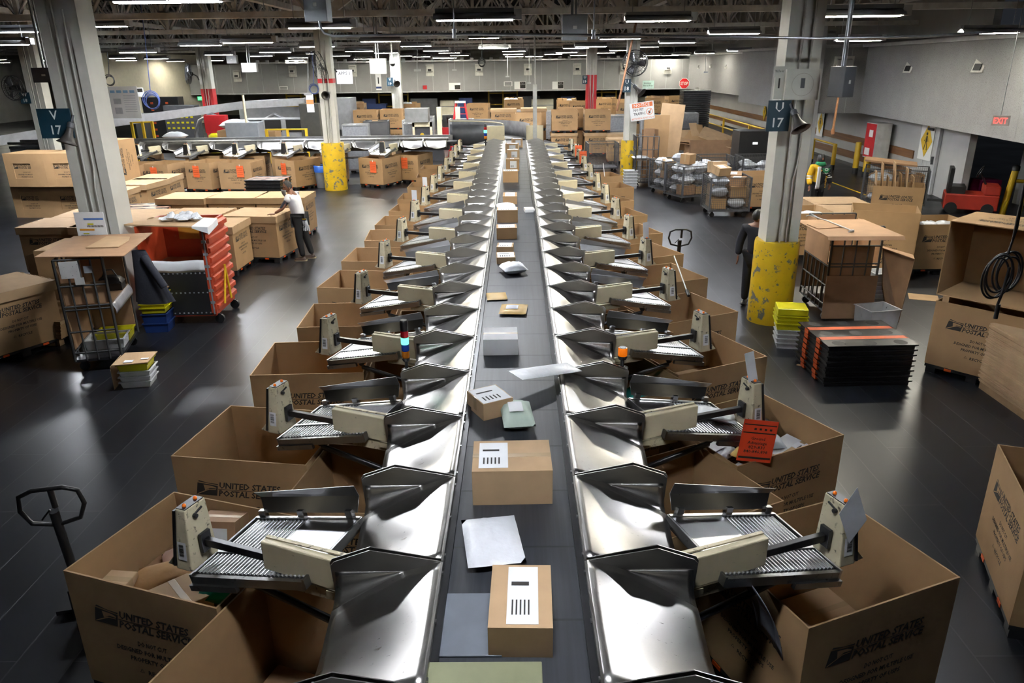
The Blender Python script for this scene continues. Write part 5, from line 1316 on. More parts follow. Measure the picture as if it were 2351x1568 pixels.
def heap(M, w, d, z0, z1, n, where, seed, white=.5):
    """parcels piled inside a cart or box: brown cartons and white mailers in rough layers"""
    rnd = random.Random(seed); lay = 0; z = z0; i = 0
    per = max(3, n // 3)
    while i < n:
        hh = (z1 - z0) / 3.2
        nx = 2 if per < 5 else 3; ny = max(1, round(per / nx))
        for a in range(nx):
            for c in range(ny):
                if i >= n: break
                x = -w / 2 + w * (a + .5) / nx; y = -d / 2 + d * (c + .5) / ny
                ww = w / nx * rnd.uniform(.78, .92); dd = d / ny * rnd.uniform(.75, .92); h_ = hh * rnd.uniform(.7, .98)
                top = i >= n - per
                MM = M @ Tr(x, y, z) @ Rz(rnd.uniform(-.15, .15) if not top else rnd.uniform(-.5, .5)) @ (Rx(rnd.uniform(-.15, .25)) if top else Matrix.Identity(4))
                if rnd.random() < white: bag(MM, ww * 1.05, dd * 1.05, h_ * 1.1, 'white or grey mailer heaped in ' + where, rnd.choice((POLYW, POLYW, POLYG)), rnd.random() < .4, 'mailers heaped in ' + where, seed + i)
                else: parcel(MM, ww, dd, h_, 'brown carton heaped in ' + where, rnd.choice(('card', 'kraft', 'dark')), (-.3, -.3, .2, .3) if rnd.random() < .5 else None, 'cartons heaped in ' + where)
                i += 1
        z += hh
def two(a, b, w, d, z=0.0):
    A = at(*a, z); B = at(*b, z); return frame(A, edge_yaw(A, B), w, d, 'FL')
cages = [((1627, 500), (1719, 499), 'dark wire cage of brown cartons nearest the right column', .35), ((1565, 467), (1640, 460), 'dark wire cage of white bags, second in the slanting row', .85), ((1524, 450), (1595, 444), 'dark wire cage, third in the slanting row', .6),
         ((1605, 437), (1690, 436), 'dark wire cage behind the cage of white bags', .5), ((1700, 437), (1775, 436), 'dark wire cage of loose mail beside the right column', .9)]
for i, (a, b_, lb, wh) in enumerate(cages):
    M = two(a, b_, 1.12, .95); wire_cage(M, lb, 1.12, .95, .95, 'dark wire cages on the right floor')
    heap(M, 1.0, .82, .23, 1.25 if i < 3 else 1.0, 14 if i < 2 else 11, 'the ' + ' '.join(lb.split()[1:8]), 200 + i * 31, wh)
M = two((1350, 398), (1418, 397), 1.2, 1.0); wire_cage(M, 'empty dark wire cage before the stacked boxes at the belt end', 1.2, 1.0, 1.0)
# ------------------------------------------------ tall barred carts
def bar_cart(M, W, D, H, label, shelf=1.0, mid=True, extra=None):
    t = thing('barred_cart', label, 'cart', M)
    b = MB(); b.box(-W / 2, -D / 2, .16, W / 2, D / 2, .20); b.build('deck', BLACKM, t)
    def side(x0, y0, x1, y1, nb, nm):
        b = MB(); d = V((x1 - x0, y1 - y0, 0))
        for i in range(nb + 1): p = V((x0, y0, 0)) + d * (i / nb); b.tube([p + V((0, 0, .18)), p + V((0, 0, H))], .014 if i not in (0, nb) else .02, 6)
        for z in (.3, .62, .95, 1.0, 1.3, H): 
            if z <= H: b.tube([V((x0, y0, z)), V((x1, y1, z))], .014, 6)
        b.build(nm, WIRE, t)
    side(-W / 2, -D / 2, W / 2, -D / 2, 4, 'end_bars'); side(-W / 2, D / 2, W / 2, D / 2, 4, 'end_bars'); side(-W / 2, -D / 2, -W / 2, D / 2, 6, 'side_bars')
    for x in (-W / 2 + .08, W / 2 - .08):
        for y in (-D / 2 + .1, D / 2 - .1): b = MB(); b.cyl((x, y - .02, .07), (x, y + .02, .07), .07, n=12); b.box(x - .03, y - .03, .08, x + .03, y + .03, .17); b.build('caster', BLACKM, t)
    if shelf:
        b = MB(); b.box(-W / 2 + .02, -D / 2 + .02, shelf - .03, W / 2, D / 2 - .02, shelf); b.build('shelf', CARD3, t)
    return t
# left barred cart with the cardboard roof
A = at(180, 856, 0); B = at(262, 845, 0)
yaw = edge_yaw(A, B) - .12
MC = frame(A, yaw, .62, 1.15, 'FL')
tcart = bar_cart(MC, .62, 1.15, 1.68, 'black barred cart with a cardboard roof left of the orange container', shelf=1.0)
b = MB(); b.box(-.28, -.545, 1.02, .29, -.53, 1.34); b.box(-.295, -.54, .35, -.285, .5, 1.6); b.box(-.3, .53, .3, .3, .55, 1.6); b.build('cardboard_lining', CARD3, tcart)
b = MB(); b.grid(lambda a, c: (.30 + .02 * math.sin(PI * c) + .05 * c, -.55 + 1.1 * a, 1.0 - .16 * c), 6, 4); b.build('shelf_wrap', mat('foil_wrap', (.5, .5, .53), .35, .4), tcart, solid=.004)
b = MB(); b.box(-.24, -.605, 1.42, .0, -.595, 1.66); b.box(-.08, -.605, 1.32, .04, -.595, 1.42); b.box(.06, -.60, 1.48, .16, -.592, 1.58, 1); b.build('paper_note', [mat('old_paper', (.5, .5, .48), .7, speck=((.1, .1, .1), .62, .66, 30)), GREY], tcart)
R4 = [at(*p, 1.73) for p in ((78, 590), (284, 587), (350, 534), (170, 542))]
b = MB(); b.plate(R4, (0, 0, -.012)); tag(b.build('cardboard_sheet', CARD3), 'large cardboard sheet roofing the left barred cart', 'cardboard sheet')
S4 = [at(*p, 1.735) for p in ((197, 570), (272, 568), (296, 552), (298, 545), (245, 544))]
b = MB(); b.plate(S4, (0, 0, .012)); tag(b.build('cardboard_sheet', CARD2), 'small torn cardboard piece on the left cart roof', 'cardboard sheet')
# jacket hanging, bag and trays
q = at(318, 575, 1.70)
b = MB()
def jk(a, c):
    w_ = .10 + .17 * c; return (w_ * math.cos(2 * PI * a) * (1 + .15 * math.sin(10 * PI * a) * c) + .10 * c, .5 * w_ * math.sin(2 * PI * a), -.78 * c)
b.grid(jk, 28, 10)
b.tube([(.08, -.05, -.08), (.22, -.10, -.30), (.34, -.12, -.52)], .055, 10)
tag(b.build('jacket', NAVYC, None, Tr(q)), 'dark navy jacket hanging from the left cart roof', 'jacket')
bagM = MC @ Tr(.14, .28, 1.0)
b = MB(); b.pillow(.36, .26, .22, n=10, seed=5, jit=.03); b.box(-.17, -.12, 0, .17, .12, .13); b.tube([(-.1, 0, .2), (-.05, 0, .3), (.05, 0, .3), (.1, 0, .2)], .012, 6)
tag(b.build('lunch_bag', BLACK, None, bagM, bevel=.02), 'black soft bag on the shelf of the left barred cart', 'bag')
def tray(M, w, d, h, label, m, group=None):
    b = MB(); t_ = .008
    b.box(-w / 2, -d / 2, 0, w / 2, d / 2, t_)
    for s_ in (-1, 1):
        b.hexa([(-w / 2, s_ * d / 2, 0), (w / 2, s_ * d / 2, 0), (w / 2, s_ * (d / 2 - t_), 0), (-w / 2, s_ * (d / 2 - t_), 0)], [(-w / 2 - .02, s_ * (d / 2 + .02), h), (w / 2 + .02, s_ * (d / 2 + .02), h), (w / 2 + .02, s_ * (d / 2 + .012), h), (-w / 2 - .02, s_ * (d / 2 + .012), h)])
        b.hexa([(s_ * w / 2, -d / 2, 0), (s_ * w / 2, d / 2, 0), (s_ * (w / 2 - t_), d / 2, 0), (s_ * (w / 2 - t_), -d / 2, 0)], [(s_ * (w / 2 + .02), -d / 2 - .02, h), (s_ * (w / 2 + .02), d / 2 + .02, h), (s_ * (w / 2 + .012), d / 2 + .02, h), (s_ * (w / 2 + .012), -d / 2 - .02, h)])
    b.box(-w / 2 - .035, -d / 2 - .035, h - .015, w / 2 + .035, -d / 2 - .018, h); b.box(-w / 2 - .035, d / 2 + .018, h - .015, w / 2 + .035, d / 2 + .035, h)
    b.box(-w / 2 - .035, -d / 2 - .018, h - .015, -w / 2 - .018, d / 2 + .018, h); b.box(w / 2 + .018, -d / 2 - .018, h - .015, w / 2 + .035, d / 2 + .018, h)
    return tag(b.build('mail_tray', m, None, M), label, 'tray', group)
TRW = mat('white_tray', (.55, .56, .57), .45, var=.12, speck=((.1, .1, .1), .66, .7, 14))
tray(MC @ Tr(.02, -.05, .205), .5, .36, .16, 'white mail tray on the bottom deck of the left cart', TRW)
tray(MC @ Tr(.06, .28, .205), .44, .34, .14, 'yellow mail tray on the bottom deck of the left cart', YPLAS)
q = at(303, 893, 0); MT = Tr(q.x + .02, q.y + .2, 0) @ Rz(.15)
for i in range(3): tray(MT @ Tr(.005 * i, 0, .0 + .075 * i), .36, .30, .10, 'white mail tray in the small stack beside the left cart, %s from the floor' % ORD[i], TRW)
tray(MT @ Tr(.0, 0, .245), .36, .30, .11, 'yellow mail tray topping the small stack beside the left cart', YPLAS)
b = MB(); b.plate([(-.24, -.24, .37), (.22, -.2, .37), (.24, .2, .38), (-.2, .22, .38)], (0, 0, .012), 0); b.plate([(-.25, -.24, .36), (-.25, .2, .37), (-.27, .2, .02), (-.27, -.2, .01)], (-.008, 0, 0), 0); b.box(-.1, -.19, .393, .02, -.1, .395, 1); b.box(.1, -.1, .393, .2, -.05, .395, 1)
tag(b.build('cardboard_flap', [CARD2, WHITE], None, MT), 'cardboard flap with white stickers over the small tray stack', 'cardboard sheet')
q = at(357, 765, 0); MT2 = Tr(q.x, q.y + .2, 0) @ Rz(.1)
for i in range(2): tray(MT2 @ Tr(0, 0, .16 * i), .36, .34, .17, 'blue bin under the yellow trays by the orange container, %s from the floor' % ORD[i], BLUE)
for i in range(4): tray(MT2 @ Tr(0, 0, .34 + .07 * i), .36, .34, .10, 'yellow tray stacked by the orange container, %s from its bottom' % ORD[i], YPLAS)
b = MB(); b.plate([(-.2, -.2, .68), (.2, -.18, .68), (.2, .18, .70), (-.18, .2, .70)], (0, 0, .01)); b.plate([(-.2, -.2, .68), (-.05, -.2, .68), (-.05, -.22, .58), (-.2, -.22, .58)], (0, -.006, 0)); tag(b.build('cardboard_flap', CARD2, None, MT2), 'small cardboard cover on the yellow trays by the orange container', 'cardboard sheet')
# ------------------------------------------------ orange container
A = at(350, 748, 0); B = at(485, 745, 0)
yaw = edge_yaw(A, B); MO = frame(A, yaw, 1.12, 1.02, 'FL')
t = thing('hamper_container', 'orange plastic hamper container with black mesh gate', 'container', MO)
w, d, h = 1.12, 1.02, 1.72
b = MB(); b.box(-w / 2, d / 2 - .04, .2, w / 2, d / 2, h); b.box(-w / 2, -d / 2, .2, -w / 2 + .04, d / 2, h); b.box(-w / 2, -d / 2, .16, w / 2, d / 2, .22); b.build('body', REDPL, t)
b = MB(); b.box(w / 2 - .04, -d / 2, .2, w / 2, d / 2, h)
for i in range(9): z = .24 + i * .165; b.hexa([(w / 2, -d / 2, z), (w / 2 + .06, -d / 2 + .02, z + .03), (w / 2 + .06, d / 2 - .02, z + .03), (w / 2, d / 2, z)], [(w / 2, -d / 2, z + .13), (w / 2 + .06, -d / 2 + .02, z + .10), (w / 2 + .06, d / 2 - .02, z + .10), (w / 2, d / 2, z + .13)])
for i in range(7): b.box(w / 2 - .06, -d / 2 - .03, .22 + i * .21, w / 2 + .03, -d / 2 + .02, .38 + i * .21)
b.build('ribbed_side', REDPL, t)
b = MB(); b.box(w / 2 - .02, -d / 2 - .045, .2, w / 2 + .0, -d / 2 - .025, h)
for i in range(7): b.box(w / 2 - .05, -d / 2 - .04, .385 + i * .21, w / 2 + .02, -d / 2 - .02, .43 + i * .21)
b.build('hinge_strip', GREY, t)
b = MB(); b.box(-w / 2, -d / 2 - .01, .18, w / 2 - .06, -d / 2 + .01, .96)
for i in range(14):
    for z in (.22, .58, .92): b.cb((-w / 2 + .06 + i * .075, -d / 2 - .015, z), (.022, .012, .022), 1)
b.build('mesh_gate', [mat('gate_black', (.008, .008, .009), .5), GREY], t)
b = MB(); b.box(-w / 2 + .05, -d / 2 + .02, .95, w / 2 - .05, d / 2 - .05, .98); b.build('shelf', CARD3, t)
b = MB(); b.box(-.25, d / 2 - .046, 1.3, .3, d / 2 - .04, 1.58); b.build('label_plate', mat('dull_amber', (.45, .20, .02), .5), t)
b = MB(); b.grid(lambda a, c: (-w / 2 + .04 + (w - .1) * a, -d / 2 - .015 - .02 * math.sin(PI * c), 1.14 - .2 * c + .01 * math.sin(9 * a)), 10, 4); b.build('paper_sheet', WHITE, t, solid=.003)
b = MB(); b.tube([(w / 2 + .08, -.25, .3), (w / 2 + .10, -.05, .9), (w / 2 + .10, -.05, .95)], .02, 6); b.tube([(w / 2 + .08, .1, .3), (w / 2 + .10, -.05, .9)], .02, 6); b.build('tow_bar', YELLOW, t)
for x in (-w / 2 + .1, w / 2 + .02):
    for y in (-d / 2 + .1, d / 2 - .1): b = MB(); b.cyl((x, y - .025, .08), (x, y + .025, .08), .08, n=14); b.box(x - .03, y - .03, .1, x + .03, y + .03, .17); b.build('caster', BLACK, t)
R4 = [at(*p, 1.76) for p in ((284, 515), (474, 521), (500, 500), (370, 497))]
b = MB(); b.plate(R4, (0, 0, -.02)); tag(b.build('cardboard_sheet', CARD2), 'pale cardboard sheet roofing the orange container', 'cardboard sheet')
b = MB(); q = [at(*p, 1.77) for p in ((440, 520), (476, 522), (498, 502), (468, 500))]; b.plate(q, (0, 0, .004)); b.plate([q[1], q[2], q[2] - V((0, 0, .10)), q[1] - V((0, 0, .12))], (.006, 0, 0)); b.plate([q[0], q[1], q[1] - V((0, 0, .10)), q[0] - V((0, 0, .03))], (0, -.006, 0))
tag(b.build('tape_wrap', WHITE), 'white taped paper over the right edge of the orange container roof', 'paper')
c = at(420, 504, 1.77)
rnd = random.Random(9); b = MB()
for i in range(14):
    M_ = Tr(c.x + rnd.uniform(-.33, .33), c.y + rnd.uniform(-.12, .12), 1.772) @ Rz(rnd.uniform(0, 6)); b.pillow(rnd.uniform(.14, .26), rnd.uniform(.1, .2), rnd.uniform(.05, .13), M=M_, n=6, seed=i, jit=.5)
o = b.build('bubble_wrap', mat('clear_wrap', (.72, .74, .76), .2, bump=.5, bscale=40)); tag(o, 'crumpled clear plastic wrap on the orange container roof', 'plastic wrap'); o['kind'] = 'stuff'
q = MO @ V((.22, -.2, .98)); b = MB(); b.box(-.09, -.05, 0, .09, .05, .04); tag(b.build('tape_gun', BLACK, None, Tr(q) @ Rz(.4)), 'small black tape tool lying in the orange container', 'tool')
# ------------------------------------------------ stacks of black pallets
PALB = mat('pallet_black', (.010, .010, .011), .3, var=.2); PALO = mat('pallet_orange', (.55, .085, .015), .45, var=.1)
PALP = mat('pallet_salmon', (.62, .30, .20), .5, var=.05)
def pallet_stack(corners, z, n, lab, stripe=PALO, step=.075):
    A, B = corners; yaw = edge_yaw(A, B); M0 = frame(A, yaw, GW, GD, 'FL')
    key = stripe.name
    b = MB(); w, d = GW, GD
    b.box(-w / 2 + .03, -d / 2 + .03, 0, w / 2 - .03, d / 2 - .03, step * .55)
    b.hexa([(-w / 2 + .05, -d / 2 + .05, step * .3), (w / 2 - .05, -d / 2 + .05, step * .3), (w / 2 - .05, d / 2 - .05, step * .3), (-w / 2 + .05, d / 2 - .05, step * .3)], [(-w / 2, -d / 2, step * .75), (w / 2, -d / 2, step * .75), (w / 2, d / 2, step * .75), (-w / 2, d / 2, step * .75)])
    b.box(-w / 2, -d / 2, step * .75, w / 2, d / 2, step * .97)
    for y in (-.2, .2): b.box(-w / 2 + .02, y - .055, step * .97, w / 2 - .02, y + .055, step * .985, 1); b.box(-w / 2 - .004, y - .06, step * .2, -w / 2 + .03, y + .06, step * .97, 1); b.box(w / 2 - .03, y - .06, step * .2, w / 2 + .004, y + .06, step * .97, 1)
    for x in (-.42, 0, .42):
        for y in (-.4, 0, .4): b.cyl((x, y, step * .968), (x, y, step * .975), .09, n=12, mi=2)
    o = b.build('plastic_pallet', [PALB, stripe, mat('pallet_recess', (.004, .004, .004), .6)]); me = o.data; bpy.data.objects.remove(o)
    for i in range(n):
        rnd = random.Random(i)
        o = link(me, 'plastic_pallet', None, M0 @ Tr(rnd.uniform(-.008, .008), rnd.uniform(-.008, .008), i * step)); tag(o, lab % ORD[i], 'pallet', lab.split('%s')[0].strip(' ,'))
k = 8
pallet_stack((at(1902, 795, .60), at(2087, 791, .60)), 0, 8, 'black pallet with orange strips in the right floor stack, %s from the floor')
pallet_stack((at(262, 484, .9), at(364, 480, .9)), 0, 9, 'black pallet with pale strips stacked by the leaning column, %s from the floor', PALP, .1)
pallet_stack((at(559, 413, .75), at(646, 413, .75)), 0, 7, 'black pallet with pale strips stacked behind the man, %s from the floor', PALP, .105)
# ------------------------------------------------ right side: carts, crates and cardboard
A = at(1886, 737, 0); B = at(2004, 736, 0)
MR = frame(A, edge_yaw(A, B) - .02, .80, 1.15, 'FL')
tc2 = bar_cart(MR, .80, 1.15, 1.62, 'barred cart walled with cardboard behind the yellow post', shelf=.95)
b = MB(); b.box(-.42, -.60, .05, .42, -.588, .80); b.box(-.40, -.58, .78, .30, -.57, 1.30); b.box(-.43, -.55, .98, -.42, .55, 1.6); b.box(.42, -.5, .9, .43, .5, 1.55); b.box(-.4, .56, .3, .4, .57, 1.6); b.build('cardboard_lining', CARD3, tc2)
R4 = [at(*p, z) for p, z in (((1826, 505), 1.70), ((1982, 503), 1.70), ((2077, 542), 1.72), ((1900, 543), 1.72))]
b = MB(); b.plate(R4, (0, 0, -.012)); b.plate([R4[3], R4[2], R4[2] + V((0, -.05, -.05)), R4[3] + V((0, -.05, -.05))], (0, .01, 0)); tag(b.build('cardboard_sheet', CARD3), 'wide brown cardboard sheet roofing the right barred cart', 'cardboard sheet')
S4 = [at(*p, 1.715) for p in ((1852, 515), (1878, 526), (1936, 522), (1905, 512))]
b = MB(); b.plate(S4, (0, 0, .008)); tag(b.build('cardboard_sheet', CARD3), 'small cardboard square on the right cart roof', 'cardboard sheet')
b = MB(); P_ = [at(*p, 1.735) for p in ((1851, 496), (1858, 494), (1900, 507), (1945, 525), (1957, 530))]; b.tube(P_, .010, 8); b.tube([P_[-1], P_[-1] + V((-.08, -.06, 0))], .013, 8); b.cyl(P_[-1] - V((.02, 0, 0)), P_[-1] + V((.02, 0, 0)), .022, n=8)
tag(b.build('aluminium_pole', mat('pole_white', (.6, .6, .6), .3, .3)), 'bent pale pole lying on the right cart roof', 'pole')
q = at(1838, 803, 0)
for i in range(4): tray(Tr(q.x - .14, q.y + .2, .07 * i) @ Rz(-.2), .34, .32, .10, 'white mail tray under the yellow ones by the yellow post, %s from the floor' % ORD[i], TRW)
for i in range(3): tray(Tr(q.x - .14, q.y + .2, .30 + .06 * i) @ Rz(-.2), .40, .36, .12, 'bright yellow tray by the yellow post, %s from its bottom' % ORD[i], YPLAS)
b = MB(); b.box(-.22, -.19, 0, .22, .19, .10); tag(b.build('mail_tray', YPLAS, None, Tr(q.x - .14, q.y + .2, .545) @ Rz(-.2), bevel=.01), 'upturned yellow tray topping the stack by the yellow post', 'tray')
q = at(2030, 700, 0)
for i in range(7): tray(Tr(q.x, q.y + .3, .075 * i) @ Rz(.1), .34, .34, .10, 'grey tray in the tall stack right of the walled cart, %s from the floor' % ORD[i], TRW)
q = at(2030, 770, 0); tray(Tr(q.x + .05, q.y + .45, .0) @ Rz(.2), .5, .4, .34, 'pale grey tote behind the black pallet stack', TRW)
# leaning cardboard wall beside the cart
p0 = at(2000, 700, 0); p1 = at(2065, 690, 0)
b = MB(); a0 = at(2028, 577, 1.2); a1 = at(2100, 596, 1.2); c0 = at(2045, 710, 0); c1 = at(2060, 735, 0)
b.plate([at(2024, 690, 0), at(2062, 740, 0), at(2100, 596, 1.15), at(2026, 570, 1.15)], (.012, .006, 0)); b.plate([at(2100, 596, 1.15), at(2026, 570, 1.15), at(2026, 566, 1.16), at(2096, 586, 1.17)], (0, 0, .01))
tag(b.build('cardboard_sheet', CARD3), 'tall cardboard wall standing right of the walled cart', 'cardboard sheet')
# lidded pair and open boxes at right
gr = 'mail boxes on the right floor'
def rbox(a, b_, label, z=LT, lid=True, **k):
    A = at(*a, z); B = at(*b_, z); M = frame(A, edge_yaw(A, B), which='FL'); return gaylord(M, label, lid=lid, group=gr, **k), M
rbox((1873, 469.5), (1992, 469), 'lidded mail box behind the walled cart, farther of the pair')
rbox((1921, 489), (2035, 487), 'lidded mail box behind the walled cart, nearer of the pair')
t, M = rbox((1788, 491), (1892, 490), 'open mail box with a white bag, just right of the column', z=RIM, lid=False); BOXM['ra'] = M
base_layer('ra', .62, 'the box right of the column'); bag(inbox('ra', .2, -.15, .63, .1), .70, .4, .26, 'long white bag in the box right of the column', lab=False, seed=97)
t, M = rbox((2103, 516), (2184, 515), 'open printed mail box with white bags, far right', z=RIM, lid=False); BOXM['rb'] = M
base_layer('rb', .62, 'the far right printed box')
for i in range(3): bag(inbox('rb', -.3 + .3 * i, .1, .63, .3 + i), .4, .34, .22, 'white bag in the far right printed box', lab=False, seed=98 + i, group='white bags in the far right printed box')
t, M = rbox((2005, 426), (2101, 431), 'open printed mail box holding folded cardboard', z=RIM, lid=False); BOXM['rc'] = M
for i in range(9):
    w_ = (.5, .62, .55)[i % 3]; hh = (1.25, 1.45, 1.1, 1.3, 1.5, 1.2, 1.35, 1.0, 1.15)[i]
    b = MB(); b.box(-w_ / 2, -.012, 0, w_ / 2, .012, hh)
    tag(b.build('folded_carton', CARD if i % 2 else CARD2, None, inbox('rc', -.45 + .11 * i, -.1 + .05 * (i % 3), .0, PI / 2 + .1, 0) @ Rx(-.12 + .03 * (i % 4))), 'folded carton standing in the printed box', 'folded cardboard', 'folded cartons standing in the printed box')
# upside-down sleeve box
A = at(1958, 483, 1.35); B = at(2106, 491, 1.35); yaw = edge_yaw(A, B); M = frame(A, yaw, GW, .5, 'FL')
t = thing('mail_box', 'tall upturned mail box with its printing upside down', 'cardboard box', M @ Tr(0, .2, 1.36) @ Rx(PI) @ Tr(0, 0, 0) @ Rz(0), gr)
b = MB(); w, d, h = GW, .9, 1.36
for x0, y0, x1, y1 in ((-w / 2, -d / 2, w / 2, -d / 2 + .012), (-w / 2, d / 2 - .012, w / 2, d / 2), (-w / 2, -d / 2, -w / 2 + .012, d / 2), (w / 2 - .012, -d / 2, w / 2, d / 2)): b.box(x0, y0, 0, x1, y1, h)
add_print(b, face_M('B', w, d, h), 1, top=-.32); b.build('box_body', [CARD, INK], t)
# flat cartons stacked on the right
for i in range(5):
    q = at(2050, 492, .75); b = MB(); b.box(-.62, -.40, 0, .62, .40, .035)
    if i == 4: add_print(b, Tr(0, .3, .036), .9, top=-.1)
    tag(b.build('folded_carton', [CARD2, INK], None, Tr(q.x, q.y + .5, .58 + .04 * i) @ Rz(-.12 + .02 * i) @ Rx(.03)), 'flat folded carton in the heap beside the lidded pair, %s from below' % ORD[i], 'folded cardboard')
q = at(2050, 492, .75); M = Tr(q.x, q.y + .5, 0) @ Rz(-.1)
gaylord(M @ Matrix.Diagonal((1, .8, .48, 1)), 'low mail box carrying the flat folded cartons', group=gr, pallet=True)
# printed box on its side over another, far right
A = at(2122, 832, PAL); B = at(2243, 864, PAL)
yaw = edge_yaw(A, B); M = frame(A, yaw, which='FL')
gaylord(M, 'open printed mail box beneath the sideways one at the far right', group=gr)
t = thing('mail_box', 'printed mail box laid on its side as a hutch at the far right', 'cardboard box', M @ Tr(-.02, .0, RIM + .08 + GD / 2) @ Rx(PI / 2) @ Tr(0, 0, -.42), gr)
link(box_mesh('closed'), 'box_body', t)
for x in (-.5, .5):
    b = MB(); b.box(x - .04, -.5, RIM, x + .04, .5, RIM + .075); o = b.build('wood_batten', PALLETW, None, M); tag(o, 'wooden batten under the sideways box, %s end' % ('left' if x < 0 else 'right'), 'batten')
# flat cardboard stack
A = at(2243, 881, .05); B = at(2351, 957, .05); yaw = edge_yaw(A, B)
MS = frame(A, yaw, 1.5, 1.2, 'FL')
b = MB(); b.box(-.73, -.58, 0, .73, .58, .1); tag(b.build('pallet', PALLETW, None, MS), 'wooden pallet under the tall flat cardboard stack', 'pallet')
for i in range(44):
    rnd = random.Random(i); b = MB() if i == 0 else None
    if i == 0:
        b = MB(); b.box(-.75, -.6, 0, .75, .6, .0165); o = b.build('flat_carton', CARD2); me_fc = o.data; bpy.data.objects.remove(o)
    o = link(me_fc, 'flat_carton', None, MS @ Tr(rnd.uniform(-.015, .015), rnd.uniform(-.015, .015), .1 + .0185 * i) @ Rz(rnd.uniform(-.008, .008)))
    tag(o, 'flat cardboard blank in the tall stack at the far right', 'flat cardboard', 'flat cardboard blanks in the tall right stack')
# box cut by the right picture edge
A = at(2293, 1027, RIM); B2 = at(2302, 1397, PAL); A0 = at(2240, 1228, PAL)
yaw = edge_yaw(A0, B2); M = frame(A0, yaw, GW, GD, 'FL')
gaylord(M, 'printed mail box cut off by the right picture edge', group=gr)
BOXM['re'] = M; base_layer('re', .45, 'the box at the right picture edge')
parcel(inbox('re', .1, .1, .46, .3), .4, .3, .3, 'brown carton inside the box at the right picture edge', 'kraft', None)
# stray bits
q = at(1855, 843, 0); b = MB(); b.box(-.16, -.03, 0, .16, .03, .004); tag(b.build('cardboard_scrap', CARD2, None, Tr(q) @ Rz(-.7)), 'thin cardboard scrap lying on the floor before the pallet stack', 'cardboard scrap')
q = at(2120, 683, 0); b = MB(); b.box(-.25, -.2, 0, .25, .2, .006); tag(b.build('cardboard_scrap', CARD2, None, Tr(q) @ Rz(-.4)), 'square cardboard scrap on the floor near the hutch box', 'cardboard scrap')
# left floor: flat cartons on a wooden pallet
A = at(52, 770, .14); B = at(110, 765, .14)
MLp = frame(at(50, 790, 0), -.15, 1.3, 1.05, 'FR') @ Tr(.75, 0, 0)
b = MB()
for y in (-.48, 0, .48): b.box(-.6, y - .05, 0, .6, y + .05, .1)
for i in range(6): b.box(-.6 + .21 * i, -.52, .1, -.45 + .21 * i, .52, .125)
tag(b.build('pallet', PALLETW, None, MLp), 'wooden pallet under the flat cartons on the left floor', 'pallet')
for i in range(5):
    b = MB(); b.box(-.66, -.54, 0, .66, .54, .055); 
    for x in (-.3, .25): b.box(x, .2, .0551, x + .16, .212, .0556, 1); b.box(x, -.4, .0551, x + .16, -.388, .0556, 1)
    tag(b.build('folded_carton', [CARD2 if i == 4 else CARD, INK], None, MLp @ Tr(0, 0, .126 + .057 * i) @ Rz(.01 * i)), 'flat folded carton on the left floor pallet, %s from below' % ORD[i], 'folded cardboard')
# half-open box in front of the lidded ones (left)
A = at(75, 575, 1.25); B = at(140, 574, 1.25)
M = frame(A, edge_yaw(A, B), which='FL')
t = thing('mail_box', 'tall plain mail box left of the barred cart with an open flap', 'cardboard box', M, 'lidded mail boxes on the left floor')
b = MB(); b.box(-.61, -.51, 0, .61, .51, 1.24); add_print(b, face_M('F', GW, GD, 1.24) @ Tr(.2, 0, 0) @ Rz(PI / 2), .8); b.build('box_body', [CARD, INK], t)
b = MB(); b.plate([(-.61, -.51, 0), (-.61, -.51, 1.2), (-.85, -.35, 1.12), (-.85, -.35, 0)], (0, .01, 0)); b.build('flap', CARD, t)
# papers on the leaning column
A = atY(183, 487, 11.6)
c, w, h = px_board(180, 487, 236, 543, 11.55)
b = MB(); b.box(-w / 2, 0, -h / 2, w / 2, .01, h / 2, 0); b.box(-w * .2, -.002, h * .18, w * .46, 0, h * .26, 1); b.box(-w * .4, -.002, -h * .26, w * .1, 0, h * -.18, 2); b.box(-w * .1, -.002, -.02 * h, w * .1, 0, h * .04, 3); b.box(-w * .3, -.002, -h * .40, -w * .1, 0, -h * .36, 3)
for k in range(14): b.box(-w * .12 + k * w * .04, -.002, -h * .12, -w * .12 + k * w * .04 + w * .02, 0, -h * .04, 4); b.box(-w * .38 + k * w * .035, -.002, -h * .5, -w * .38 + k * w * .035 + w * .018, 0, -h * .44, 4)
tag(b.build('notice_paper', [SIGNW, mat('strip_blue', (.10, .22, .55), .5), mat('strip_orange', (.75, .35, .03), .5), YPLAS, INK], None, Tr(c)), 'white notice papers with coloured strips taped to the leaning column foot', 'notice')
# trash cans
q = at(740, 432, 0)
t = thing('trash_can', 'grey trash can with a blue liner beside the lit column', 'trash can', Tr(q.x, q.y + .25, 0))
b = MB(); b.lathe([(.24, 0), (.29, .68)], 24); b.build('can', mat('can_grey', (.13, .135, .14), .5), t)
b = MB(); b.lathe([(.295, .56), (.31, .78), (.29, .80), (.27, .78)], 24, cap=False); b.build('liner', mat('blue_liner', (.02, .12, .5), .35, bump=.3, bscale=20), t)
q = at(771, 432, 0)
t = thing('trash_can', 'yellow bin with a black liner against the lit column', 'trash can', Tr(q.x + .05, q.y - .15, 0))
b = MB(); b.lathe([(.20, 0), (.22, .66)], 20); b.build('can', YELLOW, t)
b = MB(); b.lathe([(.225, .58), (.30, .74), (.27, .80), (.22, .78)], 20, cap=False); b.build('liner', POLYB, t)
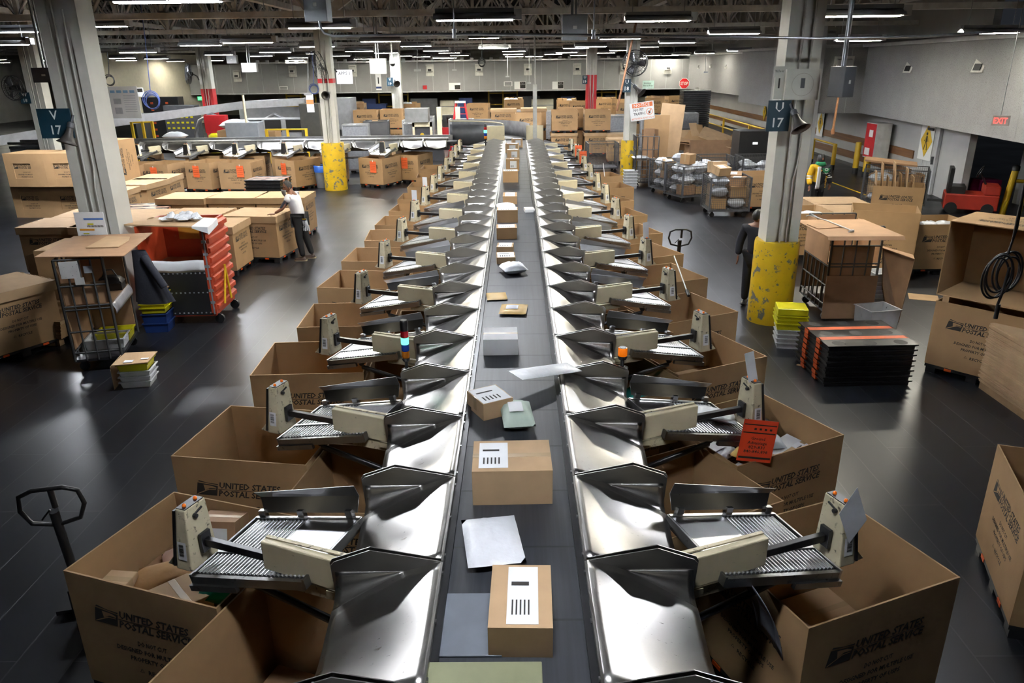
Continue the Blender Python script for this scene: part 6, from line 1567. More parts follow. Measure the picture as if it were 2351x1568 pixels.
# pallet jack handles
def jack(p, yaw, label, s=1.0, lean=.25):
    t = thing('pallet_jack', label, 'pallet jack', Tr(p) @ Rz(yaw))
    top = V((0, -lean, 1.2 * s)); b = MB()
    b.tube([(0, 0, .2), tuple(top * .97 + V((0, 0, .0)))], .035, 8); b.build('tiller', BLACKM, t)
    b = MB(); u = V((1, 0, 0)); v = V((0, -lean, 1.2)).normalized()
    P_ = [top + u * a + v * c for a, c in ((0, -.16), (.16, -.12), (.21, .0), (.19, .12), (.1, .16), (-.1, .16), (-.19, .12), (-.21, 0), (-.16, -.12))]
    b.tube(P_, .017, 8, closed=True); b.tube([top + u * .02, top + u * .02 + v * .15], .022, 6); b.tube([top + u * -.02 - v * .02, top + u * -.09 - v * .1], .008, 5); b.build('handle_loop', BLACK, t)
    b = MB(); b.cyl((-.06, 0, .09), (.06, 0, .09), .09, n=14); b.box(-.12, .05, .1, .12, .2, .35); b.build('steer_wheels', BLACKM, t)
    b = MB()
    for x in (-.22, .22): b.box(x - .08, .2, .03, x + .08, .5, .07)
    b.build('forks', BLACKM, t)
p = at(183, 1290, .0); p = V((BOXM['L0'].translation.x - .98, BOXM['L0'].translation.y + .12, 0))
jack(V((-3.40, 4.72, 0)), .25, 'black pallet jack handle standing left of the nearest left box', 1.0, .12)
q = at(1562, 640, 0); jack(at(1562, 612, .3) * 1.0 - V((0, 0, .3)) if False else V((at(1562, 552, 1.1).x, at(1562, 552, 1.1).y + .15, 0)), 0, 'black pallet jack handle beyond the right boxes', .95, .12)
# squeegee poles in the right boxes
b = MB(); a0 = at(1548, 588, 1.35); a1 = at(1577, 668, 1.10); b.tube([a0, a1], .011, 8); b.cyl(a1, a1 + (a1 - a0).normalized() * .14, .03, .02, n=8, mi=1); tag(b.build('push_pole', [mat('pole_white', (.6, .6, .6), .3, .3), BLACK]), 'white push pole leaning out of the fifth right box', 'pole')
b = MB(); a0 = at(1385, 375, 1.45); a1 = at(1388, 405, 1.1); b.tube([a0, a1], .012, 8); tag(b.build('push_pole', mat('pole_white', (.6, .6, .6), .3, .3)), 'short white pole standing in a far right box', 'pole')
# ================================================================== people
def skin_obj(name, pts, edges, m, parent, M=None, root=0, sub=2, mats=None):
    me = bpy.data.meshes.new(name); me.from_pydata([p[:3] for p in pts], edges, []); me.update()
    o = bpy.data.objects.new(name, me); COL.objects.link(o)
    q = o.modifiers.new('skin', 'SKIN'); q.use_smooth_shade = True
    for i, p in enumerate(pts):
        sv = me.skin_vertices[0].data[i]; r = p[3]; sv.radius = (r, p[4] if len(p) > 4 else r); sv.use_root = (i == root)
    s = o.modifiers.new('sub', 'SUBSURF'); s.levels = sub; s.render_levels = sub
    dg = bpy.context.evaluated_depsgraph_get(); me2 = bpy.data.meshes.new_from_object(o.evaluated_get(dg))
    bpy.data.objects.remove(o)
    me2.materials.clear(); me2.materials.append(m)
    for p in me2.polygons: p.use_smooth = True
    o = bpy.data.objects.new(name, me2); COL.objects.link(o); o.parent = parent
    if M is not None: o.matrix_local = M
    return o
def head_mesh(mb, M, mi=0):
    """head about .24 tall, face towards -Y, origin at the chin's height under the skull centre"""
    def hd(a, c):
        th = 2 * PI * a; ph = PI * c
        x = .078 * math.sin(ph) * math.sin(th); y = -.098 * math.sin(ph) * math.cos(th); z = .13 + .125 * math.cos(ph)
        if z < .11: k = 1 - .30 * ((.11 - z) / .11) ** 1.2; x *= k; y *= (.80 if y > 0 else .96) if z < .05 else 1
        f = max(0, math.cos(th)) ** 6
        if .07 < z < .125: y -= .026 * f * math.exp(-(((z - .085) / .02) ** 2)) * (1 if abs(x) < .022 else 0)
        if .118 < z < .14 and .014 < abs(x) < .05 and y < 0: y += .012
        return (x, y, z)
    mb.grid(hd, 36, 26, mi, M)
    for s_ in (-1, 1): mb.pillow(.03, .05, .02, mi, M @ Tr(s_ * .076, .006, .10) @ Ry(s_ * PI / 2) @ Rz(PI / 2), n=6, jit=0)
def hand(mb, M, mi=0, curl=.3):
    """palm along +X with five fingers, palm facing down"""
    mb.hexa([(0, -.026, -.013), (.085, -.042, -.012), (.085, .038, -.012), (0, .026, -.013)], [(0, -.024, .013), (.085, -.040, .010), (.085, .036, .010), (0, .024, .013)], mi, M)
    for k, (y, L_) in enumerate(((-.033, .062), (-.012, .074), (.010, .082), (.030, .072))):
        p = V((.082, y, 0)); q = p + V((L_ * .5, 0, -.006)); r = q + V((L_ * .45, 0, -.02 * curl - .004))
        mb.tube([p, q, r], .0085, 7, mi, M)
    mb.tube([(.015, .022, 0), (.045, .055, -.004), (.075, .066, -.008)], .0095, 7, mi, M)
# ---- man with grey beard leaning on a lidded box; he faces -X turned to the camera
q = at(690, 598, 0)
TM = thing('person', 'bearded man in a white shirt and black trousers leaning a hand on a lidded box', 'person', Tr(q.x + .05, q.y + .1, 0))
K = 1.0
# figure frame: x right in the picture, y away; body turned to face left
hip = V((0, 0, .95)); 
j = dict(pel=(0, 0, .97), wai=(-.02, 0, 1.12), che=(-.07, 0, 1.34), sho=(-.11, 0, 1.50), nek=(-.135, 0, 1.57), hd=(-.17, 0, 1.66),
         sL=(-.13, -.19, 1.46), eL=(-.27, -.30, 1.22), wL=(-.44, -.32, 1.13), sR=(-.10, .19, 1.46), eR=(-.10, .26, 1.2), wR=(-.22, .24, .98),
         hL=(-.0, -.09, .93), kL=(-.02, -.12, .50), aL=(.03, -.13, .09), hR=(.02, .09, .93), kR=(.08, .10, .50), aR=(.17, .13, .09))
N_ = list(j); I = {n: i for i, n in enumerate(N_)}
rad = dict(pel=.135, wai=.125, che=.145, sho=.09, nek=.058, hd=.06, sL=.058, eL=.043, wL=.030, sR=.058, eR=.043, wR=.03, hL=.095, kL=.062, aL=.042, hR=.095, kR=.062, aR=.042)
ED = [('pel', 'wai'), ('wai', 'che'), ('che', 'sho'), ('sho', 'nek'), ('nek', 'hd'), ('sho', 'sL'), ('sL', 'eL'), ('eL', 'wL'), ('sho', 'sR'), ('sR', 'eR'), ('eR', 'wR'), ('pel', 'hL'), ('hL', 'kL'), ('kL', 'aL'), ('pel', 'hR'), ('hR', 'kR'), ('kR', 'aR')]
def part(nm, names, m, par, grow=0.0, over={}):
    pts = [(*over.get(n, j[n]), rad[n] + grow) for n in names]; ix = {n: i for i, n in enumerate(names)}
    return skin_obj(nm, pts, [(ix[a], ix[b]) for a, b in ED if a in ix and b in ix], m, par)
body = part('body', N_, SKIN, TM)
b = MB(); HM = Tr(-.185, -.02, 1.535) @ Rz(-.75) @ Rx(.06)
head_mesh(b, HM)
for s_ in (-1, 1):
    b.lathe([(.001, -.010), (.008, -.006), (.010, 0)], 8, 1, HM @ Tr(s_ * .032, -.082, .128) @ Rx(PI / 2)); b.box(s_ * .032 - .02, -.099, .146, s_ * .032 + .02, -.088, .153, 2, HM)
b.box(-.024, -.100, .052, .024, -.088, .058, 3, HM)
hand(b, Tr(-.44, -.32, 1.115) @ Rz(PI - .1) @ Matrix.Diagonal((1.05, 1.05, 1.05, 1)))
hand(b, Tr(-.22, .24, .98) @ Rz(PI) @ Ry(.8))
b.build('head_and_hands', [SKIN, INK, HAIR, mat('lip', (.16, .05, .035), .5)], TM)
b = MB()
def hr(a, c):
    th = 2 * PI * a; ph = PI * .60 * c; f = 1.0 if math.cos(th) < .2 else 1 - .75 * (math.cos(th) - .2)
    ph *= f
    return (.088 * math.sin(ph) * math.sin(th), .008 - .108 * math.sin(ph) * math.cos(th), .135 + .135 * math.cos(ph))
b.grid(hr, 28, 12, 0, HM); b.build('hair', HAIR, TM)
b = MB()
def bd(a, c):
    x = (a - .5) * .145; z = .075 - .125 * c; y = -.100 + 1.6 * x * x * 3 + .02 * c; k = 1 - .75 * c * c
    return (x * k, y - .018 * math.sin(PI * c), z)
b.grid(bd, 12, 8, 0, HM); o = b.build('beard', BEARD, TM, solid=.03)
part('undershirt_sleeve', ['sL', 'eL'], NAVYC, TM, .006, dict(sL=(-.16, -.21, 1.40), eL=(-.30, -.305, 1.205)))
sh = ['pel', 'wai', 'che', 'sho', 'sL', 'eL', 'sR', 'eR']
part('shirt', sh, SHIRT, TM, .030, dict(pel=(.0, 0, .96), eL=(-.20, -.25, 1.34), eR=(-.10, .23, 1.32), sho=(-.11, 0, 1.47)))
part('trousers', ['pel', 'hL', 'kL', 'aL', 'hR', 'kR', 'aR'], TROUS, TM, .022, dict(pel=(0, 0, .93)))
for n, dy in (('aL', -.02), ('aR', .0)):
    x, y, z = j[n]; b = MB(); b.grid(lambda a, c: (x + .07 - .27 * a, y + (.045 + .012 * math.sin(PI * a)) * math.cos(PI * c) * (1 if 0 < a < 1 else .3), .022 + (.085 - .045 * a) * math.sin(PI * c) * (1 if 0 < a < 1 else .3)), 10, 10); o = b.build('shoe', SHOE, TM)
    b = MB(); b.plate([(x + .08, y - .04, 0), (x - .05, y - .05, 0), (x - .17, y - .045, 0), (x - .21, y, 0), (x - .17, y + .045, 0), (x - .05, y + .05, 0), (x + .08, y + .04, 0)], (0, 0, .024)); b.build('sole', SOLE, TM)
b = MB(); b.pillow(.12, .18, .05, 0, Tr(.16, -.10, .86) @ Rx(PI / 2) @ Rz(.2), n=8, seed=3)
for k in range(4): b.tube([(.12 + .035 * k, -.13, .80), (.115 + .04 * k, -.135, .70 - .01 * (k % 2))], .016, 7)
b.box(.09, -.15, .93, .2, -.10, .97, 1); o = b.build('glove', [mat('glove_grey', (.45, .46, .48), .8), BLACK], TM)
b = MB(); b.box(.11, -.152, .955, .19, -.148, .972); b.build('glove_cuff', YCLOTH, TM)
# ---- person in a yellow, white and navy team jacket seen from behind
q = at(1868, 500, 0)
TP = thing('person', 'person seen from behind in a yellow, white and navy team jacket and black cap', 'person', Tr(q.x, q.y, 0) @ Rz(.12))
j = dict(pel=(0, 0, .95), wai=(0, 0, 1.10), che=(0, 0, 1.30), sho=(0, 0, 1.46), nek=(0, -.01, 1.53), hd=(0, -.02, 1.62), sL=(-.21, 0, 1.42), eL=(-.29, 0, 1.15), wL=(-.28, -.08, .93), sR=(.21, 0, 1.42), eR=(.29, 0, 1.16), wR=(.30, -.08, .95),
         hL=(-.10, 0, .90), kL=(-.11, -.02, .50), aL=(-.12, .02, .09), hR=(.10, 0, .90), kR=(.11, .05, .50), aR=(.12, .10, .09))
part('body', N_, SKIN, TP)
b = MB(); HM = Tr(0, -.01, 1.50) @ Rz(PI); head_mesh(b, HM); hand(b, Tr(-.28, -.08, .92) @ Ry(PI / 2)); hand(b, Tr(.30, -.08, .94) @ Ry(PI / 2)); b.build('head_and_hands', SKIN, TP)
b = MB(); b.lathe([(.105, .07), (.107, .13), (.10, .20), (.07, .25), (.01, .268)], 24, 0, Tr(0, 0, 1.50)); b.grid(lambda a, c: (.08 * math.cos(PI * a), .06 + .12 * math.sin(PI * a) * c, 1.64), 10, 4); b.build('cap', BLACK, TP)
# jacket: left half yellow, middle white scarf, right half navy, as separate pieces of clothing
jk_ = part('jacket', ['pel', 'wai', 'che', 'sho', 'sL', 'eL', 'wL', 'sR', 'eR', 'wR'], NAVYC, TP, .042, dict(pel=(0, 0, .90)))
jk_.data.materials.append(YCLOTH); jk_.data.materials.append(SHIRT); jk_.data.materials.append(GREENC)
for p in jk_.data.polygons:
    c = p.center
    if c.x < -.04: p.material_index = 1
    if c.x < -.20 and 1.10 < c.z < 1.14 or c.x < -.20 and 1.17 < c.z < 1.20: p.material_index = 2
    if c.x > .22 and (1.12 < c.z < 1.14 or 1.17 < c.z < 1.19): p.material_index = 2
part('trousers', ['pel', 'hL', 'kL', 'aL', 'hR', 'kR', 'aR'], TROUS, TP, .022)
b = MB(); b.grid(lambda a, c: (-.16 + .10 * a + .02 * c * (a - .5), -.172 - .02 * math.sin(PI * c) - .012 * math.sin(PI * a * 2), 1.44 - .60 * c), 6, 10); b.build('scarf_end', SHIRT, TP, solid=.012)
b = MB(); b.lathe([(.13, 1.44), (.15, 1.48), (.13, 1.53), (.10, 1.56)], 24, cap=False); b.build('scarf', GREENC, TP, solid=.03)
FMp = Matrix(((1, 0, 0, .07), (0, 0, -1, -.208), (0, 1, 0, 0), (0, 0, 0, 1)))
b = MB(); b.plate([(-.04, -.205, 1.40), (.20, -.195, 1.40), (.16, -.200, 1.30), (.08, -.206, 1.25), (.0, -.206, 1.30)], (0, .012, 0), 0)
n_ = 20
for i in range(n_):
    a0, a1 = 2 * PI * i / n_, 2 * PI * (i + 1) / n_; R0, R1 = (.055, .038), (.036, .021)
    if i in (19, 0): continue
    b.poly([(.08 + R0[0] * math.cos(a0), -.214, 1.365 + R0[1] * math.sin(a0)), (.08 + R0[0] * math.cos(a1), -.214, 1.365 + R0[1] * math.sin(a1)), (.08 + R1[0] * math.cos(a1), -.214, 1.365 + R1[1] * math.sin(a1)), (.08 + R1[0] * math.cos(a0), -.214, 1.365 + R1[1] * math.sin(a0))], 1)
b.box(.09, -.215, 1.352, .136, -.214, 1.366, 1)
for k in range(7): x = -.03 + .035 * k; b.poly([(x, -.213, 1.275 - .02 * (k % 2)), (x + .03, -.213, 1.275), (x + .014, -.213, 1.225 + .03 * abs(k - 3) * .5)], 1)
b.build('back_emblem', [GREENC, SHIRT], TP)
b = MB(); b.text('Packers', .055, Tr(.075, -.214, 1.03) @ Matrix(((1, 0, 0, 0), (0, 0, -1, 0), (0, 1, 0, 0), (0, 0, 0, 1))) @ Rz(-PI / 2), 0, shear=.2, bold=.01, width=.33); b.build('back_lettering', YCLOTH, TP)
for s_ in (-1, 1): b = MB(); b.pillow(.10, .27, .10, n=8, jit=.02, M=Tr(s_ * .12, .06, 0)); b.build('shoe', BLACK, TP)
# ---- person in dark clothes behind the yellow post
q = at(1716, 712, 0)
TD = thing('person', 'person in dark blue work clothes standing behind the yellow post', 'person', Tr(q.x + .12, q.y + .25, 0) @ Rz(-.5))
part('body', N_, SKIN, TD)
b = MB(); HM = Tr(0, -.01, 1.50) @ Rx(.15) @ Rz(1.9); head_mesh(b, HM); hand(b, Tr(-.28, -.08, .92) @ Ry(PI / 2)); hand(b, Tr(.30, -.08, .94) @ Ry(PI / 2)); b.build('head_and_hands', SKIN, TD)
b = MB(); b.grid(hr, 28, 12, 0, HM); b.build('hair', BLACK, TD)
part('shirt', ['pel', 'wai', 'che', 'sho', 'sL', 'eL', 'wL', 'sR', 'eR', 'wR'], NAVYC, TD, .034, dict(pel=(0, 0, .92)))
part('trousers', ['pel', 'hL', 'kL', 'aL', 'hR', 'kR', 'aR'], NAVYC, TD, .024)
for s_ in (-1, 1): b = MB(); b.pillow(.10, .27, .10, n=8, jit=.02, M=Tr(s_ * .12, .03, 0)); b.build('shoe', BLACK, TD)
# ================================================================== far floor: stacked boxes, hampers, clutter
def spot(px, Y): 
    c = atY(px, 300, Y); return V((c.x, Y, 0))
def far_box(px, Y, label, base=0.0, lid=False, yaw=0.0, pal=True, s=None):
    p = spot(px, Y); M = Tr(p.x, p.y, base) @ Rz(yaw)
    return gaylord(M, label, lid=lid, pallet=pal, group='mail boxes beyond the belt end')
gy = 36.8
far_box(1294, gy + .5, 'lower lidded box of the left stack beyond the belt end', lid=True); far_box(1295, gy + .5, 'upper open box of the left stack beyond the belt end', base=1.06)
far_box(1370, gy + .5, 'lower lidded box of the right stack beyond the belt end', lid=True); far_box(1369, gy + .5, 'upper open box of the right stack beyond the belt end', base=1.06)
far_box(1213, gy + .3, 'open box left of the stacks, partly behind the pale post', base=.95); far_box(1213, gy + .3, 'box under the one partly behind the pale post', pal=False)
far_box(1157, gy + 1.9, 'upper lidded box behind the cream end panel', base=1.06, lid=True); far_box(1157, gy + 1.9, 'lower box behind the cream end panel')
far_box(1225, gy + 2.2, 'upper lidded box standing farther back behind the pale post', base=1.06, lid=True); far_box(1225, gy + 2.2, 'lower box standing farther back behind the pale post')
far_box(1310, gy + 2.2, 'lower box in the second row beyond the belt', ); far_box(1310, gy + 2.2, 'upper box in the second row beyond the belt', base=1.06)
far_box(1428, 34.0, 'lidded box left of the U 18 column foot', lid=True); far_box(1424, 36.5, 'lidded box behind the one at the U 18 column foot', lid=True)
far_box(868, 33.0, 'open printed box behind the back belt, below the V 19 column'); far_box(845, 40.5, 'upper printed box far behind the back belt', base=1.0); far_box(845, 40.5, 'lower printed box far behind the back belt'); far_box(905, 41.0, 'printed box beside the far V 19 column', base=1.0); far_box(905, 41, 'lower box beside the far V 19 column')
def far_heap(px, Y, z, n, where, seed, w=1.1, d=.8, white=.5):
    p = spot(px, Y); rnd = random.Random(seed)
    for i in range(n):
        x = -w / 2 + w * (i % 4 + .5) / 4; y = -d / 2 + d * (i // 4 + .5) / max(1, (n + 3) // 4)
        M = Tr(p.x + x, p.y + y, z) @ Rz(rnd.uniform(-.6, .6)) @ Rx(rnd.uniform(-.2, .2))
        if rnd.random() < white: bag(M, .34, .28, .18, 'white mailer on ' + where, POLYW, False, 'mailers on ' + where, seed + i)
        else: parcel(M, .28, .22, .2, 'brown carton on ' + where, rnd.choice(('card', 'kraft')), None, 'cartons on ' + where)
# grey mesh hampers
_hm = {}
def hamper(px, Y, label, w=1.15, d=1.0, h=1.55, yaw=0.0, dark=False, fill=6, seed=0, white=.7):
    p = spot(px, Y); M = Tr(p.x, p.y, 0) @ Rz(yaw); k = (w, d, h, dark)
    t = thing('mesh_hamper', label, 'hamper cart', M, 'mesh hampers on the far floor')
    if k not in _hm:
        b = MB()
        for x in (-w / 2, w / 2):
            for y in (-d / 2, d / 2): b.cb((x, y, .1 + h / 2), (.06, .06, h))
        for z in (.14, .14 + h * .5, .08 + h):
            for y in (-d / 2, d / 2): b.box(-w / 2, y - .03, z - .03, w / 2, y + .03, z + .03)
            for x in (-w / 2, w / 2): b.box(x - .03, -d / 2, z - .03, x + .03, d / 2, z + .03)
        f = b.build('x', DKGREY if dark else ALU); b = MB()
        b.box(-w / 2 + .02, -d / 2 - .005, .16, w / 2 - .02, -d / 2 + .005, .06 + h); b.box(-w / 2 - .005, -d / 2 + .02, .16, -w / 2 + .005, d / 2 - .02, .06 + h); b.box(w / 2 - .005, -d / 2 + .02, .16, w / 2 + .005, d / 2 - .02, .06 + h); b.box(-w / 2 + .02, d / 2 - .005, .16, w / 2 - .02, d / 2 + .005, .06 + h); b.box(-w / 2, -d / 2, .12, w / 2, d / 2, .16)
        g = b.build('x', mat('hamper_dark', (.08, .08, .085), .6) if dark else ALUP); b = MB(); b.cyl((0, -.02, .06), (0, .02, .06), .06, n=10); b.box(-.03, -.03, .08, .03, .03, .13); c = b.build('x', BLACKM)
        _hm[k] = (f.data, g.data, c.data)
        for o in (f, g, c): bpy.data.objects.remove(o)
    link(_hm[k][0], 'frame', t); link(_hm[k][1], 'mesh_panels', t)
    for x in (-w / 2 + .12, w / 2 - .12):
        for y in (-d / 2 + .12, d / 2 - .12): link(_hm[k][2], 'caster', t, Tr(x, y, 0))
    if fill: far_heap(px, Y, h * .93, fill, 'the ' + ' '.join(label.split()[:9]), seed, w * .8, d * .7, white)
HS = [(958, 36.4, 'silver mesh hamper left of the drive cabinet'), (955, 38.6, 'silver mesh hamper of white mail behind the first one'), (972, 41, 'tall silver mesh hamper behind two others'), (1060, 38.6, 'silver hamper seen through the ladder'), (1112, 38.0, 'silver mesh hamper of white mail right of the ladder'),
      (818, 36, 'grey mesh hamper behind the lit column'), (866, 38.2, 'dark mesh hamper left of the far V 19 column'), (830, 32.0, 'low grey hamper behind the lit column'), (1412, 40.5, 'silver panel hamper left of the U 18 column'), (1530, 40, 'silver mesh hamper right of the notice sign'), (1572, 41.5, 'silver mesh hamper with a blue placard'), (1500, 38, 'silver hamper just behind the notice sign'), (1275, 45, 'silver hamper deep behind the stacks'), (1195, 46, 'silver hamper behind the middle boxes'), (1465, 45, 'grey hamper behind the U 18 column')]
for i, (px, Y, lb) in enumerate(HS): hamper(px, Y, lb, dark=(i in (6,)), h=1.05 if i == 7 else 1.55, fill=6 if i not in (3, 10) else 3, seed=300 + 17 * i, yaw=random.uniform(-.1, .1))
for i, (px, Y) in enumerate(((1300, 48), (1340, 50), (1390, 49), (1430, 48), (1250, 52), (1330, 46.5), (1180, 50), (1125, 49), (1500, 50), (1545, 52), (1390, 44.5), (1100, 45), (940, 46), (880, 48), (820, 47), (1440, 43), (1210, 44))):
    far_box(px, Y, 'mail box in the far rows under the back gallery, %s in that spread' % ORD[i], base=.0, yaw=random.uniform(-.3, .3)); far_box(px, Y, 'upper mail box in the far rows under the back gallery, %s in that spread' % ORD[i], base=1.05, yaw=random.uniform(-.2, .2)) if i % 3 != 1 else None
    if i % 2 == 0: far_heap(px, Y, 2.0 if i % 3 != 1 else 1.0, 6, 'the far boxes, heap %s' % ORD[i], 400 + i)
# clutter beyond the gallery: racks, rails, coloured tubs
rnd = random.Random(21)
for i in range(16):
    px = 640 + i * 56 + rnd.uniform(-12, 12); p = spot(px, 63.5 + rnd.uniform(0, 3)); k = i % 4
    if k == 0:
        b = MB(); b.box(-1, -.4, 0, 1, .4, 1.3); b.box(-.9, -.35, 1.3, .2, .3, 1.7); o = b.build('blue_tub', BLUE, None, Tr(p)); tag(o, 'blue tub under the back gallery, %s along' % ORD[i], 'tub')
    elif k == 1:
        b = MB()
        for x in (-1.2, 0, 1.2): b.box(x - .06, -.06, 0, x + .06, .06, 2.1)
        b.box(-1.2, -.04, 1.0, 1.2, .04, 1.1); b.box(-1.2, -.04, 1.9, 1.2, .04, 2.0); o = b.build('yellow_rail', YELLOW, None, Tr(p)); tag(o, 'yellow guard frame under the back gallery, %s along' % ORD[i], 'guard rail')
    elif k == 2:
        b = MB(); b.box(-1.1, -.5, 0, 1.1, .5, 1.7); o = b.build('dark_rack', DKGREY, None, Tr(p)); tag(o, 'dark equipment rack under the back gallery, %s along' % ORD[i], 'rack')
    else:
        b = MB(); b.box(-.9, -.5, 0, .9, .5, 1.5); b.box(-.9, -.52, 1.0, .9, -.5, 1.05, 1); o = b.build('cream_cabinet', [WALLY, GREY], None, Tr(p)); tag(o, 'cream cabinet under the back gallery, %s along' % ORD[i], 'cabinet')
# red step ladder
c = spot(1059, 36.0)
t = thing('step_ladder', 'red step ladder beyond the belt end', 'ladder', Tr(c))
for s_ in (-1, 1):
    b = MB(); b.tube([(s_ * .62, -.3, 0), (s_ * .20, 0, 2.55)], .05, 6); b.tube([(s_ * .62, .4, 0), (s_ * .18, .05, 2.5)], .035, 6); b.build('rail', RED, t)
b = MB()
for i in range(8): z = .3 + i * .29; xx = .62 - .42 * z / 2.55; b.box(-xx, -.3 + .3 * z / 2.55 - .04, z, xx, -.3 + .3 * z / 2.55 + .04, z + .03)
b.build('treads', RED, t)
b = MB(); b.box(-.24, -.12, 2.53, .24, .12, 2.62); b.build('top_cap', LGREY, t)
# red pallet truck near the ladder
c = spot(1030, 43); t = thing('power_truck', 'red powered pallet truck left of the ladder', 'pallet truck', Tr(c))
b = MB(); b.box(-.45, -.4, .15, .45, .4, .95); b.build('body', RED, t); b = MB(); b.box(-.3, -.2, .95, .3, .3, 1.6); b.tube([(0, -.2, 1.2), (0, -.5, 1.5)], .04); b.build('mast', BLACK, t); b = MB(); b.box(-.4, -.45, 0, .4, .4, .2); b.build('wheels', BLACKM, t)
# left rear: overhead chute conveyor with arched legs, desks, rails
t = thing('incline_conveyor', 'long grey inclined conveyor crossing behind the back belt', 'conveyor', Tr(0, 0, 0))
a0 = atY(-10, 336, 31); a1 = atY(225, 296, 34.5); a2 = atY(560, 250, 40); a3 = atY(700, 242, 42)
b = MB()
for p, q in ((a0, a1), (a1, a2), (a2, a3)): b.plate([p, q, q + V((0, 0, .38)), p + V((0, 0, .38))], (.05, .35, 0))
b.build('trough', ALU, t)
for px, Y, w in ((485, 38.5, .9), (630, 41.5, .9)):
    c = atY(px, 262, Y); b = MB()
    for s_ in (-1, 1): b.tube([V((c.x + s_ * w, Y, 0)), V((c.x + s_ * w, Y, c.z - .9)), V((c.x + s_ * w * .7, Y, c.z - .3)), V((c.x, Y, c.z))], .09, 6)
    b.build('arched_leg', ALU, t)
b = MB(); b.box(a2.x + 3.6, 41.4, 1.0, a2.x + 5.2, 43, 2.6); b.build('hood', ALU, t)
def rail(pts, h, label, posts=True, r=.04, mid=True, group=None):
    t = thing('guard_rail', label, 'guard rail', Tr(0, 0, 0), group); P_ = [V(p) for p in pts]
    for p in P_: b = MB(); b.box(p.x - .05, p.y - .05, 0, p.x + .05, p.y + .05, h + .03); b.box(p.x - .055, p.y - .055, 0, p.x + .055, p.y + .055, .14, 1); b.build('post', [YELLOW, BLACK], t)
    b = MB()
    for z in ((h, h * .5) if mid else (h,)): b.tube([p + V((0, 0, z)) for p in P_], r, 6)
    b.build('top_rail', YELLOW, t)
p = [spot(px, Y) for px, Y in ((305, 35), (330, 35.2), (352, 35.4))]
rail(p, 1.9, 'yellow ladder frame behind the back belt at left', mid=True)
p = [spot(px, Y) for px, Y in ((612, 34), (660, 34), (703, 34))]
rail(p, 1.6, 'yellow rail around the desk behind the back belt')
for i, (px, Y, w, d, h, m, lb) in enumerate(((563, 33, 1.4, .8, 2.0, GREY, 'grey control cabinet behind the back belt'), (598, 35, 1.6, .9, 1.5, CARD, 'large brown carton with red tape behind the back belt'), (650, 37, 3.4, .9, 1.9, LGREY, 'pale machine housing with dark screens behind the back belt'), (720, 36, .9, .9, 2.6, mat('dark_olive', (.05, .05, .04), .5), 'dark folded panel left of the lit column'), (680, 43, 6, .3, 2.2, LGREY, 'pale partition with yellow edge behind the desks'), (500, 36.5, .9, .9, 2.2, YPLAS, 'yellow barrel stand with red notes behind the back belt'), (390, 34, 1.8, 1.2, 1.2, PALLETW, 'wooden worktable behind the back belt'), (545, 35.5, 1.5, 1.1, 1.5, CARD, 'brown carton of white sacks behind the back belt'), (270, 40, 3, 2, 2.0, mat('dark_green', (.03, .035, .03), .6), 'dark chute machine behind the V 17 column'), (385, 47, 2.2, .8, 2.6, BLACK, 'black pallets stood on edge against the cream wall'), (425, 45, 1.8, .8, 2.2, DKGREY, 'black bins with yellow labels by the cream wall'))):
    c = spot(px, Y); t = thing('equipment', lb, 'equipment', Tr(c)); t.name = ('control_cabinet', 'carton', 'machine_housing', 'display_panel', 'partition', 'barrel_stand', 'worktable', 'carton', 'chute_machine', 'edge_pallets', 'label_bins')[i]
    b = MB()
    if i == 5: b.lathe([(.45, 0), (.45, 1.2), (.3, 1.3)], 16); b.build('barrel', m, t); b = MB(); b.box(-.5, -.2, 1.3, .5, .2, 2.1); b.build('note_board', RED, t)
    elif i == 6:
        b.box(-w / 2, -d / 2, h - .1, w / 2, d / 2, h); b.build('table_top', m, t)
        for x in (-w / 2 + .1, w / 2 - .1): b = MB(); b.box(x - .06, -d / 2, 0, x + .06, d / 2, h - .1); b.build('leg', m, t)
        b = MB(); b.pillow(.9, .7, .35, M=Tr(.2, 0, h), n=8); b.build('white_sack', POLYW, t)
    else:
        b.box(-w / 2, -d / 2, 0, w / 2, d / 2, h); b.build('housing', m, t, bevel=.02)
        if i == 2:
            b = MB()
            for x in (-1.2, -.3, .7): b.box(x - .38, -d / 2 - .06, 1.3, x + .38, -d / 2 - .01, 1.85)
            b.build('screen', BLACK, t)
        if i == 1: b = MB(); b.box(-w / 2 - .005, -d / 2 - .005, .9, w / 2 + .005, d / 2 + .005, 1.0); b.build('red_tape', RED, t)
        if i == 7: b = MB(); b.pillow(1.3, 1.0, .45, M=Tr(0, 0, h), n=10); b.build('white_sack', POLYW, t)
        if i == 4: b = MB(); b.box(-w / 2, -d / 2 - .01, h - .06, w / 2, d / 2, h + .02); b.build('yellow_edge', YELLOW, t)
        if i == 0: b = MB(); b.tube([(.2, -.3, h), (.2, -.3, h + 1.1)], .05); b.box(.0, -d / 2 - .02, .8, .4, -d / 2, 1.0); b.build('mast_and_plate', CREAM, t)
        if i == 10:
            b = MB()
            for a in range(6):
                for c_ in range(4): b.box(-.8 + a * .28, -d / 2 - .01, .9 + c_ * .3, -.65 + a * .28, -d / 2, 1.0 + c_ * .3)
            b.build('yellow_labels', YPLAS, t)
        if i == 9:
            b = MB()
            for x in (-.5, .4):
                for z in range(6): b.box(x - .08, -d / 2 - .01, .3 + z * .38, x + .08, -d / 2, .42 + z * .38)
            b.build('orange_pads', PALO, t)
c, w, h = px_board(255, 198, 316, 272, 33)
